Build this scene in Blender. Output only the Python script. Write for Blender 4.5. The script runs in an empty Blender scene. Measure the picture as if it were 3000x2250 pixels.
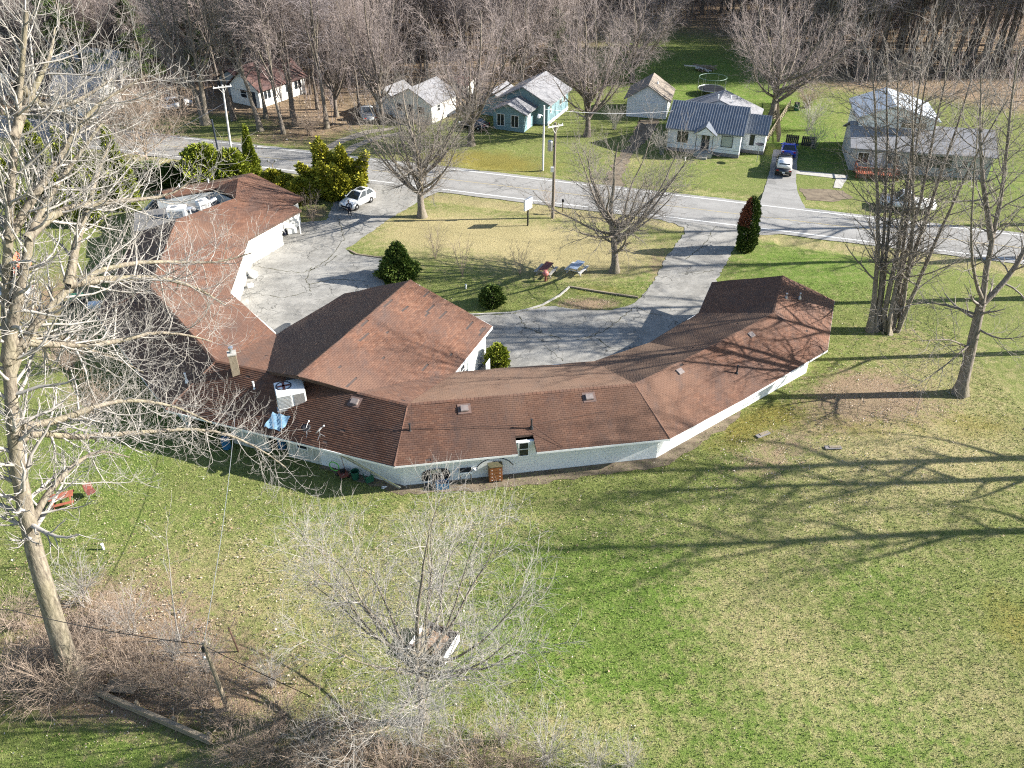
import bpy, bmesh, math, random
import numpy as np
from mathutils import Vector, Matrix, Quaternion

# ------------------------------------------------------------------ camera, sky, sun, exposure
scene = bpy.context.scene
C = scene.collection
cam_d = bpy.data.cameras.new("camera")
cam_d.sensor_width = 36.0
cam_d.lens = 36.0 * 2427.0 / 3000.0
cam_d.clip_start = 0.1
cam_d.clip_end = 2000.0
cam = bpy.data.objects.new("camera", cam_d)
C.objects.link(cam)
cam.location = (0.0, 0.0, 35.0)
cam.rotation_euler = (math.radians(90 - 35), 0, 0)
scene.camera = cam

SUN_EL = math.radians(27.0)
SUN_AZ = math.radians(3.0)          # sun stands over +X, a little behind the scene (+Y)
world = bpy.data.worlds.new("World")
scene.world = world
world.use_nodes = True
wn = world.node_tree.nodes
wl = world.node_tree.links
sky = wn.new("ShaderNodeTexSky")
sky.sky_type = 'NISHITA'
sky.sun_disc = False
sky.sun_elevation = SUN_EL
sky.sun_rotation = math.radians(90) - SUN_AZ
sky.air_density = 1.0
sky.dust_density = 0.6
sky.ozone_density = 1.0
wl.new(sky.outputs[0], wn["Background"].inputs[0])
wn["Background"].inputs[1].default_value = 0.08

sun_d = bpy.data.lights.new("sun", 'SUN')
sun_d.energy = 5.0
sun_d.angle = math.radians(0.5)
sun_d.color = (1.0, 0.955, 0.88)
sun = bpy.data.objects.new("sun", sun_d)
C.objects.link(sun)
sun.location = (60, 40, 60)
ld = Vector((-math.cos(SUN_EL) * math.cos(SUN_AZ), -math.cos(SUN_EL) * math.sin(SUN_AZ), -math.sin(SUN_EL)))
sun.rotation_euler = ld.to_track_quat('-Z', 'Y').to_euler()

scene.view_settings.view_transform = 'Standard'
scene.view_settings.look = 'None'
scene.view_settings.gamma = 1.0
scene.view_settings.use_curve_mapping = False
scene.view_settings.exposure = 1.62
scene.render.engine = 'CYCLES'
scene.cycles.max_bounces = 4
scene.cycles.diffuse_bounces = 2
scene.cycles.glossy_bounces = 2
scene.cycles.transmission_bounces = 2
scene.cycles.use_denoising = False
scene.cycles.pixel_filter_type = 'BLACKMAN_HARRIS'
scene.cycles.filter_width = 1.15
scene.cycles.use_adaptive_sampling = True
scene.cycles.adaptive_threshold = 0.015
scene.cycles.caustics_reflective = False
scene.cycles.caustics_refractive = False

R = math.radians
rng = np.random.default_rng(7)
random.seed(7)

# ------------------------------------------------------------------ material helpers
def new_mat(name):
    m = bpy.data.materials.new(name)
    m.use_nodes = True
    n = m.node_tree.nodes
    return m, n, m.node_tree.links, n["Principled BSDF"]

def coords(n, l, kind='Object', scale=None):
    tc = n.new("ShaderNodeTexCoord")
    out = tc.outputs[kind]
    if scale is not None:
        mp = n.new("ShaderNodeMapping")
        mp.inputs["Scale"].default_value = scale
        l.new(out, mp.inputs[0])
        out = mp.outputs[0]
    return out

def noise(n, l, vec, scale, detail=3.0, rough=0.55, dist=0.0):
    t = n.new("ShaderNodeTexNoise")
    t.inputs["Scale"].default_value = scale
    t.inputs["Detail"].default_value = detail
    t.inputs["Roughness"].default_value = rough
    t.inputs["Distortion"].default_value = dist
    if vec is not None:
        l.new(vec, t.inputs["Vector"])
    return t.outputs["Fac"]

def ramp(n, l, fac, stops):
    r = n.new("ShaderNodeValToRGB")
    e = r.color_ramp.elements
    while len(e) > 1:
        e.remove(e[-1])
    e[0].position = stops[0][0]
    c = stops[0][1]
    e[0].color = (*c, 1) if len(c) == 3 else c
    for p, c in stops[1:]:
        x = e.new(p)
        x.color = (*c, 1) if len(c) == 3 else c
    l.new(fac, r.inputs[0])
    return r.outputs["Color"]

def g(v):
    return (v, v, v)

def mix(n, l, fac, a, b, mode='MIX'):
    m = n.new("ShaderNodeMix")
    m.data_type = 'RGBA'
    m.blend_type = mode
    for sock, val in ((m.inputs[0], fac), (m.inputs[6], a), (m.inputs[7], b)):
        if isinstance(val, bpy.types.NodeSocket):
            l.new(val, sock)
        elif isinstance(val, (int, float)):
            sock.default_value = val
        else:
            sock.default_value = (*val, 1)
    return m.outputs[2]

def mth(n, l, op, a, b=0.0):
    m = n.new("ShaderNodeMath")
    m.operation = op
    m.use_clamp = op in ('MULTIPLY_ADD',)
    for sock, val in ((m.inputs[0], a), (m.inputs[1], b)):
        if isinstance(val, bpy.types.NodeSocket):
            l.new(val, sock)
        else:
            sock.default_value = val
    return m.outputs[0]

def attr(n, name):
    a = n.new("ShaderNodeAttribute")
    a.attribute_name = name
    return a

def bump(n, l, bsdf, h, strength=0.4, dist=0.05):
    b = n.new("ShaderNodeBump")
    b.inputs["Strength"].default_value = strength
    b.inputs["Distance"].default_value = dist
    l.new(h, b.inputs["Height"])
    l.new(b.outputs[0], bsdf.inputs["Normal"])

def simple(name, c1, c2=None, scale=4.0, rough=0.8, bmp=0.0, bscale=None, metal=0.0, spec=0.3, dist=0.02, stretch=None, coat=0.0):
    m, n, l, b = new_mat(name)
    b.inputs["Roughness"].default_value = rough
    b.inputs["Metallic"].default_value = metal
    b.inputs["Specular IOR Level"].default_value = spec
    b.inputs["Coat Weight"].default_value = coat
    if c2 is None:
        c2 = tuple(x * 0.82 for x in c1)
    v = coords(n, l, 'Object', stretch)
    f = noise(n, l, v, scale, 2.0, 0.62)
    col = ramp(n, l, f, [(0.3, c1), (0.7, c2)])
    l.new(col, b.inputs["Base Color"])
    if bmp:
        f2 = noise(n, l, v, bscale or scale * 3, 1.0)
        bump(n, l, b, f2, bmp, dist)
    return m

M = {}
M['white'] = simple('painted_white', (0.78, 0.77, 0.73), (0.66, 0.65, 0.6), 1.3, 0.6, 0.08, 12)
M['block'] = simple('painted_block', (0.76, 0.77, 0.75), (0.64, 0.66, 0.63), 0.9, 0.75, 0.25, 60, dist=0.01)
M['cream'] = simple('weathered_cream_board', (0.62, 0.62, 0.55), (0.38, 0.38, 0.32), 2.2, 0.8, 0.2, 20, stretch=(3, 3, 0.5))
M['trim'] = simple('white_trim', (0.8, 0.8, 0.78), (0.7, 0.7, 0.68), 3, 0.5)
M['fascia'] = simple('brown_fascia', (0.10, 0.06, 0.045), (0.06, 0.04, 0.03), 3, 0.6)
M['wood'] = simple('brown_wood', (0.30, 0.12, 0.045), (0.16, 0.06, 0.025), 6, 0.5, 0.1, 20, stretch=(1, 1, 6))
M['oldwood'] = simple('weathered_wood', (0.30, 0.25, 0.18), (0.16, 0.13, 0.09), 5, 0.9, 0.5, 18, stretch=(4, 4, 0.6))
M['pole'] = simple('pole_wood', (0.25, 0.21, 0.17), (0.13, 0.11, 0.09), 5, 0.9, 0.4, 12, stretch=(5, 5, 0.5))
M['polewhite'] = simple('pale_pole', (0.66, 0.64, 0.60), (0.5, 0.48, 0.45), 5, 0.8, 0.2, 12, stretch=(5, 5, 0.5))
M['darkpost'] = simple('dark_post', (0.03, 0.04, 0.055), None, 5, 0.5)
M['metal'] = simple('galvanised_metal', (0.45, 0.46, 0.47), (0.32, 0.33, 0.34), 8, 0.4, metal=0.7)
M['alu'] = simple('aluminium', (0.62, 0.63, 0.64), (0.5, 0.5, 0.52), 8, 0.35, metal=0.8)
M['darkmetal'] = simple('dark_metal', (0.03, 0.03, 0.032), None, 8, 0.5)
M['black'] = simple('black_plastic', (0.015, 0.015, 0.017), None, 5, 0.5)
M['rubber'] = simple('rubber', (0.02, 0.02, 0.02), None, 5, 0.85)
M['bluebin'] = simple('blue_plastic', (0.03, 0.14, 0.27), None, 5, 0.5)
M['tarp'] = simple('blue_tarp', (0.13, 0.24, 0.34), (0.2, 0.31, 0.40), 5, 0.5, 0.3, 6)
M['red'] = simple('faded_red', (0.22, 0.065, 0.05), (0.14, 0.05, 0.04), 5, 0.6)
M['orange'] = simple('orange_fabric', (0.75, 0.16, 0.07), (0.6, 0.12, 0.06), 3, 0.8)
M['green'] = simple('green_plastic', (0.02, 0.10, 0.06), None, 5, 0.5)
M['lime'] = simple('lime_hose', (0.12, 0.5, 0.06), None, 5, 0.5)
M['concrete'] = simple('concrete', (0.42, 0.40, 0.36), (0.28, 0.27, 0.24), 2.5, 0.9, 0.3, 25)
M['greyroof'] = simple('grey_shingle', (0.24, 0.24, 0.25), (0.17, 0.17, 0.18), 2.5, 0.9, 0.4, 20)
M['tanroof'] = simple('tan_shingle', (0.26, 0.22, 0.18), (0.19, 0.16, 0.13), 2.5, 0.9, 0.4, 20)
M['brownroof'] = simple('brown_shingle', (0.12, 0.065, 0.055), (0.075, 0.05, 0.05), 1.5, 0.9, 0.4, 20)
M['redroof'] = simple('rusty_roof', (0.27, 0.10, 0.07), (0.18, 0.12, 0.10), 1.5, 0.8, 0.2, 20)
M['whiteroof'] = simple('white_sheet_roof', (0.5, 0.54, 0.58), (0.38, 0.42, 0.46), 0.8, 0.45, 0.1, 10)
M['metalroof'] = simple('steel_roof_sheet', (0.20, 0.22, 0.25), (0.15, 0.165, 0.19), 1.2, 0.4, metal=0.35)
M['flatroof'] = simple('flat_roof_felt', (0.16, 0.155, 0.15), (0.09, 0.09, 0.09), 0.7, 0.9, 0.2, 12)
M['teal'] = simple('teal_siding', (0.19, 0.29, 0.32), (0.14, 0.225, 0.25), 2.0, 0.7, 0.15, 9, stretch=(6, 6, 0.3))
M['greysiding'] = simple('grey_siding', (0.36, 0.38, 0.38), (0.26, 0.28, 0.29), 2, 0.7, 0.15, 9, stretch=(0.3, 0.3, 8))
M['deck'] = simple('red_deck', (0.36, 0.11, 0.06), (0.24, 0.08, 0.05), 3, 0.8, 0.2, 15)
M['snow'] = M['trim']
M['flashing'] = simple('rusted_flashing', (0.16, 0.10, 0.08), (0.11, 0.08, 0.07), 4, 0.6)
M['ventbox'] = simple('weathered_vent', (0.26, 0.22, 0.20), (0.17, 0.14, 0.13), 4, 0.5, metal=0.2)
M['foundation'] = simple('foundation', (0.25, 0.23, 0.22), (0.16, 0.15, 0.15), 2, 0.9, 0.3, 12)
M['skin'] = simple('skin', (0.45, 0.27, 0.2), None, 5, 0.5)
M['navy'] = simple('navy_cloth', (0.012, 0.016, 0.035), None, 8, 0.9, 0.2, 20)
M['jeans'] = simple('dark_jeans', (0.012, 0.012, 0.018), None, 8, 0.9, 0.2, 20)
M['shirt'] = simple('pale_shirt', (0.4, 0.45, 0.55), None, 8, 0.9)
M['hair'] = simple('grey_hair', (0.2, 0.18, 0.16), None, 10, 0.8)
M['dirt'] = simple('bare_dirt', (0.20, 0.16, 0.11), (0.11, 0.085, 0.06), 1.5, 0.95, 0.4, 8)

def lap(name, c1, c2, pitch):
    m, n, l, b = new_mat(name)
    b.inputs["Roughness"].default_value = 0.6
    v = coords(n, l)
    col = ramp(n, l, noise(n, l, v, 1.2, 4), [(0.3, c1), (0.7, c2)])
    l.new(col, b.inputs["Base Color"])
    sp = n.new("ShaderNodeSeparateXYZ")
    l.new(v, sp.inputs[0])
    fr = mth(n, l, 'FRACT', mth(n, l, 'DIVIDE', sp.outputs[2], pitch))
    bump(n, l, b, mth(n, l, 'SUBTRACT', 1.0, fr), 1.0, 0.02)
    return m
M['lapwhite'] = lap('white_clapboard', (0.76, 0.77, 0.78), (0.66, 0.67, 0.68), 0.2)

def glass(name, c=(0.02, 0.025, 0.03), rough=0.08):
    m, n, l, b = new_mat(name)
    b.inputs["Base Color"].default_value = (*c, 1)
    b.inputs["Roughness"].default_value = rough
    b.inputs["Specular IOR Level"].default_value = 0.6
    return m
M['glass'] = glass('window_glass')
M['paleglass'] = glass('curtained_glass', (0.35, 0.38, 0.37), 0.15)
M['tanglass'] = glass('brown_glass', (0.12, 0.10, 0.05), 0.2)

def paint(name, c, metal=0.0):
    m, n, l, b = new_mat(name)
    v = coords(n, l)
    col = ramp(n, l, noise(n, l, v, 2.0, 4), [(0.3, c), (0.75, tuple(x * 0.9 for x in c))])
    l.new(col, b.inputs["Base Color"])
    b.inputs["Roughness"].default_value = 0.3
    b.inputs["Metallic"].default_value = metal
    b.inputs["Coat Weight"].default_value = 0.6
    b.inputs["Coat Roughness"].default_value = 0.08
    return m
M['carwhite'] = paint('white_car_paint', (0.8, 0.8, 0.79))
M['carblue'] = paint('blue_car_paint', (0.01, 0.05, 0.42))
M['carsilver'] = paint('silver_car_paint', (0.42, 0.44, 0.46), 0.5)
M['carblack'] = paint('black_car_paint', (0.02, 0.02, 0.022))
M['lamp'] = simple('lamp_glass', (0.6, 0.6, 0.58), None, 4, 0.15)
M['redlamp'] = simple('tail_lamp', (0.35, 0.01, 0.01), None, 4, 0.2)

def rnd_mat(name, cols, rough=0.9, nscale=0.5, namt=0.35, ncol=None, bmp=0.0, bscale=40, trans=0.0, spec=0.2):
    """colour per face from the 'rnd' attribute, plus slow variation in space"""
    m, n, l, b = new_mat(name)
    b.inputs["Roughness"].default_value = rough
    b.inputs["Specular IOR Level"].default_value = spec
    a = attr(n, 'rnd')
    k = len(cols)
    col = ramp(n, l, a.outputs["Fac"], [(i / max(1, k - 1), c) for i, c in enumerate(cols)])
    v = coords(n, l, 'Object')
    f = noise(n, l, v, nscale, 2, 0.6)
    col = mix(n, l, mth(n, l, 'MULTIPLY', ramp(n, l, f, [(0.42, g(0)), (0.66, g(1))]), namt), col, ncol or tuple(x * 0.6 for x in cols[0]))
    l.new(col, b.inputs["Base Color"])
    if bmp:
        bump(n, l, b, noise(n, l, v, bscale, 3), bmp, 0.01)
    return m
M['shingle'] = rnd_mat('brown_asphalt_shingle', [(0.092, 0.047, 0.032), (0.116, 0.056, 0.036), (0.136, 0.069, 0.045), (0.100, 0.055, 0.040), (0.155, 0.082, 0.054)], 0.85, 0.22, 0.7, (0.076, 0.047, 0.038), 0.3, 60)
def weather_shingle(m):
    n = m.node_tree.nodes; l = m.node_tree.links; b = n["Principled BSDF"]
    old = b.inputs["Base Color"].links[0].from_socket
    v = coords(n, l, 'Object', (0.8, 0.8, 0.8))
    fade = ramp(n, l, noise(n, l, v, 0.13, 3, 0.6), [(0.5, g(0)), (0.68, g(0.55))])
    c = mix(n, l, fade, old, (0.170, 0.098, 0.066))
    st = ramp(n, l, noise(n, l, coords(n, l, 'Object', (1.2, 0.35, 0.35)), 0.9, 4, 0.7), [(0.52, g(0)), (0.72, g(0.55))])
    c = mix(n, l, st, c, (0.062, 0.050, 0.048))
    l.new(c, b.inputs["Base Color"])
    b.inputs["Sheen Weight"].default_value = 0.09
    b.inputs["Sheen Roughness"].default_value = 0.4
    b.inputs["Sheen Tint"].default_value = (1.0, 0.72, 0.52, 1)
weather_shingle(M['shingle'])
M['shinglebase'] = simple('roof_felt', (0.075, 0.055, 0.048), (0.05, 0.042, 0.04), 2, 0.9)
M['leaf'] = rnd_mat('fallen_leaf', [(0.44, 0.37, 0.29), (0.27, 0.19, 0.12), (0.58, 0.52, 0.45), (0.20, 0.125, 0.075), (0.36, 0.27, 0.19)], 0.8, 1, 0.1)
M['blade'] = rnd_mat('grass_blade', [(0.125, 0.18, 0.038), (0.185, 0.235, 0.06), (0.26, 0.265, 0.10), (0.085, 0.14, 0.026), (0.22, 0.26, 0.075)], 0.7, 0.25, 0.35, (0.29, 0.265, 0.12))
M['arbor'] = rnd_mat('arborvitae_spray', [(0.09, 0.125, 0.015), (0.16, 0.20, 0.02), (0.23, 0.26, 0.028), (0.31, 0.32, 0.038), (0.12, 0.16, 0.018)], 0.7, 0.8, 0.3, (0.07, 0.095, 0.014))
M['yew'] = rnd_mat('dark_evergreen_spray', [(0.03, 0.06, 0.012), (0.05, 0.085, 0.014), (0.085, 0.125, 0.02), (0.13, 0.17, 0.03), (0.04, 0.07, 0.012)], 0.7, 0.8, 0.3, (0.02, 0.04, 0.01))
M['browned'] = rnd_mat('browned_spray', [(0.20, 0.065, 0.035), (0.28, 0.10, 0.05), (0.15, 0.05, 0.03)], 0.8, 0.8, 0.2)
M['golden'] = rnd_mat('golden_juniper_spray', [(0.17, 0.18, 0.018), (0.27, 0.26, 0.024), (0.36, 0.33, 0.03), (0.12, 0.135, 0.016)], 0.7, 0.8, 0.3, (0.10, 0.115, 0.014))
M['pine'] = rnd_mat('pine_needles', [(0.03, 0.055, 0.018), (0.05, 0.08, 0.022), (0.09, 0.12, 0.03), (0.04, 0.06, 0.02)], 0.8, 0.8, 0.3)

def bark(name, c1, c2, scale=9.0):
    m, n, l, b = new_mat(name)
    b.inputs["Roughness"].default_value = 0.9
    b.inputs["Specular IOR Level"].default_value = 0.2
    v = coords(n, l, 'Object', (1, 1, 0.25))
    f = noise(n, l, v, scale, 3, 0.7)
    big = noise(n, l, v, 0.8, 3)
    col = ramp(n, l, f, [(0.3, c2), (0.62, c1)])
    col = mix(n, l, ramp(n, l, big, [(0.45, g(0)), (0.7, g(0.5))]), col, (c1[0] * 0.75, c1[1] * 0.8, c1[2] * 0.55))
    l.new(col, b.inputs["Base Color"])
    bump(n, l, b, f, 0.8, 0.05)
    return m
M['bark_pale'] = bark('pale_grey_bark', (0.25, 0.215, 0.165), (0.075, 0.062, 0.05), 7.0)
M['bark_grey'] = bark('grey_bark', (0.235, 0.20, 0.17), (0.09, 0.075, 0.06))
M['bark_dark'] = bark('dark_bark', (0.20, 0.165, 0.14), (0.085, 0.07, 0.06))
M['twig_pale'] = simple('pale_twig', (0.38, 0.355, 0.325), (0.25, 0.23, 0.205), 2, 0.85)
M['twig_grey'] = simple('grey_twig', (0.235, 0.21, 0.185), (0.15, 0.13, 0.11), 2, 0.85)
M['twig_wood'] = simple('brown_pink_twig', (0.34, 0.285, 0.265), (0.22, 0.18, 0.165), 0.5, 0.85)
M['twig_brush'] = simple('tan_brush_twig', (0.37, 0.29, 0.225), (0.23, 0.175, 0.135), 1, 0.85)
M['twig_dark'] = simple('dark_twig', (0.35, 0.305, 0.30), (0.23, 0.195, 0.195), 0.6, 0.85)

# ------------------------------------------------------------------ object helpers
OFF = {}
def tag(o, label=None, cat=None, group=None, kind=None):
    if label: o["label"] = label
    if cat: o["category"] = cat
    if group: o["group"] = group
    if kind: o["kind"] = kind
    return o

def thing(name, label, cat, loc=(0, 0, 0), rz=0.0, group=None, world_coords=False):
    o = bpy.data.objects.new(name, None)
    o.empty_display_size = 0.3
    C.objects.link(o)
    o.location = loc
    o.rotation_euler = (0, 0, rz)
    OFF[o.name] = np.array(loc, float) if world_coords else np.zeros(3)
    return tag(o, label, cat, group)

def link_mesh(name, me, m, parent=None, kind=None, label=None):
    o = bpy.data.objects.new(name, me)
    C.objects.link(o)
    if m is not None and not me.materials:
        me.materials.append(m)
    if parent is not None:
        o.parent = parent
        OFF[o.name] = OFF.get(parent.name, np.zeros(3))
    if kind: o["kind"] = kind
    if label: o["label"] = label
    return o

def np_mesh(name, V, F, smooth=False, rnd=None):
    """V (n,3) array, F (m,k) array of k-gons"""
    me = bpy.data.meshes.new(name)
    V = np.asarray(V, np.float32)
    F = np.asarray(F, np.int32)
    k = F.shape[1]
    me.vertices.add(len(V))
    me.vertices.foreach_set("co", V.ravel())
    me.loops.add(F.size)
    me.loops.foreach_set("vertex_index", F.ravel())
    me.polygons.add(len(F))
    me.polygons.foreach_set("loop_start", np.arange(0, F.size, k, dtype=np.int32))
    me.polygons.foreach_set("loop_total", np.full(len(F), k, np.int32))
    if smooth:
        me.polygons.foreach_set("use_smooth", np.ones(len(F), bool))
    me.update(calc_edges=True)
    if rnd is not None:
        a = me.attributes.new("rnd", 'FLOAT', 'FACE')
        a.data.foreach_set("value", np.asarray(rnd, np.float32))
    return me

class MB:
    def __init__(s):
        s.v = []; s.f = []
    def add(s, vs, fs):
        o = len(s.v)
        s.v += [tuple(map(float, p)) for p in vs]
        s.f += [tuple(i + o for i in q) for q in fs]
        return s
    def box(s, c, d, rz=0.0, M4=None):
        hx, hy, hz = d[0] / 2, d[1] / 2, d[2] / 2
        ps = [(-hx, -hy, -hz), (hx, -hy, -hz), (hx, hy, -hz), (-hx, hy, -hz), (-hx, -hy, hz), (hx, -hy, hz), (hx, hy, hz), (-hx, hy, hz)]
        cr, sr = math.cos(rz), math.sin(rz)
        vs = []
        for x, y, z in ps:
            if M4 is not None:
                p = M4 @ Vector((x + c[0], y + c[1], z + c[2])); vs.append(tuple(p))
            else:
                vs.append((c[0] + x * cr - y * sr, c[1] + x * sr + y * cr, c[2] + z))
        return s.add(vs, [(0, 3, 2, 1), (4, 5, 6, 7), (0, 1, 5, 4), (1, 2, 6, 5), (2, 3, 7, 6), (3, 0, 4, 7)])
    def b2(s, x0, x1, y0, y1, z0, z1):
        return s.box(((x0 + x1) / 2, (y0 + y1) / 2, (z0 + z1) / 2), (abs(x1 - x0), abs(y1 - y0), abs(z1 - z0)))
    def beam(s, p0, p1, w, h, up=(0, 0, 1)):
        p0 = Vector(p0); p1 = Vector(p1); d = (p1 - p0)
        L = d.length; d.normalize()
        u = Vector(up)
        if abs(d.dot(u)) > 0.98: u = Vector((1, 0, 0))
        a = d.cross(u).normalized(); b = a.cross(d).normalized()
        vs = []
        for t in (p0, p1):
            for i, j in ((-1, -1), (1, -1), (1, 1), (-1, 1)):
                vs.append(t + a * (i * w / 2) + b * (j * h / 2))
        return s.add(vs, [(0, 1, 2, 3), (7, 6, 5, 4), (0, 4, 5, 1), (1, 5, 6, 2), (2, 6, 7, 3), (3, 7, 4, 0)])
    def prism(s, pts, z0, z1):
        n = len(pts)
        vs = [(x, y, z0) for x, y in pts] + [(x, y, z1) for x, y in pts]
        return s.add(vs, [tuple(range(n - 1, -1, -1)), tuple(range(n, 2 * n))] + [(i, (i + 1) % n, n + (i + 1) % n, n + i) for i in range(n)])
    def extr(s, pts, vec):
        n = len(pts); v = Vector(vec)
        vs = [Vector(p) for p in pts]; vs += [p + v for p in vs]
        return s.add(vs, [tuple(range(n - 1, -1, -1)), tuple(range(n, 2 * n))] + [(i, (i + 1) % n, n + (i + 1) % n, n + i) for i in range(n)])
    def tube(s, pts, r, n=6, caps=True):
        P = [Vector(p) for p in pts]
        k = len(P)
        rr = r if isinstance(r, (list, tuple)) else [r] * k
        vs = []
        for i, p in enumerate(P):
            t = (P[min(i + 1, k - 1)] - P[max(i - 1, 0)]).normalized()
            ref = Vector((0, 0, 1)) if abs(t.z) < 0.9 else Vector((1, 0, 0))
            a = t.cross(ref).normalized(); b = a.cross(t)
            for j in range(n):
                q = 2 * math.pi * j / n
                vs.append(p + (a * math.cos(q) + b * math.sin(q)) * rr[i])
        fs = []
        for i in range(k - 1):
            for j in range(n):
                fs.append((i * n + j, i * n + (j + 1) % n, (i + 1) * n + (j + 1) % n, (i + 1) * n + j))
        if caps:
            fs.append(tuple(range(n - 1, -1, -1))); fs.append(tuple((k - 1) * n + j for j in range(n)))
        return s.add(vs, fs)
    def lathe(s, prof, n=12, c=(0, 0, 0), axis='z'):
        vs = []
        for r, z in prof:
            for j in range(n):
                q = 2 * math.pi * j / n
                x, y = r * math.cos(q), r * math.sin(q)
                if axis == 'z': p = (x, y, z)
                elif axis == 'y': p = (x, z, y)
                else: p = (z, x, y)
                vs.append((p[0] + c[0], p[1] + c[1], p[2] + c[2]))
        fs = []
        for i in range(len(prof) - 1):
            for j in range(n):
                fs.append((i * n + j, i * n + (j + 1) % n, (i + 1) * n + (j + 1) % n, (i + 1) * n + j))
        fs.append(tuple(range(n - 1, -1, -1))); fs.append(tuple((len(prof) - 1) * n + j for j in range(n)))
        return s.add(vs, fs)
    def mesh(s, name, bevel=0.0, smooth=False, off=None):
        me = bpy.data.meshes.new(name)
        V = np.array(s.v, float)
        if off is not None: V = V - off
        me.from_pydata([tuple(p) for p in V], [], s.f)
        if bevel:
            bm = bmesh.new(); bm.from_mesh(me)
            bmesh.ops.bevel(bm, geom=bm.edges[:], offset=bevel, segments=2, affect='EDGES', clamp_overlap=True)
            bm.to_mesh(me); bm.free()
        bm = bmesh.new(); bm.from_mesh(me)
        bmesh.ops.recalc_face_normals(bm, faces=bm.faces[:])
        bm.to_mesh(me); bm.free()
        if smooth:
            me.polygons.foreach_set("use_smooth", np.ones(len(me.polygons), bool))
        me.update()
        return me
    def build(s, name, m, parent=None, bevel=0.0, smooth=False, kind=None, label=None):
        off = OFF.get(parent.name) if parent is not None else None
        me = s.mesh(name, bevel, smooth, off)
        return link_mesh(name, me, M[m] if isinstance(m, str) else m, parent, kind, label)

def copy_thing(o, loc=None, rz=None, label=None, scale=None, group=None):
    c = o.copy(); C.objects.link(c)
    if loc is not None: c.location = loc
    if rz is not None: c.rotation_euler = (0, 0, rz)
    if scale is not None: c.scale = scale if isinstance(scale, (tuple, list)) else (scale, scale, scale)
    if label: c["label"] = label
    if group: c["group"] = group
    for ch in o.children:
        d = ch.copy(); C.objects.link(d); d.parent = c
        for gch in ch.children:
            e = gch.copy(); C.objects.link(e); e.parent = d
    return c

# ------------------------------------------------------------------ ground, road, drives
RD = np.array([0.9535, -0.3013]); RN = np.array([0.3013, 0.9535])   # along and across the road
def road_n(x, y):          # distance across the road: 0 at the near white line
    return (x - 0.0) * RN[0] + (y - 85.13) * RN[1]
def road_s(x, y):
    return x * RD[0] + (y - 85.13) * RD[1]
def road_pt(s_, n_):
    return (s_ * RD[0] + n_ * RN[0], 85.13 + s_ * RD[1] + n_ * RN[1])

def blob(X, Y, cx, cy, rx, ry, rot=0.0):
    c_, s_ = math.cos(rot), math.sin(rot)
    u = ((X - cx) * c_ + (Y - cy) * s_) / rx
    v = (-(X - cx) * s_ + (Y - cy) * c_) / ry
    return np.exp(-(u * u + v * v))

def sstep(a, b, x):
    t = np.clip((x - a) / (b - a), 0, 1)
    return t * t * (3 - 2 * t)

def lawn_far(X, Y):        # mown lawns among the houses across the road
    w = blob(X, Y, 28, 128, 16, 34) + blob(X, Y, 32, 104, 16, 14) + blob(X, Y, 52, 112, 14, 10) + blob(X, Y, 4, 100, 16, 8) + blob(X, Y, 8, 118, 12, 10) + blob(X, Y, -12, 105, 8, 6) + blob(X, Y, 60, 92, 14, 16) + blob(X, Y, -42, 109, 9, 5)
    return np.clip(w * 1.6, 0, 1)

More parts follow.
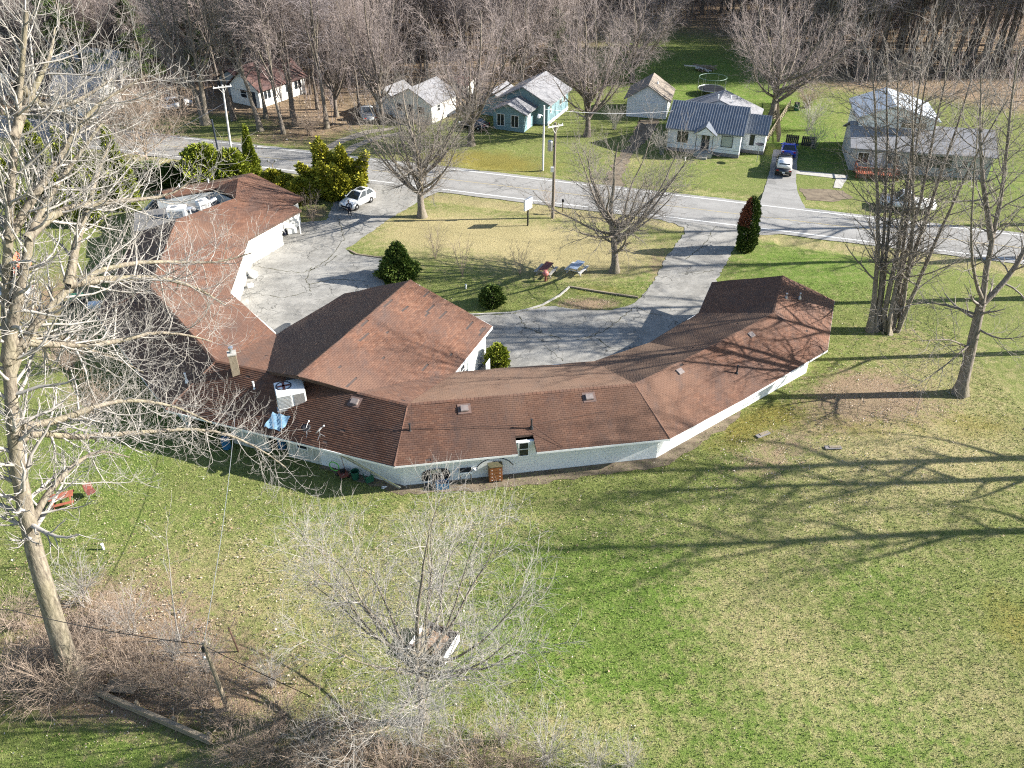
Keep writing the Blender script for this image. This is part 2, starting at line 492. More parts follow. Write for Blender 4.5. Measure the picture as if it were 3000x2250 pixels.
def zones(X, Y):
    dry = np.clip(0.95 * blob(X, Y, 2, 75, 15, 5.5, -0.25) + 0.5 * blob(X, Y, -9, 76, 6, 6) + 0.5 * blob(X, Y, 5, 69, 9, 4) + 0.75 * blob(X, Y, 26, 42, 11, 6) + 0.6 * blob(X, Y, 13, 27, 4, 6, 0.5) + 0.5 * blob(X, Y, 22, 24, 5, 5) + 0.35 * blob(X, Y, 18, 34, 9, 4) + 0.5 * blob(X, Y, 32, 52, 7, 7) + 0.5 * blob(X, Y, 4, 22, 6, 3) + 0.40 * blob(X, Y, -8, 30, 8, 7) + 0.45 * blob(X, Y, -18, 31, 8, 6) + 0.3 * blob(X, Y, 0, 36, 9, 2) + 0.4 * blob(X, Y, 14, 97, 4, 5) + 0.3 * blob(X, Y, 24, 97, 8, 3), 0, 1)
    verge = np.exp(-((road_n(X, Y) + 1.8) / 1.3) ** 2) + 0.6 * np.exp(-((road_n(X, Y) - 8.2) / 1.2) ** 2)
    dry = np.clip(dry + 0.7 * verge, 0, 1)
    lf = lawn_far(X, Y)
    litter = sstep(98, 112, Y - 0.1 * X) * (1 - lf) * (road_n(X, Y) > 7.5)
    litter = litter + 0.75 * blob(X, Y, 24.5, 48.5, 5, 3.5, 0.6) + 0.6 * blob(X, Y, 17, 42, 5, 2.2, 0.6) + 0.75 * blob(X, Y, -18.5, 26.3, 7, 3.2) + 0.35 * blob(X, Y, -21, 31, 5, 4) + 0.5 * blob(X, Y, 28.5, 48, 5, 3.5) + 0.4 * blob(X, Y, 31, 57, 4, 3) + 0.8 * blob(X, Y, -16, 24.3, 7, 1.6) + 0.5 * blob(X, Y, -22, 27, 5, 4) + 0.8 * blob(X, Y, -8, 20.5, 8, 2.2) + 1.0 * blob(X, Y, 6.5, 62, 3.0, 1.2) + 0.6 * blob(X, Y, 13.5, 69, 1.2, 5, -0.2) + 0.5 * blob(X, Y, -30, 84, 6, 4) + 0.7 * blob(X, Y, -20.5, 81, 1.8, 3) + 0.7 * blob(X, Y, -40, 62, 6, 8) + 0.6 * blob(X, Y, -4, 26.5, 2, 1.5)
    litter = np.clip(litter, 0, 1)
    moss = np.clip(0.95 * blob(X, Y, -3, 96.5, 9, 4, -0.3) + 0.9 * blob(X, Y, 16.5, 45, 4.5, 1.6, 0.65) + 0.7 * blob(X, Y, 23, 45.5, 4, 2) + 0.6 * blob(X, Y, 32, 45, 4, 2) + 0.5 * blob(X, Y, 8, 64.5, 3, 1) + 0.7 * blob(X, Y, 27, 27, 2.5, 4, 0.4) + 0.5 * blob(X, Y, 32, 100, 2.5, 3), 0, 1)
    lush = np.clip(1.0 * blob(X, Y, 4, 29, 8, 6, 0.5) + 0.9 * blob(X, Y, 9, 24, 6, 5) + 0.8 * blob(X, Y, 19, 23, 4, 4) + 0.6 * blob(X, Y, 20, 31, 4, 3) + 0.9 * blob(X, Y, 27, 68, 8, 6) + 0.8 * blob(X, Y, -26, 44, 5, 9) + 1.1 * blob(X, Y, 30, 126, 14, 26) + 0.7 * blob(X, Y, 37, 102, 6, 10) + 0.5 * blob(X, Y, -10, 35, 8, 2.5) + 0.6 * blob(X, Y, 12, 66.5, 3, 2) + 0.6 * blob(X, Y, -19, 21.0, 5, 2.4) + 0.5 * blob(X, Y, 55, 92, 10, 12), 0, 1)
    return dry, litter, moss, lush

gx = np.concatenate([np.linspace(-420, -150, 12)[:-1], np.linspace(-150, -48, 40)[:-1], np.linspace(-48, 48, 180), np.linspace(48, 150, 40)[1:], np.linspace(150, 420, 12)[1:]])
gy = np.concatenate([np.linspace(-80, 14, 10)[:-1], np.linspace(14, 112, 180), np.linspace(112, 215, 60)[1:], np.linspace(215, 900, 14)[1:]])
GX, GY = np.meshgrid(gx, gy)
def ground_z(X, Y):
    n_ = road_n(X, Y); s_ = road_s(X, Y)
    dit = np.exp(-((n_ + 2.5) / 0.8) ** 2) * ((s_ > -12) & (s_ < 12) | (s_ > 28))
    dit = dit + 0.8 * np.exp(-((n_ - 8.6) / 0.7) ** 2) * ((s_ > -8) & (s_ < 26) | (s_ > 60) | (s_ < -34) )
    far = sstep(130, 220, Y) * 0.6
    return -0.30 * dit + 0.012 * np.sin(X * 0.7 + 1) * np.sin(Y * 0.55) + far - 0.035
GZ = ground_z(GX, GY)
NX, NY = len(gx), len(gy)
idx = np.arange(NX * NY).reshape(NY, NX)
F = np.stack([idx[:-1, :-1], idx[:-1, 1:], idx[1:, 1:], idx[1:, :-1]], -1).reshape(-1, 4)
V = np.stack([GX, GY, GZ], -1).reshape(-1, 3)
me = np_mesh("ground", V, F, smooth=True)
dz, lz, mz, uz = zones(GX.ravel(), GY.ravel())
ca = me.color_attributes.new("zone", 'FLOAT_COLOR', 'POINT')
ca.data.foreach_set("color", np.stack([dz, lz, mz, uz], -1).astype(np.float32).ravel())

def ground_mat():
    m, n, l, b = new_mat('lawn_and_leaf_litter')
    b.inputs["Roughness"].default_value = 0.95
    b.inputs["Specular IOR Level"].default_value = 0.1
    v = coords(n, l)
    a = attr(n, 'zone')
    sp = n.new("ShaderNodeSeparateColor"); l.new(a.outputs["Color"], sp.inputs[0])
    dry, lit, mos, lus = sp.outputs[0], sp.outputs[1], sp.outputs[2], a.outputs["Alpha"]
    fine = noise(n, l, v, 9.0, 3, 0.8)
    vfine = noise(n, l, v, 26.0, 1, 0.8)
    mid = noise(n, l, v, 1.4, 4, 0.75)
    mid2 = noise(n, l, v, 0.55, 4, 0.7)
    big = noise(n, l, v, 0.16, 2, 0.6)
    green = ramp(n, l, fine, [(0.25, (0.070, 0.095, 0.022)), (0.5, (0.150, 0.180, 0.050)), (0.78, (0.260, 0.270, 0.095))])
    lushc = ramp(n, l, fine, [(0.25, (0.050, 0.095, 0.014)), (0.5, (0.115, 0.180, 0.032)), (0.78, (0.200, 0.255, 0.062))])
    tan = ramp(n, l, fine, [(0.25, (0.19, 0.155, 0.075)), (0.5, (0.34, 0.285, 0.145)), (0.78, (0.47, 0.41, 0.23))])
    leafc = ramp(n, l, vfine, [(0.28, (0.10, 0.065, 0.04)), (0.48, (0.225, 0.155, 0.10)), (0.62, (0.34, 0.25, 0.17)), (0.75, (0.48, 0.40, 0.31))])
    mossc = ramp(n, l, fine, [(0.25, (0.11, 0.095, 0.022)), (0.55, (0.215, 0.185, 0.045)), (0.8, (0.29, 0.26, 0.09))])
    def wt(z, nz, lo, hi, amt=1.0):
        s_ = mth(n, l, 'ADD', z, mth(n, l, 'MULTIPLY', mth(n, l, 'SUBTRACT', nz, 0.5), amt))
        return ramp(n, l, s_, [(lo, g(0)), (hi, g(1))])
    col = mix(n, l, wt(lus, mid2, 0.15, 0.75), green, lushc)
    col = mix(n, l, mth(n, l, 'MULTIPLY', ramp(n, l, mid, [(0.48, g(0)), (0.72, g(1))]), 0.5), col, tan)
    col = mix(n, l, wt(dry, mid, 0.2, 0.8, 1.3), col, tan)
    col = mix(n, l, wt(mos, mid2, 0.25, 0.8), col, mossc)
    col = mix(n, l, wt(lit, mid, 0.3, 0.75, 1.2), col, leafc)
    col = mix(n, l, mth(n, l, 'MULTIPLY', ramp(n, l, big, [(0.4, g(0)), (0.65, g(1))]), 0.22), col, (0.10, 0.10, 0.04))
    l.new(col, b.inputs["Base Color"])
    h = mth(n, l, 'ADD', fine, mth(n, l, 'MULTIPLY', vfine, 0.6))
    bump(n, l, b, h, 0.9, 0.09)
    return m
M['ground'] = ground_mat()
tag(link_mesh("ground", me, M['ground']), kind="structure")

def asphalt(name, c1, c2, crack=1.0, scale=0.35, lanes=False):
    m, n, l, b = new_mat(name)
    b.inputs["Roughness"].default_value = 0.9
    b.inputs["Specular IOR Level"].default_value = 0.25
    v = coords(n, l)
    w = n.new("ShaderNodeTexNoise"); w.inputs["Scale"].default_value = 0.9; w.inputs["Detail"].default_value = 3
    l.new(v, w.inputs["Vector"])
    wv = mix(n, l, 1.0, v, mix(n, l, 1.0, w.outputs["Color"], (1.6, 1.6, 1.6), 'MULTIPLY'), 'ADD')
    col = ramp(n, l, noise(n, l, v, 0.5, 4, 0.72), [(0.3, c1), (0.72, c2)])
    col = mix(n, l, mth(n, l, 'MULTIPLY', ramp(n, l, noise(n, l, v, 22, 2, 0.8), [(0.4, g(0)), (0.7, g(1))]), 0.4), col, tuple(x * 0.55 for x in c1))
    def cracks(sc, width, strength, col):
        vo = n.new("ShaderNodeTexVoronoi"); vo.feature = 'DISTANCE_TO_EDGE'
        vo.inputs["Scale"].default_value = sc
        l.new(wv, vo.inputs["Vector"])
        fac = ramp(n, l, vo.outputs["Distance"], [(0.0, g(strength)), (width, g(0))])
        gate = ramp(n, l, noise(n, l, v, 0.35 if sc < 0.5 else 0.6, 3), [(0.44, g(0)), (0.56, g(1))])
        return mix(n, l, mth(n, l, 'MULTIPLY', fac, gate), col, (0.05, 0.05, 0.045))
    if crack:
        pat = ramp(n, l, noise(n, l, wv, 0.45, 4, 0.75), [(0.46, g(0)), (0.6, g(0.55 * crack)), (0.66, g(0.1 * crack))])
        col = mix(n, l, pat, col, tuple(x * 0.42 for x in c1))
        col = cracks(scale, 0.02, 0.95 * crack, col)
        col = cracks(scale * 2.3, 0.018, 0.6 * crack, col)
    if lanes:
        mp = n.new("ShaderNodeMapping"); mp.inputs["Rotation"].default_value = (0, 0, math.radians(17.54)); l.new(v, mp.inputs[0])
        m2 = n.new("ShaderNodeMapping"); m2.inputs["Scale"].default_value = (0.012, 0.75, 1); l.new(mp.outputs[0], m2.inputs[0])
        st = noise(n, l, m2.outputs[0], 1.0, 3, 0.6)
        col = mix(n, l, ramp(n, l, st, [(0.4, g(0)), (0.62, g(0.55))]), col, tuple(x * 0.62 for x in c1))
    l.new(col, b.inputs["Base Color"])
    bump(n, l, b, noise(n, l, v, 30, 1), 0.4, 0.02)
    return m
M['asphalt'] = asphalt('weathered_drive_asphalt', (0.34, 0.325, 0.295), (0.20, 0.195, 0.18), 1.0)
M['road'] = asphalt('road_asphalt', (0.31, 0.30, 0.285), (0.255, 0.25, 0.235), 0.45, 0.12, True)
M['gravel'] = simple('gravel_drive', (0.36, 0.32, 0.26), (0.22, 0.19, 0.15), 3, 0.95, 0.5, 30)
M['roadpaint'] = simple('road_paint_white', (0.72, 0.72, 0.70), (0.5, 0.5, 0.48), 6, 0.6)
M['roadyellow'] = simple('road_paint_yellow', (0.42, 0.33, 0.14), (0.33, 0.29, 0.2), 6, 0.6)
M['tar'] = simple('tar_seal', (0.05, 0.05, 0.05), None, 6, 0.5)

def dense(poly, step=0.8, jit=0.07, seed=1):
    r = random.Random(seed); out = []
    for i in range(len(poly)):
        a = np.array(poly[i], float); b_ = np.array(poly[(i + 1) % len(poly)], float)
        k = max(1, int(np.linalg.norm(b_ - a) / step))
        for j in range(k):
            p = a + (b_ - a) * j / k
            out.append((p[0] + r.uniform(-jit, jit), p[1] + r.uniform(-jit, jit)))
    return out
def sheet(name, poly, z, m, parent=None, kind="structure"):
    bm = bmesh.new()
    vs = [bm.verts.new((x, y, z)) for x, y in poly]
    f = bm.faces.new(vs)
    bm.normal_update()
    if f.normal.z < 0: f.normal_flip()
    bmesh.ops.triangulate(bm, faces=[f])
    me = bpy.data.meshes.new(name); bm.to_mesh(me); bm.free()
    return link_mesh(name, me, M[m], parent, kind)

def road_strip(s0, s1, n0, n1, jit=0.0, step=3.0, seed=3):
    r = random.Random(seed)
    k = int(abs(s1 - s0) / step) + 1
    a = [road_pt(s0 + (s1 - s0) * i / k, n0 + r.uniform(-jit, jit)) for i in range(k + 1)]
    b_ = [road_pt(s1 + (s0 - s1) * i / k, n1 + r.uniform(-jit, jit)) for i in range(k + 1)]
    return a + b_
road = sheet("road", road_strip(-220, 220, -0.75, 6.75, 0.10, 1.5), 0.012, 'road')
def rline(name, s0, s1, n0, w, m, z=0.017):
    return sheet(name, road_strip(s0, s1, n0, n0 + w, 0.012, 4.0), z, m, road, None)
rline("edge_line", -220, 220, 0.0, 0.16, 'roadpaint')
rline("edge_line", -220, 220, 6.05, 0.15, 'roadpaint')
rline("center_line", -220, 220, 2.98, 0.11, 'roadyellow')
def tar_seam(pts, w=0.07):
    a = [road_pt(s_, n_) for s_, n_ in pts]; b_ = [(x + w, y) for x, y in a][::-1]
    sheet("crack_seal", a + b_, 0.0165, 'tar', road, None)
tar_seam([(-3.2, 0.3), (-2.4, 1.5), (-2.0, 2.9)]); tar_seam([(-0.6, 3.3), (0.5, 4.8), (1.2, 5.8)])
tar_seam([(-34, 0.4), (-32.4, 2.2), (-31.0, 3.6)]); tar_seam([(13, 0.2), (14.5, 2.6), (15, 5.6)]); tar_seam([(-50, 0.3), (-49, 3), (-48, 5.8)])

left_drive = [(-7.6, 87.6), (-9.48, 85.2), (-10.39, 83.47), (-12.37, 80.17), (-14.53, 75.61), (-15.92, 72.6), (-15.3, 71.5), (-11.81, 70.57), (-11.44, 66.15), (-10.5, 61), (-9, 57), (-14, 49), (-22, 56), (-27, 62), (-27, 72), (-23, 78.5), (-21.0, 78.9), (-18.99, 79.4), (-19.1, 83.29), (-19.4, 87.09), (-20.5, 91.2)]
sheet("courtyard_asphalt", dense(left_drive, 0.35, 0.12, 2), -0.004, 'asphalt')
right_drive = [(-3.05, 59.98), (-0.09, 60.23), (2.56, 61.45), (3.3, 61.6), (5.78, 61.0), (8.07, 60.85), (10.19, 61.7), (10.99, 62.8), (12.04, 64.68), (13.37, 67.6), (14.65, 71.08), (15.64, 73.07), (17.07, 76.01), (17.3, 77.63), (16.4, 78.6), (14.2, 80.2), (26.5, 76.0), (23.9, 75.7), (22.13, 74.4), (20.63, 71.15), (18.39, 66.28), (16.9, 62), (13.5, 54), (5, 48), (-5, 46.5), (-10, 50), (-8, 57)]
sheet("driveway_asphalt", dense(right_drive, 0.35, 0.12, 4), -0.004, 'asphalt')
sheet("neighbour_driveway", dense([(26.3, 83.0), (27.09, 85.15), (30.02, 93.32), (32.3, 100.5), (35.4, 100.6), (33.84, 95.55), (32.2, 90.2), (31.6, 87.6), (31.2, 84.6), (31.0, 81.8)], 0.7, 0.05, 6), -0.004, 'road')
sheet("gravel_apron", dense([(31.9, 87.9), (35.2, 87.6), (36.6, 87.2), (37.0, 85.2), (34.6, 84.2), (31.8, 84.6)], 0.6, 0.15, 6), -0.010, 'dirt')
sheet("front_walk", dense([(32.7, 92.4), (33.2, 93.5), (38.6, 91.9), (38.2, 90.8), (36.6, 87.9), (35.8, 88.2), (37.0, 90.9)], 0.7, 0.03, 6), -0.001, 'concrete')
sheet("gravel_track", dense([(-24.5, 98.9), (-21.9, 104.75), (-19.2, 107.8), (-15.4, 109.4), (-15.6, 108.3), (-18.4, 106.6), (-20.9, 103.6), (-23.2, 98.5)], 0.7, 0.12, 8), -0.005, 'gravel')
sheet("gravel_track", dense([(-21.6, 98.1), (-19.9, 102.6), (-17.5, 105.6), (-14.4, 107.4), (-14.6, 106.3), (-17.0, 104.6), (-18.9, 101.8), (-20.2, 97.7)], 0.7, 0.12, 9), -0.005, 'gravel')
sheet("garage_track", dense([(10.2, 88.3), (11.8, 95), (14.8, 103), (17.4, 112.6), (20.2, 112.4), (17.6, 105), (14.6, 98.5), (12.6, 92), (12.6, 87.8)], 0.5, 0.32, 5), -0.012, 'dirt')
sheet("dirt_strip", dense([(-12.5, 40.5), (-6.8, 38.1), (-3, 38.3), (9.7, 40.6), (16, 45.9), (16.2, 46.8), (9.2, 41.9), (-6.7, 39.3), (-12, 41.3)], 0.5, 0.16, 5), -0.012, 'dirt')
sheet("door_pad", dense([(-1.2, 49.4), (0.6, 50.0), (0.9, 51.0), (-0.2, 51.6), (-1.9, 51.0)], 0.6, 0.05, 5), 0.03, 'concrete')

M['crackfill'] = simple('weedy_crack', (0.045, 0.042, 0.035), (0.09, 0.085, 0.04), 3, 0.95)
def crack(pts, par, seed, w=0.11):
    r = random.Random(seed); a = []; b_ = []
    for (x0, y0), (x1, y1) in zip(pts[:-1], pts[1:]):
        L = math.hypot(x1 - x0, y1 - y0); k = max(2, int(L / 0.3)); nx, ny = -(y1 - y0) / L, (x1 - x0) / L
        for i in range(k):
            t = i / k; j = r.gauss(0, 0.07); ww = w * r.uniform(0.25, 1.0)
            cx, cy = x0 + (x1 - x0) * t + nx * j, y0 + (y1 - y0) * t + ny * j
            a.append((cx + nx * ww / 2, cy + ny * ww / 2)); b_.append((cx - nx * ww / 2, cy - ny * ww / 2))
    mb = MB(); n_ = len(a)
    mb.add([(x, y, 0.001) for x, y in a] + [(x, y, 0.001) for x, y in b_], [(i, i + 1, n_ + i + 1, n_ + i) for i in range(n_ - 1)])
    mb.build("crack", 'crackfill', par)
ca_, da_ = bpy.data.objects["courtyard_asphalt"], bpy.data.objects["driveway_asphalt"]
for i, (p_, q_) in enumerate((([(0.7, 59.85), (1.06, 58.23), (1.92, 57.38), (3.39, 56.67), (4.23, 56.08)], da_), ([(10.41, 61.4), (8.73, 59.09), (7.3, 57.38), (6.1, 56.43), (4.85, 56.08)], da_), ([(2.49, 55.39), (3.4, 53.94), (4.18, 52.86)], da_), ([(6.6, 56.43), (7.48, 55.28), (8.14, 54.6)], da_), ([(10.41, 61.4), (11.58, 60.36), (12.79, 59.85)], da_), ([(-23.98, 69.16), (-21.48, 68.23), (-19.23, 67.62), (-17.41, 69.16), (-16.24, 71.73)], ca_), ([(-17.69, 64.12), (-18.43, 66.42), (-18.55, 69.16)], ca_), ([(-21.74, 63.56), (-19.6, 63.01), (-17.69, 64.12)], ca_), ([(-17.94, 79.74), (-16.43, 74.83), (-17.29, 70.36), (-18.65, 67.6)], ca_), ([(16.33, 70.36), (18.49, 73.29), (21.46, 79.74)], da_), ([(15.08, 67.6), (17.1, 67.6), (18.79, 68.28)], da_), ([(-13, 66), (-16, 66.5), (-18.5, 65.2)], ca_))):
    crack(p_, q_, i + 5)
def kerb_run(name, pts, w=0.14, h=0.12, m='concrete', label=None):
    mb = MB()
    for a, b_ in zip(pts[:-1], pts[1:]):
        mb.beam((a[0], a[1], h / 2 - 0.02), (b_[0], b_[1], h / 2 - 0.02), w, h)
    return tag(mb.build(name, m), kind="structure")
kerb_run("kerb", [(-3.4, 60.05), (-3.05, 60.08), (-0.09, 60.35), (1.3, 60.9), (2.56, 61.65), (4.15, 63.36), (5.09, 64.91)])
kerb_run("kerb", [(5.12, 64.91), (7.76, 63.97), (10.9, 62.98)], 0.16, 0.14, 'oldwood')
kerb_run("kerb", [(-15.6, 72.35), (-14.7, 71.42), (-13.3, 71.0), (-11.9, 70.6)], 0.14, 0.1, 'oldwood')

# ---- fallen leaves and grass blades: real little faces, uncountable
def scatter(n_, box, wfun, seed):
    r = np.random.default_rng(seed)
    x = r.uniform(box[0], box[1], n_ * 6); y = r.uniform(box[2], box[3], n_ * 6)
    w = wfun(x, y)
    k = r.random(n_ * 6) < w
    x, y = x[k][:n_], y[k][:n_]
    return x, y, r

def in_poly(x, y, poly):
    ins = np.zeros(len(x), bool)
    P = np.array(poly)
    for i in range(len(P)):
        x1, y1 = P[i]; x2, y2 = P[(i + 1) % len(P)]
        cond = ((y1 > y) != (y2 > y)) & (x < (x2 - x1) * (y - y1) / (y2 - y1 + 1e-12) + x1)
        ins ^= cond
    return ins
MOTEL_FOOT = [(-22.3, 44.3), (-6.8, 38.8), (9.5, 41.4), (22.5, 51.6), (25.3, 58.5), (17, 61), (14, 56.5), (6, 49.8), (-1.5, 49), (0, 53.5), (-13, 59), (-17, 53.5), (-23, 60), (-24.5, 69.5), (-21, 79), (-28, 86), (-37, 78), (-34, 57)]
def no_hard(x, y):
    return ~(in_poly(x, y, left_drive) | in_poly(x, y, right_drive) | in_poly(x, y, MOTEL_FOOT))

_cl = np.random.default_rng(99)
_ca = [(_cl.uniform(0.4, 2.2), _cl.uniform(0, 6.28), _cl.uniform(0, 6.28)) for _ in range(14)]
def clump(x, y):
    f = sum(np.sin(k * (x * math.cos(a) + y * math.sin(a)) * 2.2 + p) for k, a, p in _ca) / 2.6
    return np.clip(0.35 + 0.5 * f, 0.02, 1.0)
def leaf_w(x, y):
    w = 0.75 * blob(x, y, -12, 33, 10, 5) + 0.75 * blob(x, y, -18, 27.5, 9, 5) + 0.7 * blob(x, y, 28.5, 48, 5, 3.5) + 0.35 * blob(x, y, 1, 35.5, 10, 3) + 0.8 * blob(x, y, 16, 41.5, 6, 2.5, 0.6) + 0.85 * blob(x, y, 24.5, 48.5, 5, 4, 0.6) + 0.4 * blob(x, y, 22, 40, 8, 5) + 1.0 * blob(x, y, 6.5, 62, 3.2, 1.2) + 0.5 * blob(x, y, 13.4, 69, 0.9, 5, -0.2) + 0.9 * blob(x, y, -15, 24.6, 8, 2.2) + 0.6 * blob(x, y, -3, 27, 5, 3) + 0.5 * blob(x, y, -6, 21.5, 8, 2) + 0.5 * blob(x, y, -26, 32, 5, 6) + 0.6 * blob(x, y, -20.3, 80.5, 1.5, 3) + 0.02 + 0.25 * blob(x, y, -14, 78, 3, 4)
    return np.clip(w, 0, 1) * no_hard(x, y) * clump(x, y)
def fallen_leaves(n_, box, wf, seed, size=(0.05, 0.1), name="fallen_leaves", label=None):
    x, y, r = scatter(n_, box, wf, seed)
    k = len(x)
    s_ = np.clip(r.lognormal(math.log((size[0] + size[1]) / 2.3), 0.35, k), size[0] * 0.6, size[1] * 1.5)
    a = r.uniform(0, 6.28, k)
    ux = np.stack([np.cos(a), np.sin(a), r.normal(0, 0.35, k)], -1) * s_[:, None]
    uy = np.stack([-np.sin(a), np.cos(a), r.normal(0, 0.35, k)], -1) * (s_ * r.uniform(0.5, 0.9, k))[:, None]
    c = np.stack([x, y, ground_z(x, y) + 0.045 + r.uniform(0, 0.03, k)], -1)
    fold = np.stack([np.zeros(k), np.zeros(k), s_ * 0.4], -1)
    V = np.stack([c - ux * 0.5, c + uy * 0.5 + fold, c + ux * 0.5, c - uy * 0.5 + fold * 0.6], 1).reshape(-1, 3)
    F = np.arange(4 * k).reshape(k, 4)
    return tag(link_mesh(name, np_mesh(name, V, F, rnd=r.random(k)), M['leaf']), label, "leaves", kind="stuff")
fallen_leaves(24000, (-30, 36, 19.5, 66), leaf_w, 11, label="pale fallen leaves scattered over the lawns around the building")
fallen_leaves(9000, (-75, 75, 98, 150), lambda x, y: np.clip(sstep(100, 112, y - 0.1 * x) * (1 - lawn_far(x, y)), 0, 1) * 0.9, 12, (0.12, 0.25), label="brown leaf litter under the trees across the road")

def grass(n_, box, wf, seed, h=(0.05, 0.13)):
    x, y, r = scatter(n_, box, wf, seed)
    k = len(x)
    a = r.uniform(0, 6.28, k)
    w = r.uniform(0.012, 0.03, k)
    hh = r.uniform(h[0], h[1], k)
    lean = r.normal(0, 0.6, (k, 2)) * hh[:, None]
    b0 = np.stack([x, y, ground_z(x, y) - 0.01], -1)
    d = np.stack([np.cos(a) * w, np.sin(a) * w, np.zeros(k)], -1)
    tip = b0 + np.stack([lean[:, 0], lean[:, 1], hh], -1)
    V = np.stack([b0 - d, b0 + d, tip], 1).reshape(-1, 3)
    return tag(link_mesh("grass", np_mesh("grass", V, np.arange(3 * k).reshape(k, 3), rnd=r.random(k)), M['blade']), "short patchy spring grass of the lawns", "grass", kind="stuff")
def grass_w(x, y):
    d_, l_, m_, u_ = zones(x, y)
    return np.clip(1.0 - 0.75 * l_ - 0.3 * d_, 0.05, 1) * no_hard(x, y) * np.clip(1.25 - (y - 20) / 60, 0.2, 1)
grass(170000, (-30, 36, 19, 66), grass_w, 21)

# ------------------------------------------------------------------ bare tree generator (vectorised, level by level)
def _norm(a):
    return a / np.maximum(np.linalg.norm(a, axis=-1, keepdims=True), 1e-9)

def grow(start, d, L, r0, K, wob, trop, rg, tip=0.25, curl=0.0):
    N = len(start)
    P = np.zeros((N, K + 1, 3)); P[:, 0] = start
    d = _norm(d.copy())
    st = (L / K)[:, None]
    for i in range(K):
        d = _norm(d + rg.normal(0, wob, (N, 3)) + np.array([0, 0, trop + curl * i / K]))
        P[:, i + 1] = P[:, i] + d * st
    t = np.linspace(0, 1, K + 1)
    Rr = r0[:, None] * (1 - (1 - tip) * t[None, :])
    return P, Rr

def poly_branch(P, r0, r1, K):
    """resample an explicit polyline to K segments"""
    P = np.array(P, float)
    s_ = np.concatenate([[0], np.cumsum(np.linalg.norm(np.diff(P, axis=0), axis=1))])
    u = np.linspace(0, s_[-1], K + 1)
    Q = np.stack([np.interp(u, s_, P[:, i]) for i in range(3)], -1)
    for _ in range(2):
        Q[1:-1] = 0.25 * Q[:-2] + 0.5 * Q[1:-1] + 0.25 * Q[2:]
    t = np.linspace(0, 1, K + 1)
    return Q, r0 + (r1 - r0) * t ** 0.8, s_[-1]

def spawn(P, Rr, L, n, t0, t1, ang, rg, lratio, rratio, rmin, lshape=None, asd=0.18):
    N, K1, _ = P.shape
    cnt = rg.poisson(n, N) if not float(n).is_integer() else np.full(N, int(n))
    par = np.repeat(np.arange(N), cnt)
    m = len(par)
    j = np.concatenate([np.arange(c) for c in cnt]) if m else np.zeros(0)
    t = t0 + (t1 - t0) * (j + rg.random(m)) / np.maximum(cnt[par], 1)
    x = t * (K1 - 1); i = np.minimum(x.astype(int), K1 - 2); f = (x - i)[:, None]
    pos = P[par, i] * (1 - f) + P[par, i + 1] * f
    rad = Rr[par, i] * (1 - f[:, 0]) + Rr[par, i + 1] * f[:, 0]
    d = _norm(P[par, i + 1] - P[par, i])
    ref = np.where(np.abs(d[:, 2:3]) < 0.9, np.array([[0, 0, 1.0]]), np.array([[1.0, 0, 0]]))
    a = _norm(np.cross(d, ref)); b = np.cross(d, a)
    phi = j * 2.399 + rg.uniform(0, 6.28, N)[par] + rg.normal(0, 0.4, m)
    th = ang + rg.normal(0, asd, m)
    cd = d * np.cos(th)[:, None] + (a * np.cos(phi)[:, None] + b * np.sin(phi)[:, None]) * np.sin(th)[:, None]
    sh = lshape(t) if lshape is not None else (1 - 0.5 * t)
    ln = L[par] * lratio * sh * rg.uniform(0.7, 1.25, m)
    rr = np.maximum(np.minimum(rad * rratio, rad * 0.95), rmin)
    return pos, cd, ln, rr

def tubes(P, Rr, S):
    N, K1, _ = P.shape
    T = np.empty_like(P)
    T[:, 1:-1] = P[:, 2:] - P[:, :-2]; T[:, 0] = P[:, 1] - P[:, 0]; T[:, -1] = P[:, -1] - P[:, -2]
    T = _norm(T)
    m = _norm(T.mean(1))
    ref = np.where(np.abs(m[:, 2:3]) < 0.8, np.array([[0, 0, 1.0]]), np.array([[1.0, 0, 0]]))[:, None, :]
    A = _norm(np.cross(T, np.broadcast_to(ref, T.shape))); B = np.cross(T, A)
    q = np.linspace(0, 2 * np.pi, S, endpoint=False)
    ring = A[:, :, None, :] * np.cos(q)[None, None, :, None] + B[:, :, None, :] * np.sin(q)[None, None, :, None]
    V = (P[:, :, None, :] + ring * Rr[:, :, None, None]).reshape(-1, 3)
    base = np.arange(N * K1 * S).reshape(N, K1, S)
    a = base[:, :-1]; b = np.roll(base, -1, 2)[:, :-1]; c = np.roll(base, -1, 2)[:, 1:]; d = base[:, 1:]
    F = np.stack([a, b, c, d], -1).reshape(-1, 4)
    return V, F

def join(parts):
    Vs, Fs, o = [], [], 0
    for V, F in parts:
        Vs.append(V); Fs.append(F + o); o += len(V)
    return np.concatenate(Vs), np.concatenate(Fs)

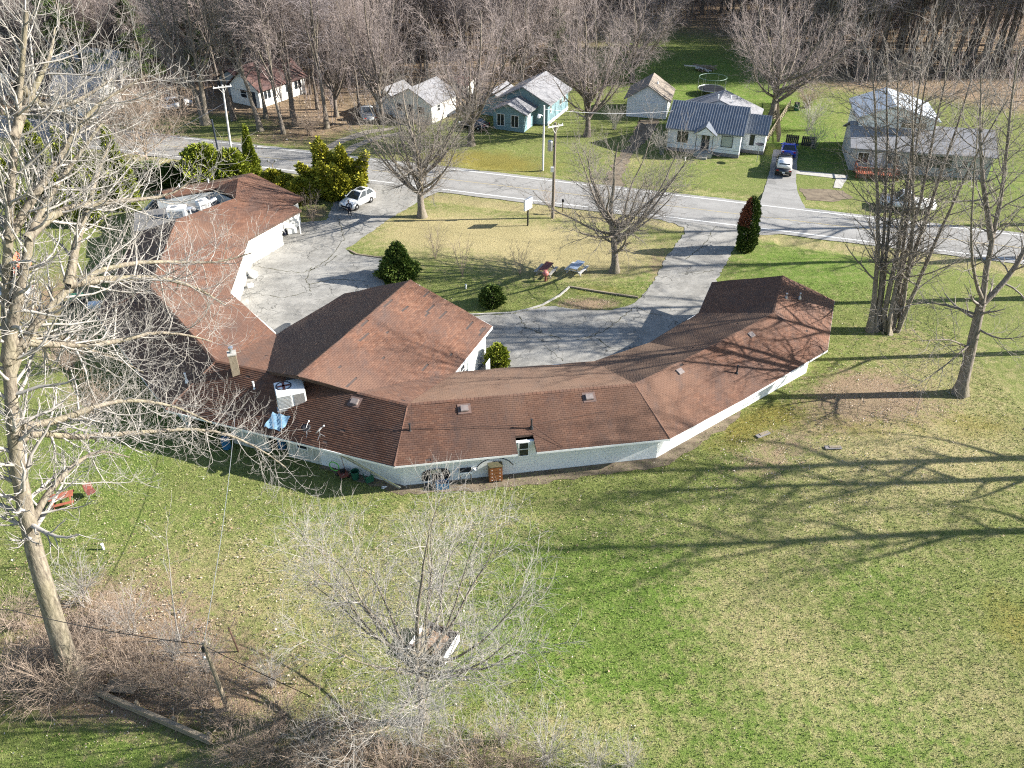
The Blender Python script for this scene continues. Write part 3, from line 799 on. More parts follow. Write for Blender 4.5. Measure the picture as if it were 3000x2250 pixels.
def tree_parts(skel, levels, seed, tsides=8):
    """skel: list of (polyline, r0, r1); levels: list of dicts -> (trunk (V,F), crown (V,F))"""
    rg = np.random.default_rng(seed)
    trunk = []; cur = []
    for e_ in skel:
        pl, r0, r1 = e_[:3]
        K = max(4, min(14, int(len(pl) * 2)))
        Q, rr, L = poly_branch(pl, r0, r1, K)
        Q[1:] += rg.normal(0, 0.012 * L / K, Q[1:].shape)
        trunk.append(tubes(Q[None], rr[None], tsides if r0 > 0.1 else 5))
        cur.append((Q[None], rr[None], np.array([L]), e_[3] if len(e_) > 3 else None))
    crown = []
    src = cur
    for li, lv in enumerate(levels):
        nxt = []
        for e_ in src:
            P, Rr, L = e_[:3]; tz = e_[3] if len(e_) > 3 else None
            n = lv['n']
            if lv.get('per_m'):
                n = max(1, int(round(lv['per_m'] * float(L.mean()) * (1 - tz if tz is not None else 1))))
            pos, d, ln, r = spawn(P, Rr, L, n, tz if tz is not None else lv.get('t0', 0.2), lv.get('t1', 1.0), lv['ang'], rg, lv.get('lr', 0.5), lv.get('rr', 0.5), lv.get('rmin', 0.008), lv.get('shape'), lv.get('asd', 0.18))
            if len(pos) == 0: continue
            if 'len' in lv:
                ln = rg.uniform(lv['len'][0], lv['len'][1], len(pos))
            ln = np.clip(ln, 0.15, lv.get('lmax', 99))
            P2, R2 = grow(pos, d, ln, r, lv.get('K', 4), lv.get('wob', 0.12), lv.get('trop', 0.06), rg, lv.get('tip', 0.3), lv.get('curl', 0.0))
            P2[:, :, 2] = np.maximum(P2[:, :, 2], 0.15)
            (trunk if lv.get('thick') else crown).append(tubes(P2, R2, lv.get('S', 3)))
            nxt.append((P2, R2, ln))
        if nxt and li < len(levels) - 1:
            ks = {p.shape[1] for p, _, _ in nxt}
            if len(ks) == 1:
                nxt = [(np.concatenate([x[0] for x in nxt]), np.concatenate([x[1] for x in nxt]), np.concatenate([x[2] for x in nxt]))]
        src = nxt
    return join(trunk), (join(crown) if crown else None)

def make_tree(name, label, loc, skel, levels, seed, mt, mc, group=None, rz=0.0, tsides=8, flare=True):
    root = thing(name, label, "tree", loc, rz, group)
    (tv, tf), cr = tree_parts(skel, levels, seed, tsides)
    if flare:
        z = tv[:, 2]; ctr = np.array(skel[0][0][0][:2])
        k = 1 + 0.55 * np.exp(-np.maximum(z, 0) / 0.35)
        near = np.linalg.norm(tv[:, :2] - ctr, axis=1) < 1.2
        tv[near, 0] = ctr[0] + (tv[near, 0] - ctr[0]) * k[near]; tv[near, 1] = ctr[1] + (tv[near, 1] - ctr[1]) * k[near]
    link_mesh("trunk", np_mesh("trunk", tv, tf, True), M[mt], root)
    if cr is not None:
        link_mesh("crown", np_mesh("crown", cr[0], cr[1], True), M[mc], root)
    return root

def vase_skel(h, r, nl, seed, fork=0.28, spread=0.35, leader=True):
    """a short trunk that breaks into ascending limbs"""
    q = random.Random(seed)
    out = []
    top = [(0, 0, -0.1), (q.uniform(-.1, .1), q.uniform(-.1, .1), h * fork * 0.5), (q.uniform(-.15, .15), q.uniform(-.15, .15), h * fork)]
    if leader:
        x, y, z = top[-1]
        for i in range(1, 6):
            x += q.uniform(-.04, .04) * h; y += q.uniform(-.04, .04) * h
            top.append((x, y, h * (fork + (0.97 - fork) * i / 5)))
    out.append((top, r, r * 0.12 if leader else r * 0.75))
    for i in range(nl):
        a = i * 2.399 + q.uniform(-.4, .4)
        t = q.uniform(0.55, 1.0) * fork * h + (q.uniform(0, 0.25) * h if leader else 0)
        low = i % 3 == 0
        L = h * (q.uniform(0.42, 0.62) if low else q.uniform(0.72, 1.0)) - t * (0.6 if low else 1.0)
        sp = spread * q.uniform(0.7, 1.25) * h * (1.1 - 0.5 * t / h) * (1.12 if low else 1.0)
        pl = []
        for k in range(7):
            u = k / 6
            rad = sp * (u ** 0.75)
            aa = a + q.uniform(-.12, .12)
            pl.append((rad * math.cos(aa), rad * math.sin(aa), t + L * (u ** 1.15)))
        pl[0] = (0, 0, t)
        out.append((pl, r * q.uniform(0.32, 0.5), r * 0.06))
    return out

# ------------------------------------------------------------------ the motel-like building
MOT = (-4.0, 52.0, 0.0)
motel = thing("motel_building", "long bent white block building with brown shingle roofs around a courtyard", "building", MOT, world_coords=True)
P3 = lambda x, y, z: np.array([x, y, z], float)
R1 = P3(-6.61, 42.19, 3.9); R2 = P3(8.02, 44.42, 3.9); R3 = P3(19.55, 53.65, 3.9); R4 = P3(21.81, 59.59, 3.9)
O1 = P3(-7.12, 38.03, 2.3); O2 = P3(9.93, 40.68, 2.3); O3 = P3(23.07, 51.01, 2.3); O4 = P3(25.92, 58.37, 2.3)
I1 = P3(5.86, 49.3, 2.45); I2 = P3(14.57, 56.17, 2.45); I3 = P3(16.61, 61.24, 2.45)
L0 = P3(-16.41, 45.93, 3.9); L1 = P3(-20.18, 47.17, 3.9); L2 = P3(-28.43, 57.75, 3.9); L3 = P3(-30.94, 71.3, 3.6)
Q1 = P3(-22.8, 43.7, 2.3); Q2 = P3(-32.4, 56.0, 2.3); Q3 = P3(-35.1, 71.0, 2.3)
FF = P3(-17.62, 52.82, 2.5); i1 = P3(-22.94, 59.42, 2.5); i2 = P3(-24.05, 69.44, 2.5); i3 = P3(-20.6, 76.1, 2.5)
KK = P3(-26.84, 76.15, 3.7); MM = P3(-27.76, 80.63, 3.9); WW = P3(-29.48, 78.59, 3.72); TT = P3(-27.99, 85.94, 2.5); NN = P3(-20.96, 79.07, 2.5)
ST = P3(-21.8, 77.17, 2.62)
BR = P3(-34.6, 77.9, 3.62); BF = P3(-33.8, 76.6, 3.5); BB = P3(-37.0, 80.6, 2.5)
AA = P3(-7.74, 56.3, 5.25); BBl = P3(-13.51, 59.01, 2.6); CC = P3(-1.47, 53.89, 2.6); DD = P3(-13.6, 43.35, 5.25); EE = P3(-3.95, 47.78, 2.55)
RP = P3(-9.95, 43.45, 3.93)
lerp = lambda a, b, t: a + (b - a) * t
CP = lerp(CC, AA, (3.93 - 2.6) / (5.25 - 2.6)); BP = lerp(BBl, AA, (3.9 - 2.6) / (5.25 - 2.6))
eL = np.linalg.norm(O2 - O1)
I1b = P3(10.18, 51.84, 2.45); R2b = lerp(R2, R3, 0.42) + P3(0.1, -0.12, 0)
un0, un1, vn = (0.36 + 7.12) / 17.05, (1.52 + 7.12) / 17.05, 0.30
fa = lambda u, v: lerp(lerp(O1, O2, u), lerp(R1, R2, u), v)
facets = [  # eave left, eave right, ridge right, ridge left, share of missing tabs
    (fa(0, 0), fa(un0, 0), fa(un0, 1), fa(0, 1), 0.002), (fa(un0, vn), fa(un1, vn), fa(un1, 1), fa(un0, 1), 0.002), (fa(un1, 0), fa(1, 0), fa(1, 1), fa(un1, 1), 0.002),
    (O2, lerp(O2, O3, .42) + P3(.1, -.12, 0), R2b, R2, 0.002), (lerp(O2, O3, .42) + P3(.1, -.12, 0), O3, R3, R2b, 0.002), (O3, O4, R4, R3, 0.002),
    (EE, I1, R2, R1, 0.003), (EE, EE, R1, RP, 0.003), (I1, I1b, R2b, R2, 0.003), (I1b, I2, R3, R2b, 0.003), (I2, I3, R4, R3, 0.003),
    (Q1, O1, R1, L1, 0.004), (Q2, Q1, L1, L2, 0.004), (Q3, Q2, L2, L3, 0.003),
    (FF, FF, L0, L1, 0.003), (i1, FF, L1, L2, 0.003), (i2, i1, L2, L3, 0.004), (i3, i2, L3, KK, 0.001),
    (ST, i3, KK, KK, 0.001), (NN, ST, KK, MM, 0.001), (TT, NN, MM, MM, 0.001), (BB, TT, MM, BR, 0.001), (BF, WW, MM, BR, 0.001), (WW, KK, MM, MM, 0.001),
    (EE, CC, CP, RP, 0.012), (RP, CP, AA, DD, 0.016), (BBl, FF, L0, BP, 0.004), (BP, L0, DD, AA, 0.004),
]
base = MB(); Vt = []; Rt = []; per_tab = []
TW, EXPO = 0.30, 0.145
shr = np.random.default_rng(5)
for fi, (a, b, c_, d_, miss) in enumerate(facets):
    nrm = np.cross((b - a) if np.linalg.norm(b - a) > 1e-6 else (c_ - d_), (d_ - a))
    nrm = nrm / np.linalg.norm(nrm)
    if nrm[2] < 0:
        a, b, c_, d_ = b, a, d_, c_
        nrm = -nrm
    pts = [a, b, c_, d_]
    uniq = []
    for p in pts:
        if not any(np.linalg.norm(p - q) < 1e-6 for q in uniq): uniq.append(p)
    gN = 8
    for dz_, flip in ((0.012, False), (0.15, True)):
        gp = [lerp(lerp(a, b, i / gN), lerp(d_, c_, i / gN), j / gN) - nrm * dz_ for j in range(gN + 1) for i in range(gN + 1)]
        gf = [(j * (gN + 1) + i, j * (gN + 1) + i + 1, (j + 1) * (gN + 1) + i + 1, (j + 1) * (gN + 1) + i) for j in range(gN) for i in range(gN)]
        base.add(gp, [q[::-1] for q in gf] if flip else gf)
    ed = (b - a) if np.linalg.norm(b - a) > np.linalg.norm(c_ - d_) else (c_ - d_)
    ed = ed / np.linalg.norm(ed)
    slope = 0.5 * (np.linalg.norm(d_ - a) + np.linalg.norm(c_ - b))
    hgt_ = np.linalg.norm(np.cross(ed, (0.5 * (c_ + d_) - 0.5 * (a + b))))
    nc = max(2, int(hgt_ / EXPO))
    for k in range(nc):
        v0, v1 = k / nc, min(1.0, (k + 1.0) / nc)
        l0, r0 = lerp(a, d_, v0), lerp(b, c_, v0)
        l1, r1 = lerp(a, d_, v1), lerp(b, c_, v1)
        s0, s1 = (l0 - a) @ ed, (r0 - a) @ ed
        q0, q1 = (l1 - a) @ ed, (r1 - a) @ ed
        lo, hi = max(s0, q0) if False else min(s0, q0), max(s1, q1)
        off = (0.5 * TW if k % 2 else 0.0) + shr.uniform(-0.012, 0.012)
        e0 = np.floor((lo - off) / TW) * TW + off
        xs = np.arange(e0, hi, TW)
        if len(xs) == 0: continue
        x0b = np.clip(xs + 0.006, s0, s1); x1b = np.clip(xs + TW - 0.006, s0, s1)
        x0t = np.clip(xs + 0.006, q0, q1); x1t = np.clip(xs + TW - 0.006, q0, q1)
        ok = ((x1b - x0b) > 0.02) | ((x1t - x0t) > 0.02)
        start = shr.random(len(xs)) < miss * 0.6
        run = shr.integers(1, 5, len(xs)) if miss > 0.01 else np.ones(len(xs), int)
        for si in np.nonzero(start)[0]: ok[si:si + run[si]] = False
        x0b, x1b, x0t, x1t = x0b[ok], x1b[ok], x0t[ok], x1t[ok]
        m = len(x0b)
        if m == 0: continue
        den_b = max(s1 - s0, 1e-6); den_t = max(q1 - q0, 1e-6)
        lift = nrm * 0.020 + nrm * 0.006 * shr.random((m, 1))
        pb0 = l0 + ((x0b - s0) / den_b)[:, None] * (r0 - l0); pb1 = l0 + ((x1b - s0) / den_b)[:, None] * (r0 - l0)
        pt0 = l1 + ((x0t - q0) / den_t)[:, None] * (r1 - l1); pt1 = l1 + ((x1t - q0) / den_t)[:, None] * (r1 - l1)
        quad = np.stack([pb0 + lift, pb1 + lift, pt1 + nrm * 0.004, pt0 + nrm * 0.004, pb0, pb1], 1)
        Vt.append(quad); Rt.append(shr.random(m))
def sag(X, Y):
    return 0.03 * np.sin(0.8 * X + 0.5 * Y) * np.sin(0.33 * X - 0.7 * Y + 1) + 0.012 * np.sin(2.3 * X + 1.1 * Y)
VA = np.concatenate(Vt); VA[:, :, 2] += sag(VA[:, :, 0], VA[:, :, 1])
base.v = [(p[0], p[1], p[2] + float(sag(p[0], p[1]))) for p in base.v]
VT = VA - np.array(MOT); RT = np.concatenate(Rt)
roof = base.build("roof", 'shinglebase', motel)
ctr = VT.mean(1) + np.array(MOT)
# clumps of missing tabs on the central slope
dist = np.linalg.norm(ctr - np.array([0, 0, 35.0]), axis=1)
full = np.linalg.norm(VT[:, 1] - VT[:, 0], axis=1) > 0.27
inview = (ctr[:, 1] < 44) & full & (ctr[:, 0] > -8) & (ctr[:, 0] < 9)
order = np.argsort(np.where(inview, dist, 1e9))
ind = order[:300]
rest = np.ones(len(VT), bool); rest[ind] = False
TF = np.array([(0, 1, 2, 3), (4, 5, 1, 0)])
def tab_mesh(name, Q, rr):
    n_ = len(Q)
    F_ = (TF[None] + (np.arange(n_) * 6)[:, None, None]).reshape(-1, 4)
    return np_mesh(name, Q.reshape(-1, 3), F_, rnd=np.repeat(rr, 2))
link_mesh("shingle_courses", tab_mesh("shingle_courses", VT[rest], RT[rest]), M['shingle'], roof, kind="stuff")
for i in ind:
    link_mesh("shingle", tab_mesh("shingle", VT[i:i + 1], RT[i:i + 1]), M['shingle'], roof)

# ridge and hip caps
def caps(pts, name="ridge_cap", w=0.15, lift=0.035):
    Q = []; rr = []
    for a, b in zip(pts[:-1], pts[1:]):
        d = b - a; L = np.linalg.norm(d); d = d / L
        side = np.cross(d, [0, 0, 1.0]); side /= np.linalg.norm(side)
        k = max(1, int(L / 0.25))
        for i in range(k):
            p = a + d * (L * i / k); q = a + d * (L * (i + 1) / k + 0.04)
            up = np.array([0, 0, lift]); dn = np.array([0, 0, -0.03])
            for sg in (-1, 1):
                Q.append(np.stack([p + up + np.array([0, 0, .012]), q + up, q + side * sg * w + dn, p + side * sg * w + dn + np.array([0, 0, .012])])); rr.append(shr.random())
    V_ = np.concatenate(Q) - np.array(MOT)
    link_mesh(name, np_mesh(name, V_, np.arange(len(V_)).reshape(-1, 4), rnd=rr), M['shingle'], roof)
caps([RP, R1, R2, R2b, R3, R4]); caps([L0, L1, L2, L3]); caps([DD, AA]); caps([BR, MM]); caps([MM, NN], w=0.12); caps([MM, TT], w=0.12)
caps([O1 + P3(0, 0, .03), R1], "hip_cap", 0.12, 0.03); caps([O2 + P3(0, 0, .03), R2], "hip_cap", 0.08, 0.02); caps([O3 + P3(0, 0, .03), R3], "hip_cap", 0.1, 0.02); caps([Q1 + P3(0, 0, .03), L1], "hip_cap", 0.12, 0.03); caps([Q2 + P3(0, 0, .03), L2], "hip_cap", 0.1, 0.02)

# fascia boards along the eaves and rakes
def fascia(pts, m='fascia', h=0.2, name="fascia", out=0.03):
    mb = MB()
    for a, b in zip(pts[:-1], pts[1:]):
        mb.beam(tuple(a - P3(0, 0, h / 2 + 0.005)), tuple(b - P3(0, 0, h / 2 + 0.005)), 0.035, h)
    mb.build(name, m, roof)
n0a, n0b = fa(un0, 0), fa(un1, 0)
fascia([Q3, Q2, Q1, O1, n0a], 'trim', 0.14); fascia([n0b, O2, lerp(O2, O3, .42) + P3(.1, -.12, 0), O3, O4], 'trim', 0.14); fascia([O4, R4, I3], 'fascia', 0.16)
fascia([I3, I2, I1b, I1, EE], 'trim', 0.16); fascia([EE, CC], 'trim', 0.2); fascia([CC, AA, BBl], 'trim', 0.18); fascia([BBl, FF], 'fascia', 0.16)
fascia([FF, i1, i2, i3], 'fascia', 0.2); fascia([i3, ST, NN, TT, BB], 'fascia', 0.2); fascia([BB, BR], 'fascia', 0.16)
fascia([L0, DD, RP], 'fascia', 0.2); fascia([L3, KK, WW, BF], 'fascia', 0.12); fascia([fa(un0, vn), fa(un1, vn)], 'fascia', 0.16); fascia([Q3, L3], 'fascia', 0.16)
g_ = MB()
g_.add([L0 + P3(.1, .05, -.2), DD + P3(.15, 1.15, -.25), RP + P3(-.1, .05, -.2), RP + P3(-.1, .05, -1.2), L0 + P3(.1, .05, -1.2)], [(0, 1, 2, 3, 4)])
g_.build("gable_wall", 'fascia', motel)

# walls: outside is on the right hand of p0 -> p1
def frame_of(p0, p1):
    p0 = np.array(p0, float); p1 = np.array(p1, float)
    d = p1 - p0; L = np.linalg.norm(d); d = d / L
    return p0, d, np.array([d[1], -d[0]]), L
def wbox(mb, p0, p1, s0, s1, z0, z1, o0, o1):
    p, d, n_, L = frame_of(p0, p1)
    c = [p + d * s0 + n_ * o0, p + d * s1 + n_ * o0, p + d * s1 + n_ * o1, p + d * s0 + n_ * o1]
    mb.prism([tuple(x) for x in c], z0, z1)
    return mb
def wall(parent, p0, p1, z0, z1, m='white', name="wall", th=0.2):
    L = frame_of(p0, p1)[3]
    return wbox(MB(), p0, p1, 0, L, z0, z1, -th, 0).build(name, m, parent)
def window(parent, p0, p1, s, z0, w, h, frame='trim', pane='glass', mid='h', out=0.05, name="window", fw=0.07):
    mb = MB()
    for a, b, c_, e in ((s, s + w, z0, z0 + fw), (s, s + w, z0 + h - fw, z0 + h), (s, s + fw, z0 + fw, z0 + h - fw), (s + w - fw, s + w, z0 + fw, z0 + h - fw)):
        wbox(mb, p0, p1, a, b, c_, e, 0.0, out)
    if mid == 'h': wbox(mb, p0, p1, s + fw, s + w - fw, z0 + h / 2 - 0.025, z0 + h / 2 + 0.025, 0.0, out * 0.8)
    if mid == 'v': wbox(mb, p0, p1, s + w / 2 - 0.025, s + w / 2 + 0.025, z0 + fw, z0 + h - fw, 0.0, out * 0.8)
    f = mb.build(name, frame, parent)
    wbox(MB(), p0, p1, s + fw * 0.6, s + w - fw * 0.6, z0 + fw * 0.6, z0 + h - fw * 0.6, 0.004, out * 0.4).build("pane", pane, f)
    return f
def door(parent, p0, p1, s, z0, w, h, m='trim', panels=0, out=0.05, glassrow=False, name="door"):
    f = wbox(MB(), p0, p1, s, s + w, z0, z0 + h, 0.0, out).build(name, m, parent)
    hb = MB(); wbox(hb, p0, p1, s + w - 0.14, s + w - 0.08, z0 + h * 0.46, z0 + h * 0.5, out, out + 0.05); hb.build("handle", 'darkmetal', f)
    if glassrow:
        for k in range(3):
            wbox(MB(), p0, p1, s + w * (0.12 + 0.27 * k), s + w * (0.32 + 0.27 * k), z0 + h * 0.78, z0 + h * 0.9, out, out + 0.008).build("pane", 'glass', f)
    for k in range(panels):
        zz = z0 + h * (0.06 + 0.9 * k / panels)
        wbox(MB(), p0, p1, s + w * 0.06, s + w * 0.94, zz, zz + h * 0.9 / panels - 0.04, out, out + 0.015).build("panel", m, f)
    return f

W1 = (-6.77, 38.9); W2 = (9.4, 41.58); W3 = (22.1, 51.5); W4 = (24.5, 57.7); W5 = (17.0, 60.2); W6 = (15.1, 55.9); W7 = (6.2, 48.85); W8 = (-3.6, 47.5)
WA = (-12.3, 40.9); WB = (-14.4, 41.65); WC = (-18.6, 43.15); WD = (-20.2, 43.75); WE = (-22.0, 44.4)
ZT = 2.5
wF = wall(motel, W1, W2, -0.05, ZT, 'block'); wR = wall(motel, W2, W3, -0.05, ZT, 'block'); wall(motel, W3, W4, -0.05, ZT, 'white'); wall(motel, W4, W5, -0.05, 2.3, 'white')
wall(motel, W5, W6, -0.05, 2.3); wall(motel, W6, W7, -0.05, 2.3); wall(motel, W7, W8, -0.05, 2.3)
wL = wall(motel, WA, W1, -0.05, ZT, 'block')
wS = wall(motel, WB, WA, -0.05, ZT, 'cream'); wS2 = wall(motel, WC, (-16.0, 42.22), -0.05, ZT, 'cream')
wall(motel, (-16.0, 44.0), (-13.9, 43.3), -0.05, ZT, 'cream', "recess_wall"); wall(motel, (-14.4, 41.65), (-13.9, 43.3), -0.05, ZT, 'cream', "recess_wall"); wall(motel, (-22.0, 46.5), (-18.2, 45.0), -0.05, ZT, 'cream', "recess_wall")
wall(motel, (-31.5, 56.2), (-22.2, 44.8), -0.05, ZT, 'cream'); wall(motel, (-34.2, 70.8), (-31.5, 56.2), -0.05, ZT, 'cream')
for p0, p1, w_ in ((WB, WA, wS), (WC, (-16.0, 42.22), wS2)):   # vertical boards
    L = frame_of(p0, p1)[3]; k = int(L / 0.2)
    for i in range(k):
        wbox(MB(), p0, p1, L * i / k + 0.012, L * (i + 1) / k - 0.012, 0.02, ZT - 0.02, 0.0, 0.015 + 0.006 * random.random()).build("board", 'cream', w_)
# concrete blocks
bw, bh = 0.405, 0.205
blk = MB().box((0, 0, 0), (bw - 0.012, 0.03, bh - 0.012)).mesh("block")
bpos = []
windows_on = {0: [(1.85, 3.15, 1.7, 2.5), (7.0, 8.4, 1.55, 2.6), (10.5, 11.9, 1.75, 2.5)], 1: [], 2: []}
joined = {0: MB(), 1: MB(), 2: MB()}
for wi, (p0, p1, w_) in enumerate(((W1, W2, wF), (W2, W3, wR), (WA, W1, wL))):
    p, d, n_, L = frame_of(p0, p1)
    for r_ in range(12):
        s_ = -bw * 0.5 if r_ % 2 else 0.0
        while s_ < L - 0.02:
            a_, b_ = max(s_, 0.0), min(s_ + bw, L)
            zc = r_ * bh + bh / 2
            if b_ - a_ > 0.06 and not any(a_ < w1_ and b_ > w0_ and zc + bh / 2 > z0_ and zc - bh / 2 < z1_ for w0_, w1_, z0_, z1_ in windows_on[wi]):
                mid_ = p + d * (a_ + b_) / 2
                if b_ - a_ > bw - 0.01:
                    bpos.append((math.hypot(mid_[0], mid_[1]) + (0 if r_ < 8 else 50), wi, w_, mid_ + n_ * 0.0, zc, math.atan2(d[1], d[0]), a_, b_, p0, p1))
                else:
                    wbox(joined[wi], p0, p1, a_ + .006, b_ - .006, zc - bh / 2 + .006, zc + bh / 2 - .006, -0.005, 0.012)
            s_ += bw
bpos.sort(key=lambda t: t[0])
for k, (ds, wi, w_, mid_, zc, ang, a_, b_, p0, p1) in enumerate(bpos):
    if k < 300:
        o = link_mesh("block", blk, M['block'], w_)
        nn = frame_of(p0, p1)[2]
        o.location = (mid_[0] + nn[0] * (-0.003) - MOT[0], mid_[1] + nn[1] * (-0.003) - MOT[1], zc - MOT[2]); o.rotation_euler = (0, 0, ang)
    else:
        wbox(joined[wi], p0, p1, a_ + .006, b_ - .006, zc - bh / 2 + .006, zc + bh / 2 - .006, -0.005, 0.012)
for wi, w_ in ((0, wF), (1, wR), (2, wL)):
    joined[wi].build("block_courses", 'block', w_, kind="stuff")
# front windows
window(motel, W1, W2, 1.9, 1.75, 1.2, 0.6, 'trim', 'glass', None); window(motel, W1, W2, 7.25, 1.35, 0.7, 1.15, 'trim', 'glass', 'h'); window(motel, W1, W2, 10.6, 1.8, 1.2, 0.6, 'trim', 'glass', None)
window(motel, WB, WA, 0.55, 0.95, 0.85, 1.25, 'trim', 'glass', 'h'); window(motel, WC, (-16.0, 42.22), 0.9, 1.2, 0.8, 0.9, 'trim', 'glass', 'h')
for s_ in (3.5, 7.5, 12.0): window(motel, W2, W3, s_, 1.6, 1.1, 0.7, 'trim', 'glass', None)
window(motel, W3, W4, 2.0, 1.2, 1.2, 1.0); door(motel, W4, W5, 2.5, 0.0, 0.95, 2.0)

# central block walls
CR0 = (-4.35, 47.7); CR1 = (-2.0, 53.5); CL1 = (-13.0, 58.3); CL0 = (-16.9, 52.6)
wall(motel, CR0, CR1, -0.05, 2.55); wall(motel, CR1, CL1, -0.05, 2.5); wall(motel, CL1, CL0, -0.05, 2.45)
gb = MB(); gb.add([(CR1[0], CR1[1], 2.5), (CL1[0], CL1[1], 2.5), (-7.9, 55.6, 4.9)], [(0, 1, 2)]); gb.build("gable_wall", 'white', motel)
door(motel, CR0, CR1, 0.35, 0.0, 0.9, 2.0, 'darkmetal'); window(motel, CR0, CR1, 1.6, 0.9, 0.8, 1.2, 'trim', 'glass', 'h'); window(motel, CR0, CR1, 2.5, 0.9, 0.5, 1.2, 'trim', 'paleglass', None); door(motel, CR0, CR1, 3.6, 0.0, 1.1, 2.1, 'trim', 3, glassrow=True); door(motel, CR0, CR1, 5.0, 0.0, 0.9, 2.0, 'trim')
# left wing courtyard walls
A0 = (-18.0, 53.3); A1 = (-23.3, 59.6); A2 = (-24.4, 69.5); A3 = (-22.3, 73.6); A4 = (-23.6, 74.3); A5 = (-21.6, 78.3); A6 = (-28.0, 85.2)
wall(motel, A1, A0, -0.05, 2.38); wall(motel, A2, A1, -0.05, 2.38); wall(motel, A3, A2, -0.05, 2.38); wall(motel, A4, A3, -0.05, 2.38); wall(motel, A5, A4, -0.05, 2.38); wall(motel, A6, A5, -0.05, 2.38)
wall(motel, (-36.5, 80.2), A6, -0.05, 2.35)
door(motel, A3, A2, 0.15, 0.0, 0.12, 2.3, 'darkmetal', name="post"); door(motel, A3, A2, 0.35, 0.0, 0.55, 2.2); door(motel, A3, A2, 1.0, 0.0, 0.55, 2.2); door(motel, A3, A2, 2.0, 0.0, 2.3, 2.2, 'trim', 4, name="garage_door")
door(motel, A2, A1, 0.5, 0.0, 0.95, 2.05, 'wood'); window(motel, A2, A1, 2.2, 0.9, 1.4, 1.2); door(motel, A2, A1, 5.0, 0.0, 0.95, 2.05, 'trim'); window(motel, A2, A1, 6.8, 0.9, 1.4, 1.2)
window(motel, A1, A0, 2.2, 0.9, 1.4, 1.2); door(motel, A1, A0, 4.5, 0.0, 0.95, 2.05)
MB().tube([(-21.0, 76.0, 0), (-21.0, 76.0, 2.4)], 0.06, 8).build("porch_post", 'trim', motel)
# flat roof in the well, with its inner walls
fr = MB(); fr.prism([(-31.2, 71.2), (-27.0, 76.1), (-29.6, 78.5), (-33.9, 76.5), (-36.6, 75.2), (-35.0, 71.0)], 2.2, 2.6); fr.build("flat_roof", 'flatroof', motel)
wall(motel, (-34.6, 76.35), (-29.75, 78.35), 2.5, 3.4, 'greysiding', "parapet", 0.1); wall(motel, (-29.7, 78.35), (-27.05, 76.2), 2.5, 3.45, 'greysiding', "parapet", 0.1); wall(motel, (-27.05, 76.05), (-31.0, 71.25), 2.5, 3.35, 'greysiding', "parapet", 0.1)
wall(motel, (-36.4, 79.8), (-36.4, 75.2), -0.05, 2.2, 'cream'); wall(motel, (-36.4, 75.2), (-34.9, 71.0), -0.05, 2.2, 'cream')

# chimney, vents and pipes belong to the building
ch = MB().box((-18.53, 46.0, 4.3), (0.5, 0.55, 1.9), 0.35).build("chimney", 'oldwood', motel)
MB().box((-18.53, 46.0, 5.28), (0.58, 0.63, 0.08), 0.35).build("chimney_cap", 'concrete', ch); MB().lathe([(0.11, 5.3), (0.11, 5.62), (0.16, 5.64), (0.16, 5.74), (0.02, 5.76)], 10, (-18.53, 46.0, 0)).build("flue", 'alu', ch)
def roof_vent(x, y, z, rz, sl):
    mb = MB()
    mb.extr([(-.26, -.2, -.12), (.26, -.2, -.12), (.26, -.2, .16), (-.26, -.2, .16)], (0, 0.45, 0.0))
    Mx = Matrix.Translation((x, y, z)) @ Matrix.Rotation(rz, 4, 'Z') @ Matrix.Rotation(sl, 4, 'X')
    mb.v = [tuple(Mx @ Vector(p)) for p in mb.v]
    o = mb.build("roof_vent", 'ventbox', motel, 0.03)
    fl = MB(); fl.add([(-.42, -.34, 0.03), (.42, -.34, 0.03), (.42, .42, 0.03), (-.42, .42, 0.03)], [(0, 1, 2, 3)]); fl.v = [tuple(Mx @ Vector(p)) for p in fl.v]; fl.build("flashing", 'flashing', o)
for x, y, z, rz in ((-10.07, 42.75, 3.62, -0.35), (-3.01, 42.0, 3.63, 0.16), (4.98, 43.25, 3.63, 0.16), (11.32, 46.2, 3.6, 0.67), (17.23, 50.9, 3.6, 0.67)):
    roof_vent(x, y, z, rz, 0.36)
def pipe(x, y, z, h=0.55, r=0.055, m='darkmetal'):
    MB().lathe([(r * 2.4, z - 0.15), (r * 1.5, z + 0.06), (r, z + 0.1), (r, z + h), (r * 1.25, z + h), (r * 1.25, z + h + 0.06)], 8, (x, y, 0)).build("vent_pipe", m, motel)
for x, y, z, m in ((-6.32, 40.4, 3.12, 'darkmetal'), (1.22, 40.95, 3.05, 'darkmetal'), (15.42, 47.0, 3.02, 'darkmetal'), (21.2, 56.3, 3.75, 'metal'), (22.4, 56.7, 3.55, 'metal'), (-21.9, 45.8, 3.2, 'trim'), (-17.0, 44.6, 3.35, 'trim'), (-33.6, 80.0, 3.0, 'trim'), (-30.8, 80.6, 3.3, 'trim'), (-30.2, 73.0, 3.2, 'trim')):
    pipe(x, y, z, 0.55 if m != 'metal' else 0.3, 0.06, m)
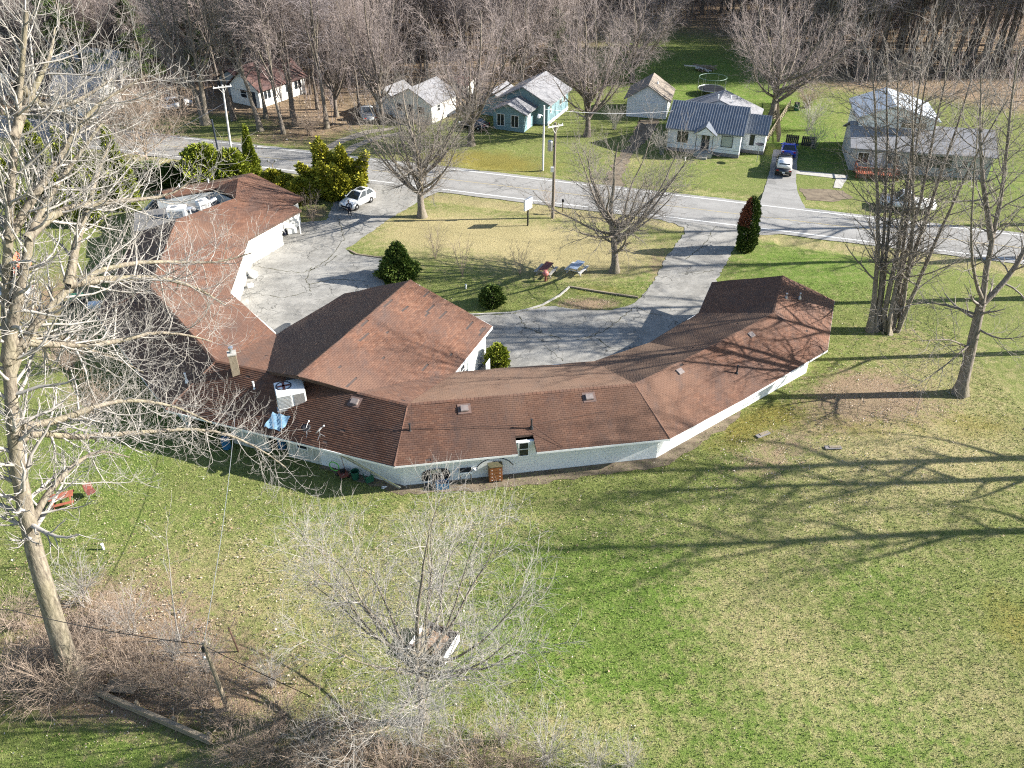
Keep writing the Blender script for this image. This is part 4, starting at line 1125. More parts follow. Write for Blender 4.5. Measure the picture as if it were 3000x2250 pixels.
# cables lying over the front roof
def cable(name, pts, r=0.012, m='black', parent=None, label=None, cat=None, sag=0.0, n=14):
    P = [Vector(p) for p in pts]
    out = []
    for a, b in zip(P[:-1], P[1:]):
        for i in range(n):
            t = i / n
            q = a.lerp(b, t); q.z -= sag * 4 * t * (1 - t)
            out.append(tuple(q))
    out.append(tuple(P[-1]))
    o = MB().tube(out, r, 4).build(name, m, parent)
    if label: tag(o, label, cat)
    return o
cable("roof_cable", [(-14.0, 41.0, 2.72), (-11, 40.6, 2.98), (-6.32, 40.45, 3.28), (1.22, 40.95, 3.2), (3.1, 39.75, 2.42)], 0.014, parent=motel)
cable("roof_cable", [(1.22, 40.95, 3.2), (6.0, 42.3, 3.3)], 0.01, parent=motel)

# ------------------------------------------------------------------ trees and plants
LEFT = {'stem': [(-21.35,24.8,0.0),(-20.92,24.9,4.98),(-20.71,25.2,8.63),(-20.27,25.6,12.01),(-19.82,26,14.9),(-19.28,26.5,17.64),(-18.94,27,19.6),(-18.31,27.5,21.87),(-17.8,28,23.75),(-17.17,28.5,25.78),(-16.58,29,27.7),(-15.96,29.5,29.42)],'stem2': [(-19.24,26.4,17.55),(-18.67,26.8,19.38),(-18.09,27,20.3),(-17.78,27.4,21.15),(-17.69,27.8,22.0),(-17.54,28.4,22.53),(-16.62,29.4,23.71),(-15.98,30.2,24.46),(-15.33,31,25.22)],'l1': [(-19.35,26.4,16.92),(-18.67,27,18.33),(-18.46,28,17.98),(-18.58,29,17.09),(-18.71,30.5,15.53),(-18.41,32,14.13),(-17.75,33,12.6)],'l2': [(-20.06,25.9,13.93),(-19.81,26.5,14.3),(-19.57,27.2,13.75),(-19.7,28,12.45),(-18.57,29.3,11.68),(-17.03,31,10.52),(-15.62,32,10.0),(-14.2,32.6,9.25),(-12.86,33,7.82),(-11.86,33,6.57)],'l3': [(-19.86,26,14.72),(-19.41,27,14.03),(-18.43,28,13.79),(-18.1,29,13.63),(-16.98,30,13.19),(-15.57,31,12.03),(-14.42,31.5,10.64)],'l4': [(-19.11,26.6,18.35),(-17.99,28,17.31),(-17.2,29.2,16.55),(-16.51,30,16.23),(-15.91,31,16.1),(-14.92,32,15.4),(-14.1,33,14.34)],'l5': [(-19.24,26.4,17.55),(-18.07,27.5,18.86),(-17.25,28.6,19.73),(-16.81,30,19.54),(-16.37,31,19.39),(-15.07,33,18.53),(-13.67,34.5,17.54),(-12.04,35,17.94)],'l6': [(-17.25,28.6,19.73),(-16.54,30,19.19),(-15.46,32,18.28),(-14.31,33,17.38),(-13.47,34,15.7)],'l7': [(-17.25,28.6,19.73),(-17.1,28.9,20.11),(-17.04,29.3,20.72),(-16.76,30,21.55),(-16.49,31,22.54),(-16.25,32,23.42),(-15.87,32.6,24.18)],'l8': [(-18.19,27.5,22.14),(-17.79,28,22.71),(-17.14,28.6,23.56),(-16.2,29.6,24.8),(-15.58,30.5,25.69),(-15.22,31,26.05),(-14.7,31.5,26.2),(-13.51,32,26.76)],'l10': [(-17.69,27.8,22.0),(-17.19,29,22.54),(-16.7,30,22.38),(-15.61,31.5,21.94),(-14.04,33,21.53),(-13.24,33.5,22.29)],'l11': [(-17.25,28.4,25.57),(-16.59,29.5,27.0),(-16.13,30.3,27.71),(-16.05,31,28.58)],'l12': [(-20.66,25.3,9.56),(-20.04,26,10.68),(-19.45,27,11.22),(-19.01,28,11.41),(-18.61,29,11.11),(-18.02,30,9.77)],'l13': [(-17.94,27.9,23.28),(-18.55,28.4,24.6),(-18.97,29,25.61)],'l14': [(-16.77,28.9,27.16),(-16.82,30,25.91),(-16.0,31,25.98),(-14.97,32,26.57)],}
RIGHT = {'trunk': [(32.51,48.8,0.01),(32.23,48.9,2.68),(31.91,49,5.62),(31.81,49.1,7.36)],'a': [(31.81,49.1,7.36),(31.51,49.3,9.47),(31.22,49.6,11.8),(31.19,50,14.45),(30.83,50.5,17.16),(30.25,51,20.16)],'b': [(31.77,49.1,6.99),(32.99,49.5,8.08),(33.88,50,9.88),(34.4,50.5,12.59),(34.34,51,15.87)],'c': [(31.88,49,6.38),(30.39,49.5,6.76),(28.19,50,7.02),(26.12,50,5.93)],'d': [(31.83,49.1,7.52),(30.27,48.5,9.39),(28.93,48,12.55)],'e': [(31.99,48.9,3.82),(29.75,48,5.22),(27.56,47.3,5.38)],'f': [(32.0,49,5.43),(33.32,48,4.95),(34.49,47,6.11)],'g': [(32.12,49,4.32),(29.41,47,3.37),(28.03,46.5,2.58)],'h': [(31.22,49.6,11.8),(29.72,49.8,14.99),(28.5,50,18.4)],}

def shift(pl, o):
    return [(p[0] - o[0], p[1] - o[1], p[2] - o[2]) for p in pl]

# the big pale tree at the left edge, limbs reaching over the building
o_ = (-21.35, 24.8, 0.0)
rad = {'stem': (0.52, 0.07), 'stem2': (0.28, 0.05)}
sk = [(shift(pl, o_), *rad.get(k, (0.20, 0.03)), 0.3 if k == 'stem' else 0.12) for k, pl in LEFT.items()]
twl = [dict(n=1, per_m=3.4, t0=0.12, t1=1.0, ang=0.95, len=(1.2, 3.2), rr=0.4, rmin=0.014, K=5, wob=0.13, trop=0.03, curl=0.22, S=4),
       dict(n=7, t0=0.15, t1=1.0, ang=0.8, len=(0.6, 1.5), rr=0.5, rmin=0.0095, K=4, wob=0.16, trop=0.04, curl=0.35, S=3),
       dict(n=3, t0=0.3, t1=1.0, ang=0.7, len=(0.25, 0.75), rr=0.7, rmin=0.008, K=3, wob=0.16, trop=0.05, curl=0.45, S=3)]
make_tree("bare_tree", "huge pale bare tree at the left edge reaching its limbs over the roof", o_, sk, twl, 31, 'bark_pale', 'twig_pale')

# the bare tree in the foreground
sk = vase_skel(12.0, 0.2, 20, 41, 0.22, 0.40)
twc = [dict(n=12, t0=0.2, ang=0.72, len=(1.1, 2.6), rr=0.45, rmin=0.012, K=4, wob=0.12, trop=0.05, S=4),
       dict(n=8, t0=0.2, ang=0.75, len=(0.6, 1.4), rr=0.6, rmin=0.009, K=3, wob=0.15, trop=0.03, S=3),
       dict(n=4, t0=0.2, ang=0.6, len=(0.3, 0.8), rr=0.7, rmin=0.006, K=2, wob=0.13, trop=0.08, S=3)]
make_tree("bare_tree", "bare grey tree in the foreground lawn with a leafy timber box behind its trunk", (-4.1, 22.65, 0), sk, twc, 42, 'bark_pale', 'twig_pale')

# clump of stems right of the building
tops = [(24.2, 58, 20.8), (25.5, 59, 21.3), (26.6, 59.3, 20.5), (27.6, 58.2, 21.4), (28.8, 60, 21.0), (30.4, 60, 21.5), (32.4, 60, 19.9), (33.8, 57.5, 18.5), (27.0, 56.8, 19.0)]
sk = []
q = random.Random(9)
for i, (x, y, z) in enumerate(tops):
    bx, by = -1.25 + 2.5 * i / 8, q.uniform(-.6, .6)
    ex, ey = x - 30.3, y - 57.6
    pl = [(bx, by, -0.1)]
    for k in range(1, 7):
        u = k / 6
        pl.append((bx + (ex - bx) * u ** 1.35 + q.uniform(-.12, .12), by + (ey - by) * u + q.uniform(-.12, .12), z * u))
    sk.append((pl, 0.20 if i % 3 else 0.26, 0.04))
tcl = [dict(n=24, t0=0.2, t1=1.0, ang=0.95, len=(1.6, 4.8), rr=0.42, rmin=0.032, K=5, wob=0.12, trop=0.05, S=4),
       dict(n=7, t0=0.15, ang=0.7, len=(0.9, 2.2), rr=0.6, rmin=0.02, K=3, wob=0.13, trop=0.06, S=3),
       dict(n=4, t0=0.2, ang=0.6, len=(0.4, 1.0), rr=0.7, rmin=0.010, K=2, wob=0.13, trop=0.06, S=3)]
make_tree("bare_tree", "clump of many tall bare stems beside the right end of the brown roof", (30.3, 57.6, 0), sk, tcl, 51, 'bark_grey', 'twig_grey')

# leaning tree further right
o_ = (32.51, 48.8, 0.0)
RIGHT['a'] += [(30.0, 51.6, 23.5)]; RIGHT['b'] += [(34.0, 51.6, 20.0)]; RIGHT['h'] += [(27.6, 50.4, 22.0)]; RIGHT['d'] += [(27.6, 47.6, 16.5), (26.8, 47.3, 19.5)]
sk = [(shift(pl, o_), *((0.44, 0.30) if k == 'trunk' else (0.23, 0.03) if k in 'abh' else (0.14, 0.02) if k == 'd' else (0.10, 0.018)), 0.8 if k == 'trunk' else 0.15) for k, pl in RIGHT.items()]
make_tree("bare_tree", "single leaning bare tree with forked trunk on the lawn at the right edge", o_, sk,
          [dict(n=1, per_m=2.6, t0=0.15, ang=0.9, len=(1.4, 3.8), rr=0.42, rmin=0.024, K=5, wob=0.14, trop=0.05, S=4),
           dict(n=6, t0=0.2, ang=0.75, len=(0.7, 1.6), rr=0.6, rmin=0.012, K=3, wob=0.14, trop=0.04, S=3),
           dict(n=3, t0=0.2, ang=0.65, len=(0.35, 0.9), rr=0.7, rmin=0.009, K=2, wob=0.14, trop=0.05, S=3)], 61, 'bark_grey', 'twig_grey')

# the two maples on the island lawn
twy = [dict(n=11, t0=0.1, ang=0.75, len=(1.4, 3.2), rr=0.42, rmin=0.018, K=4, wob=0.13, trop=0.04, S=4),
       dict(n=7, t0=0.15, ang=0.68, len=(0.8, 1.7), rr=0.55, rmin=0.012, K=3, wob=0.12, trop=0.07, S=3),
       dict(n=4, t0=0.2, ang=0.55, len=(0.4, 0.9), rr=0.7, rmin=0.009, K=2, wob=0.12, trop=0.08, S=3)]
make_tree("bare_tree", "vase shaped bare tree on the island lawn beside the white car's drive", (-9.3, 80.25, 0), vase_skel(13.2, 0.40, 20, 71, 0.19, 0.40), twy, 72, 'bark_grey', 'twig_grey')
make_tree("bare_tree", "bare spreading tree on the island lawn beside the picnic tables", (9.36, 67.94, 0), vase_skel(12.6, 0.36, 16, 83, 0.2, 0.46, True), twy, 82, 'bark_grey', 'twig_grey')

# big trees across the road
tw1 = [dict(n=10, t0=0.12, ang=0.75, len=(1.6, 3.6), rr=0.42, rmin=0.022, K=4, wob=0.14, trop=0.05, S=4),
       dict(n=7, t0=0.12, ang=0.7, len=(0.9, 2.0), rr=0.55, rmin=0.014, K=3, wob=0.15, trop=0.05, S=3),
       dict(n=4, t0=0.2, ang=0.65, len=(0.5, 1.1), rr=0.7, rmin=0.011, K=2, wob=0.15, trop=0.04, S=3)]
tA = make_tree("bare_tree", "upright bare tree in front of the teal house", (-5.1, 102.2, 0), vase_skel(16.0, 0.4, 17, 91, 0.16, 0.33, True), tw1, 92, 'bark_dark', 'twig_wood')
tC = make_tree("bare_tree", "broad bare tree behind the white house with the metal roof", (35.4, 113.4, 0), vase_skel(16.5, 0.45, 22, 101, 0.13, 0.46, True), tw1, 102, 'bark_grey', 'twig_wood')
copy_thing(tA, (9.65, 105.6, 0), 2.1, "bare tree between the teal house and the white garage", 0.95)
copy_thing(tA, (-17.3, 110.8, 0), 4.0, "bare tree with pale trunk left of the grey roofed house", (0.8, 0.8, 1.08))
copy_thing(tC, (18.5, 131, 0), 1.3, "bare tree at the wood's edge behind the white garage", 0.85)
copy_thing(tA, (1.5, 128, 0), 5.1, "bare tree behind the teal house", 1.05)
copy_thing(tA, (-24.0, 113.8, 0), 1.0, "bare tree beside the gravel track across the road", (0.7, 0.7, 1.05))
# twin trunk tree and leaning tree by the brown roofed house
sk = [([(0, 0, -.1), (-0.3, 0, 3), (-1.2, 0.4, 7), (-3.2, 0.8, 12), (-5.0, 1, 17)], 0.55, 0.08), ([(0.1, 0, 0.8), (0.4, .2, 4), (0.2, .3, 9), (0.8, .2, 14), (0.6, 0, 18)], 0.42, 0.07), ([(-.6, 0, 4.5), (-1.6, -1, 7), (-3.5, -2, 10), (-5, -2.2, 12)], 0.2, 0.04), ([(0.3, 0, 6), (2, .5, 9), (3.5, 1, 12), (4, 1, 15)], 0.2, 0.04), ([(-1.2, 0.4, 7), (-2.0, 1.5, 11), (-1.8, 2, 15)], 0.22, 0.04)]
twb = [dict(n=1, per_m=1.3, t0=0.25, ang=0.75, len=(1.6, 4.0), rr=0.4, rmin=0.035, K=5, wob=0.14, trop=0.06, S=4), dict(n=6, t0=0.2, ang=0.65, len=(0.9, 2.0), rr=0.6, rmin=0.022, K=3, wob=0.14, trop=0.06, S=3), dict(n=4, t0=0.2, ang=0.6, len=(0.5, 1.2), rr=0.7, rmin=0.016, K=2, wob=0.14, trop=0.06, S=3)]
tD = make_tree("bare_tree", "twin trunked old bare tree beside the brown roofed house across the road", (-40.9, 110.6, 0), sk, twb, 112, 'bark_grey', 'twig_grey')
sk = [([(0, 0, -.1), (-0.6, 0.2, 4), (-1.4, 0.2, 9), (-1.8, 0, 14), (-2.2, 0.4, 18)], 0.36, 0.06), ([(-1, .2, 7), (-3, .5, 9.5), (-4.5, .5, 13)], 0.16, 0.03), ([(-1.3, .2, 9), (0.6, .6, 12), (1.4, 1, 16)], 0.16, 0.03)]
make_tree("bare_tree", "leaning bare tree on the verge in front of the brown roofed house", (-32.9, 107.9, 0), sk, twb, 113, 'bark_grey', 'twig_grey')
# twiggy pinkish tree on the near verge of the road at left
sk = vase_skel(8.0, 0.16, 16, 121, 0.12, 0.5, True)
make_tree("bare_tree", "low twiggy pinkish bare tree on the near verge at left", (-43.5, 96.2, 0), sk, tw1, 122, 'twig_brush', 'twig_brush')
make_tree("young_tree", "thin pale sapling behind the old wooden pole", (-17.0, 27.2, 0), [([(0, 0, -.05), (0.2, 0, 2.2), (0.7, 0, 5), (1.2, 0, 8)], 0.05, 0.01)], [dict(n=9, t0=0.2, ang=0.7, len=(0.9, 2.0), rr=0.5, rmin=0.01, K=3, wob=.1, trop=.1, S=3), dict(n=4, t0=.2, ang=.6, len=(.3, .8), rr=.6, rmin=.008, K=2, wob=.1, trop=.1, S=3)], 123, 'twig_pale', 'twig_pale', flare=False)
for x, y, s_, lb in ((-4.5, 67.0, 1.0, "small bare shrub left of the picnic tables"), (-7.2, 70.6, 0.9, "faint bare sapling behind the conical evergreen"), (0.7, 67.4, 0.75, "small reddish bare shrub beside the red picnic table"), (-20.3, 78.9, 0.9, "bare shrub at the corner by the parked white car"), (4.0, 81.4, 0.7, "bare shrub at the foot of the utility pole")):
    sk = [([(0, 0, -.05)] + [(math.cos(a) * u * .9, math.sin(a) * u * .9, 3.2 * u * s_) for u in (.3, .6, 1)], 0.025, 0.008) for a in [k * 1.05 + x for k in range(6)]]
    make_tree("bare_shrub", lb, (x, y, 0), sk, [dict(n=7, t0=.2, ang=.6, len=(.5, 1.1), rr=.6, rmin=.011, K=3, wob=.12, trop=.1, S=3), dict(n=4, t0=.2, ang=.6, len=(.25, .5), rr=.7, rmin=.009, K=2, wob=.12, trop=.1, S=3)], int(abs(x * 10)) + 7, 'twig_brush', 'twig_brush', flare=False)

# ---- the woods behind: a few kinds, each tree an individual copy
tf = [dict(n=13, t0=0.22, t1=1.0, ang=0.85, len=(1.8, 4.2), rr=0.36, rmin=0.03, K=4, wob=0.15, trop=0.04, S=3),
      dict(n=7, t0=0.15, ang=0.75, len=(0.9, 2.2), rr=0.55, rmin=0.02, K=3, wob=0.16, trop=0.04, S=3),
      dict(n=4, t0=0.2, ang=0.65, len=(0.6, 1.3), rr=0.7, rmin=0.016, K=2, wob=0.16, trop=0.04, S=3)]
WOOD = ("bare tree of the woods at upper left behind the brown roofed house", "trees of the left woods"), ("bare tree of the woods behind the teal house and garage", "trees of the middle woods"), ("dark bare tree of the woods behind the grey house at upper right", "trees of the right woods")
zone_of = lambda x: WOOD[0 if x < -22 else 1 if x < 38 else 2]
protos = []
q = random.Random(77)
for k in range(6):
    h = 17 + 1.2 * k
    sk = [([(0, 0, -.1), (q.uniform(-.3, .3), q.uniform(-.3, .3), h * .35), (q.uniform(-.7, .7), q.uniform(-.7, .7), h * .7), (q.uniform(-1, 1), q.uniform(-1, 1), h)], 0.2 + 0.025 * k, 0.05)]
    for j in range(4 + k % 3):
        a = j * 2.4 + k; t = h * q.uniform(.25, .55); sp = q.uniform(1.2, 3.0)
        sk.append(([(0, 0, t), (sp * .5 * math.cos(a), sp * .5 * math.sin(a), t + (h - t) * .35), (sp * math.cos(a), sp * math.sin(a), t + (h - t) * .9)], 0.11, 0.03))
    protos.append((sk, 200 + k))
spots = [(-30.0, 113.4), (-27.2, 117.0), (-33.4, 113.0), (-28.8, 109.6), (-24.4, 108.8), (-45.0, 114.5), (-26, 121.5), (-21.2, 116.4), (-29.6, 106.6), (-37.6, 112.2)]
def keep_clear(x, y):
    if lawn_far(np.array([x]), np.array([y]))[0] > 0.45: return True
    for hx, hy, hr in ((-36, 119, 6.5), (-10, 114, 7.5), (4, 114, 8), (19, 114, 7), (27, 103, 9), (46, 98, 11), (-6, 124, 3.5), (-19, 108, 5), (-41, 110, 4), (-33, 108, 3)):
        if (x - hx) ** 2 + (y - hy) ** 2 < hr * hr: return True
    return False
tries = 0
while len(spots) < 285 and tries < 20000:
    tries += 1
    y = q.uniform(112, 214); hw = 0.60 * y + 3
    x = q.uniform(-hw, hw)
    lim = 126 if x < -48 else 112 if x < -20 else 130 if x < 12 else 168 if x < 42 else 132
    if x < -48 and y < 126 and q.random() < 0.75: continue
    if x >= -48 and y < lim: continue
    if -48 <= x < -20 and y < 126 and q.random() < 0.35: continue
    if keep_clear(x, y): continue
    md = 3.4 if y < 150 else 4.6
    if any((x - a) ** 2 + (y - b) ** 2 < md * md for a, b in spots): continue
    spots.append((x, y))
wood = []
for i, (x, y) in enumerate(spots):
    k = i % 6
    z = float(ground_z(np.array([x]), np.array([y]))[0]) + 0.0
    s_ = q.uniform(0.6, 1.12)
    if i < 6:
        sk, sd = protos[k]
        right = False
        wood.append(make_tree("bare_tree", zone_of(x)[0], (x, y, z), sk, tf, sd, 'bark_dark' if k % 2 else 'bark_grey', 'twig_wood' if k < 4 else 'twig_dark', zone_of(x)[1], tsides=6))
    else:
        # browner kinds to the left and middle, darker ones to the right
        if x > 38: k = 4 + i % 2
        elif i % 6 > 3: k = i % 4
        cw = copy_thing(wood[k], (x, y, z), q.uniform(0, 6.28), zone_of(x)[0], (s_, s_, s_ * q.uniform(0.85, 1.2)), zone_of(x)[1])
        cw.rotation_euler = (q.gauss(0, .05), q.gauss(0, .05), cw.rotation_euler[2])
# the rest of the wood, seen only as a mass: one object that instances the same trees on points
def wood_mass(name, label, pts, src, seed):
    me = bpy.data.meshes.new(name); me.from_pydata(pts, [], [])
    o = bpy.data.objects.new(name, me); C.objects.link(o)
    ng = bpy.data.node_groups.new(name, 'GeometryNodeTree')
    ng.interface.new_socket("Geometry", in_out='INPUT', socket_type='NodeSocketGeometry'); ng.interface.new_socket("Geometry", in_out='OUTPUT', socket_type='NodeSocketGeometry')
    N = ng.nodes; Lk = ng.links
    gi = N.new('NodeGroupInput'); go = N.new('NodeGroupOutput'); ip = N.new('GeometryNodeInstanceOnPoints'); jg = N.new('GeometryNodeJoinGeometry')
    for chd in src.children:
        oi = N.new('GeometryNodeObjectInfo'); oi.inputs[0].default_value = chd; oi.transform_space = 'ORIGINAL'; oi.inputs['As Instance'].default_value = False
        Lk.new(oi.outputs['Geometry'], jg.inputs[0])
    rv = N.new('FunctionNodeRandomValue'); rv.data_type = 'FLOAT_VECTOR'; rv.inputs[0].default_value = (0, 0, 0); rv.inputs[1].default_value = (0, 0, 6.28); rv.inputs['Seed'].default_value = seed
    rs = N.new('FunctionNodeRandomValue'); rs.data_type = 'FLOAT'; rs.inputs[2].default_value = 0.75; rs.inputs[3].default_value = 1.1; rs.inputs['Seed'].default_value = seed + 1
    Lk.new(gi.outputs[0], ip.inputs['Points']); Lk.new(jg.outputs[0], ip.inputs['Instance']); Lk.new(rv.outputs[0], ip.inputs['Rotation']); Lk.new(rs.outputs[1], ip.inputs['Scale']); Lk.new(ip.outputs[0], go.inputs[0])
    md = o.modifiers.new("trees", 'NODES'); md.node_group = ng
    return tag(o, label, "woods", kind="stuff")
mass = {0: [], 1: [], 2: []}
tries = 0
while sum(len(v) for v in mass.values()) < 560 and tries < 20000:
    tries += 1
    y = q.uniform(128, 235); hw = 0.60 * y + 6
    x = q.uniform(-hw, hw)
    if y < (132 if x < 12 else 170 if x < 42 else 133): continue
    if x >= 42 and q.random() < 0.25: y = q.uniform(133, 150)
    if keep_clear(x, y): continue
    if keep_clear(x, y): continue
    if any((x - a) ** 2 + (y - b) ** 2 < 2.2 for a, b in spots): continue
    mass[0 if x < -22 else 1 if x < 38 else 2].append((x, y, 0.1))
for k, (src, lb) in enumerate(((wood[1], "brown mass of bare woods filling the upper left background"), (wood[2], "brown mass of bare woods filling the upper middle background"), (wood[5], "dark mass of bare woods filling the upper right background"))):
    wood_mass("distant_woods", lb, mass[k], src, 40 + k)
# tall trees that stand beyond the right edge and throw their shadows over lawn and roof
sk = [([(0, 0, -.1), (0.15, 0.05, 7), (-.2, .25, 14), (.1, 0, 20), (0, 0.2, 26)], 0.46, 0.10)] + [([(0, 0, t), (math.cos(a) * 1.2, math.sin(a) * 1.2, t + 1.0), (math.cos(a) * 2.6, math.sin(a) * 2.6, t + 2.0), (math.cos(a) * 3.4, math.sin(a) * 3.4, t + 4.2)], 0.16, 0.03) for t, a in ((9.5, 1.6), (12.5, 4.6), (15.0, 1.3), (17, 4.4), (18.5, 2.6), (20, 5.4), (21.5, 0.8))]
tS = make_tree("bare_tree", "tall bare tree beyond the right edge, its shadow crossing the middle lawn", (51.5, 42.4, 0), sk, [dict(twb[0], per_m=0.8, t0=0.4), twb[1], dict(twb[2], n=2)], 131, 'bark_grey', 'twig_grey')
for x, y, rz, s_, lb in ((49.0, 40.6, 2.6, 0.85, "tall bare tree beyond the right edge, throwing the second lawn shadow"), (50.5, 35.9, 5.6, 1.0, "tall bare tree beyond the right edge, throwing the nearest lawn shadow"), (47, 63.0, 1.0, 0.95, "tall bare tree beyond the right edge near the road verge"), (44, 54.5, 3.0, 0.85, "tall bare tree beyond the right edge shading the roof end"), (54, 71, 5.0, 1.0, "tall bare tree beyond the right edge beside the road"), (58, 78.5, 0.4, 1.0, "tall bare tree beyond the right edge across the road bend")):
    copy_thing(tS, (x, y, 0), rz, lb, s_)
# undergrowth stems: nobody could count them
rg = np.random.default_rng(303)
def stems(n_, box, ok, seed, h=(1.5, 5), r=0.03):
    rg = np.random.default_rng(seed)
    x = rg.uniform(box[0], box[1], n_ * 4); y = rg.uniform(box[2], box[3], n_ * 4)
    k = ok(x, y) > rg.random(n_ * 4)
    x, y = x[k][:n_], y[k][:n_]
    m = len(x)
    L = rg.uniform(h[0], h[1], m)
    d = np.stack([rg.normal(0, .22, m), rg.normal(0, .22, m), np.ones(m)], -1)
    P, Rr = grow(np.stack([x, y, np.zeros(m)], -1), d, L, np.full(m, r), 3, .08, .05, rg, .35)
    pos, dd, ln, rr = spawn(P, Rr, L, 5, .25, 1, .6, rg, .35, .7, r * .5)
    P2, R2 = grow(pos, dd, ln, rr, 2, .12, .08, rg, .5)
    return join([tubes(P, Rr, 3), tubes(P2, R2, 3)])
V_, F_ = stems(4500, (-105, 105, 106, 190), lambda x, y: np.clip(sstep(106, 116, y) * (1 - 1.6 * lawn_far(x, y)), 0, 1) * np.array([0 if keep_clear(a, b) else 1 for a, b in zip(x, y)]), 304, (2, 6), 0.045)
tag(link_mesh("undergrowth", np_mesh("undergrowth", V_, F_), M['twig_wood']), "thin brown saplings and brush filling the woods", "undergrowth", kind="stuff")

# ---- brush at the bottom of the picture and along edges
def brush_proto(label, loc, seed, h, m, n_=26, spread=0.8, grp=None):
    q = random.Random(seed)
    sk = []
    for k in range(n_):
        a = k * 2.399; e = spread * q.uniform(.3, 1.1) * h
        sk.append(([(q.uniform(-.3, .3), q.uniform(-.3, .3), -.05), (e * .35 * math.cos(a), e * .35 * math.sin(a), h * .5 * q.uniform(.8, 1.1)), (e * math.cos(a), e * math.sin(a), h * q.uniform(.6, 1.1))], 0.016, 0.007))
    return make_tree("bare_brush", label, loc, sk, [dict(n=6, t0=.2, ang=.65, len=(.4, 1.1), rr=.7, rmin=.008, K=3, wob=.14, trop=.05, S=3), dict(n=4, t0=.2, ang=.65, len=(.2, .55), rr=.8, rmin=.007, K=2, wob=.14, trop=.04, S=3)], seed, m, m, grp, flare=False, tsides=4)
b1 = brush_proto("low tangle of bare brush right of the timber wall", (-11.0, 20.9, 0), 401, 1.5, 'twig_brush')
b2 = brush_proto("taller bare brush below the foreground tree at the picture's foot", (1.6, 20.6, 0), 402, 2.3, 'twig_pale', 20, .7)
b3 = brush_proto("reddish bare brush heaped against the huge left tree", (-22.6, 25.4, 0), 403, 1.9, 'twig_brush', 34, 1.0)
for i, (bb, x, y, s_, lb) in enumerate(((b1, -9.0, 20.4, 1.0, "bare brush beside the end of the timber wall"), (b1, -8.8, 22.2, .8, "small bare brush left of the foreground tree's foot"), (b1, -6.9, 20.4, 1.1, "bare brush in front of the foreground tree's foot"), (b2, -2.6, 20.8, .9, "bare brush just right of the foreground tree's foot"), (b2, -0.4, 21.6, .8, "thin bare brush in front of the leafy timber box"), (b2, 3.6, 20.2, .75, "last bare brush at the right of the bottom row"), (b1, 0.4, 19.9, 1.0, "bare brush at the very bottom centre of the picture"), (b1, -13.1, 22.4, .7, "bare brush at the foot of the old wooden pole"), (b1, -10.6, 22.3, .9, "bare brush between the old pole and the foreground tree"), (b1, -12.2, 20.6, .9, "bare brush in front of the timber wall's right end"), (b1, -5.2, 20.0, 1.1, "bare brush at the picture's foot left of centre"), (b1, -3.4, 20.2, 1.0, "bare brush at the picture's foot right below the foreground tree"), (b1, -1.4, 20.0, 1.1, "bare brush at the picture's foot near the bottom centre"), (b1, -7.2, 22.0, 1.0, "bare brush hugging the foreground tree's left side"), (b3, -21.0, 28.4, .7, "bare brush behind the huge left tree's trunk"), (b3, -25.5, 28.0, .9, "bare brush left of the huge tree at the picture's edge"), (b3, -24.6, 23.4, 1.5, "bare brush at the bottom left corner"), (b3, -21.6, 24.1, 1.5, "large bare brush in front of the huge left tree's foot"), (b3, -19.4, 25.6, 1.1, "bare brush right behind the huge left tree's foot"), (b1, -18.0, 24.6, 1.1, "bare brush above the rotten pallet"), (b1, -16.4, 24.2, 1.0, "bare brush behind the middle of the timber wall"), (b1, -14.6, 23.6, 1.0, "bare brush behind the right half of the timber wall"), (b2, -6.0, 21.4, 1.0, "pale bare brush at the foreground tree's left foot"), (b2, -4.3, 21.6, 1.0, "pale bare brush right at the foreground tree's foot"), (b2, -8.4, 20.8, .9, "pale bare brush left of the bottom centre"), (b2, -19.6, 27.6, 1.0, "pale brush in the leaf litter behind the huge left tree"), (b2, -16.8, 26.2, .9, "pale brush in the leaf litter right of the huge left tree"), (b2, -22.8, 29.6, 1.1, "pale brush left behind the huge tree's trunk"), (b2, -15.0, 25.4, .8, "pale brush behind the old wooden pole"), (b1, -21.4, 26.6, 1.2, "bare brush pressed against the huge left trunk"), (b2, -11.6, 24.6, .7, "thin pale brush right of the old pole"), (b2, 5.2, 20.4, .6, "small pale brush farthest right at the picture's foot"), (b3, -20.2, 24.0, .6, "small bare brush at the right foot of the huge left tree"), (b3, -29, 46, 1.2, "bare brush behind the left branches beside the building wall"), (b3, -33.5, 52, 1.2, "bare brush along the building's left outer wall"), (b2, 18.2, 99.0, 1.2, "bare bush at the left corner of the white metal roofed house"), (b2, 37.4, 101.0, 1.2, "bare bush by the neighbour's fence gate"), (b2, 39.0, 108.0, 1.5, "bare bush left of the grey house"), (b3, -11.5, 107.2, 1.1, "bare bush in front of the grey roofed house"), (b3, -26, 106, 1.3, "bare brush beside the gravel track"), (b3, 41.5, 118, 1.6, "tan bare bush behind the neighbour's garden"), (b2, 13.5, 108.5, 1.1, "bare bush right of the teal house"))):
    copy_thing(bb, (x, y, 0), i * 1.7, lb, s_)

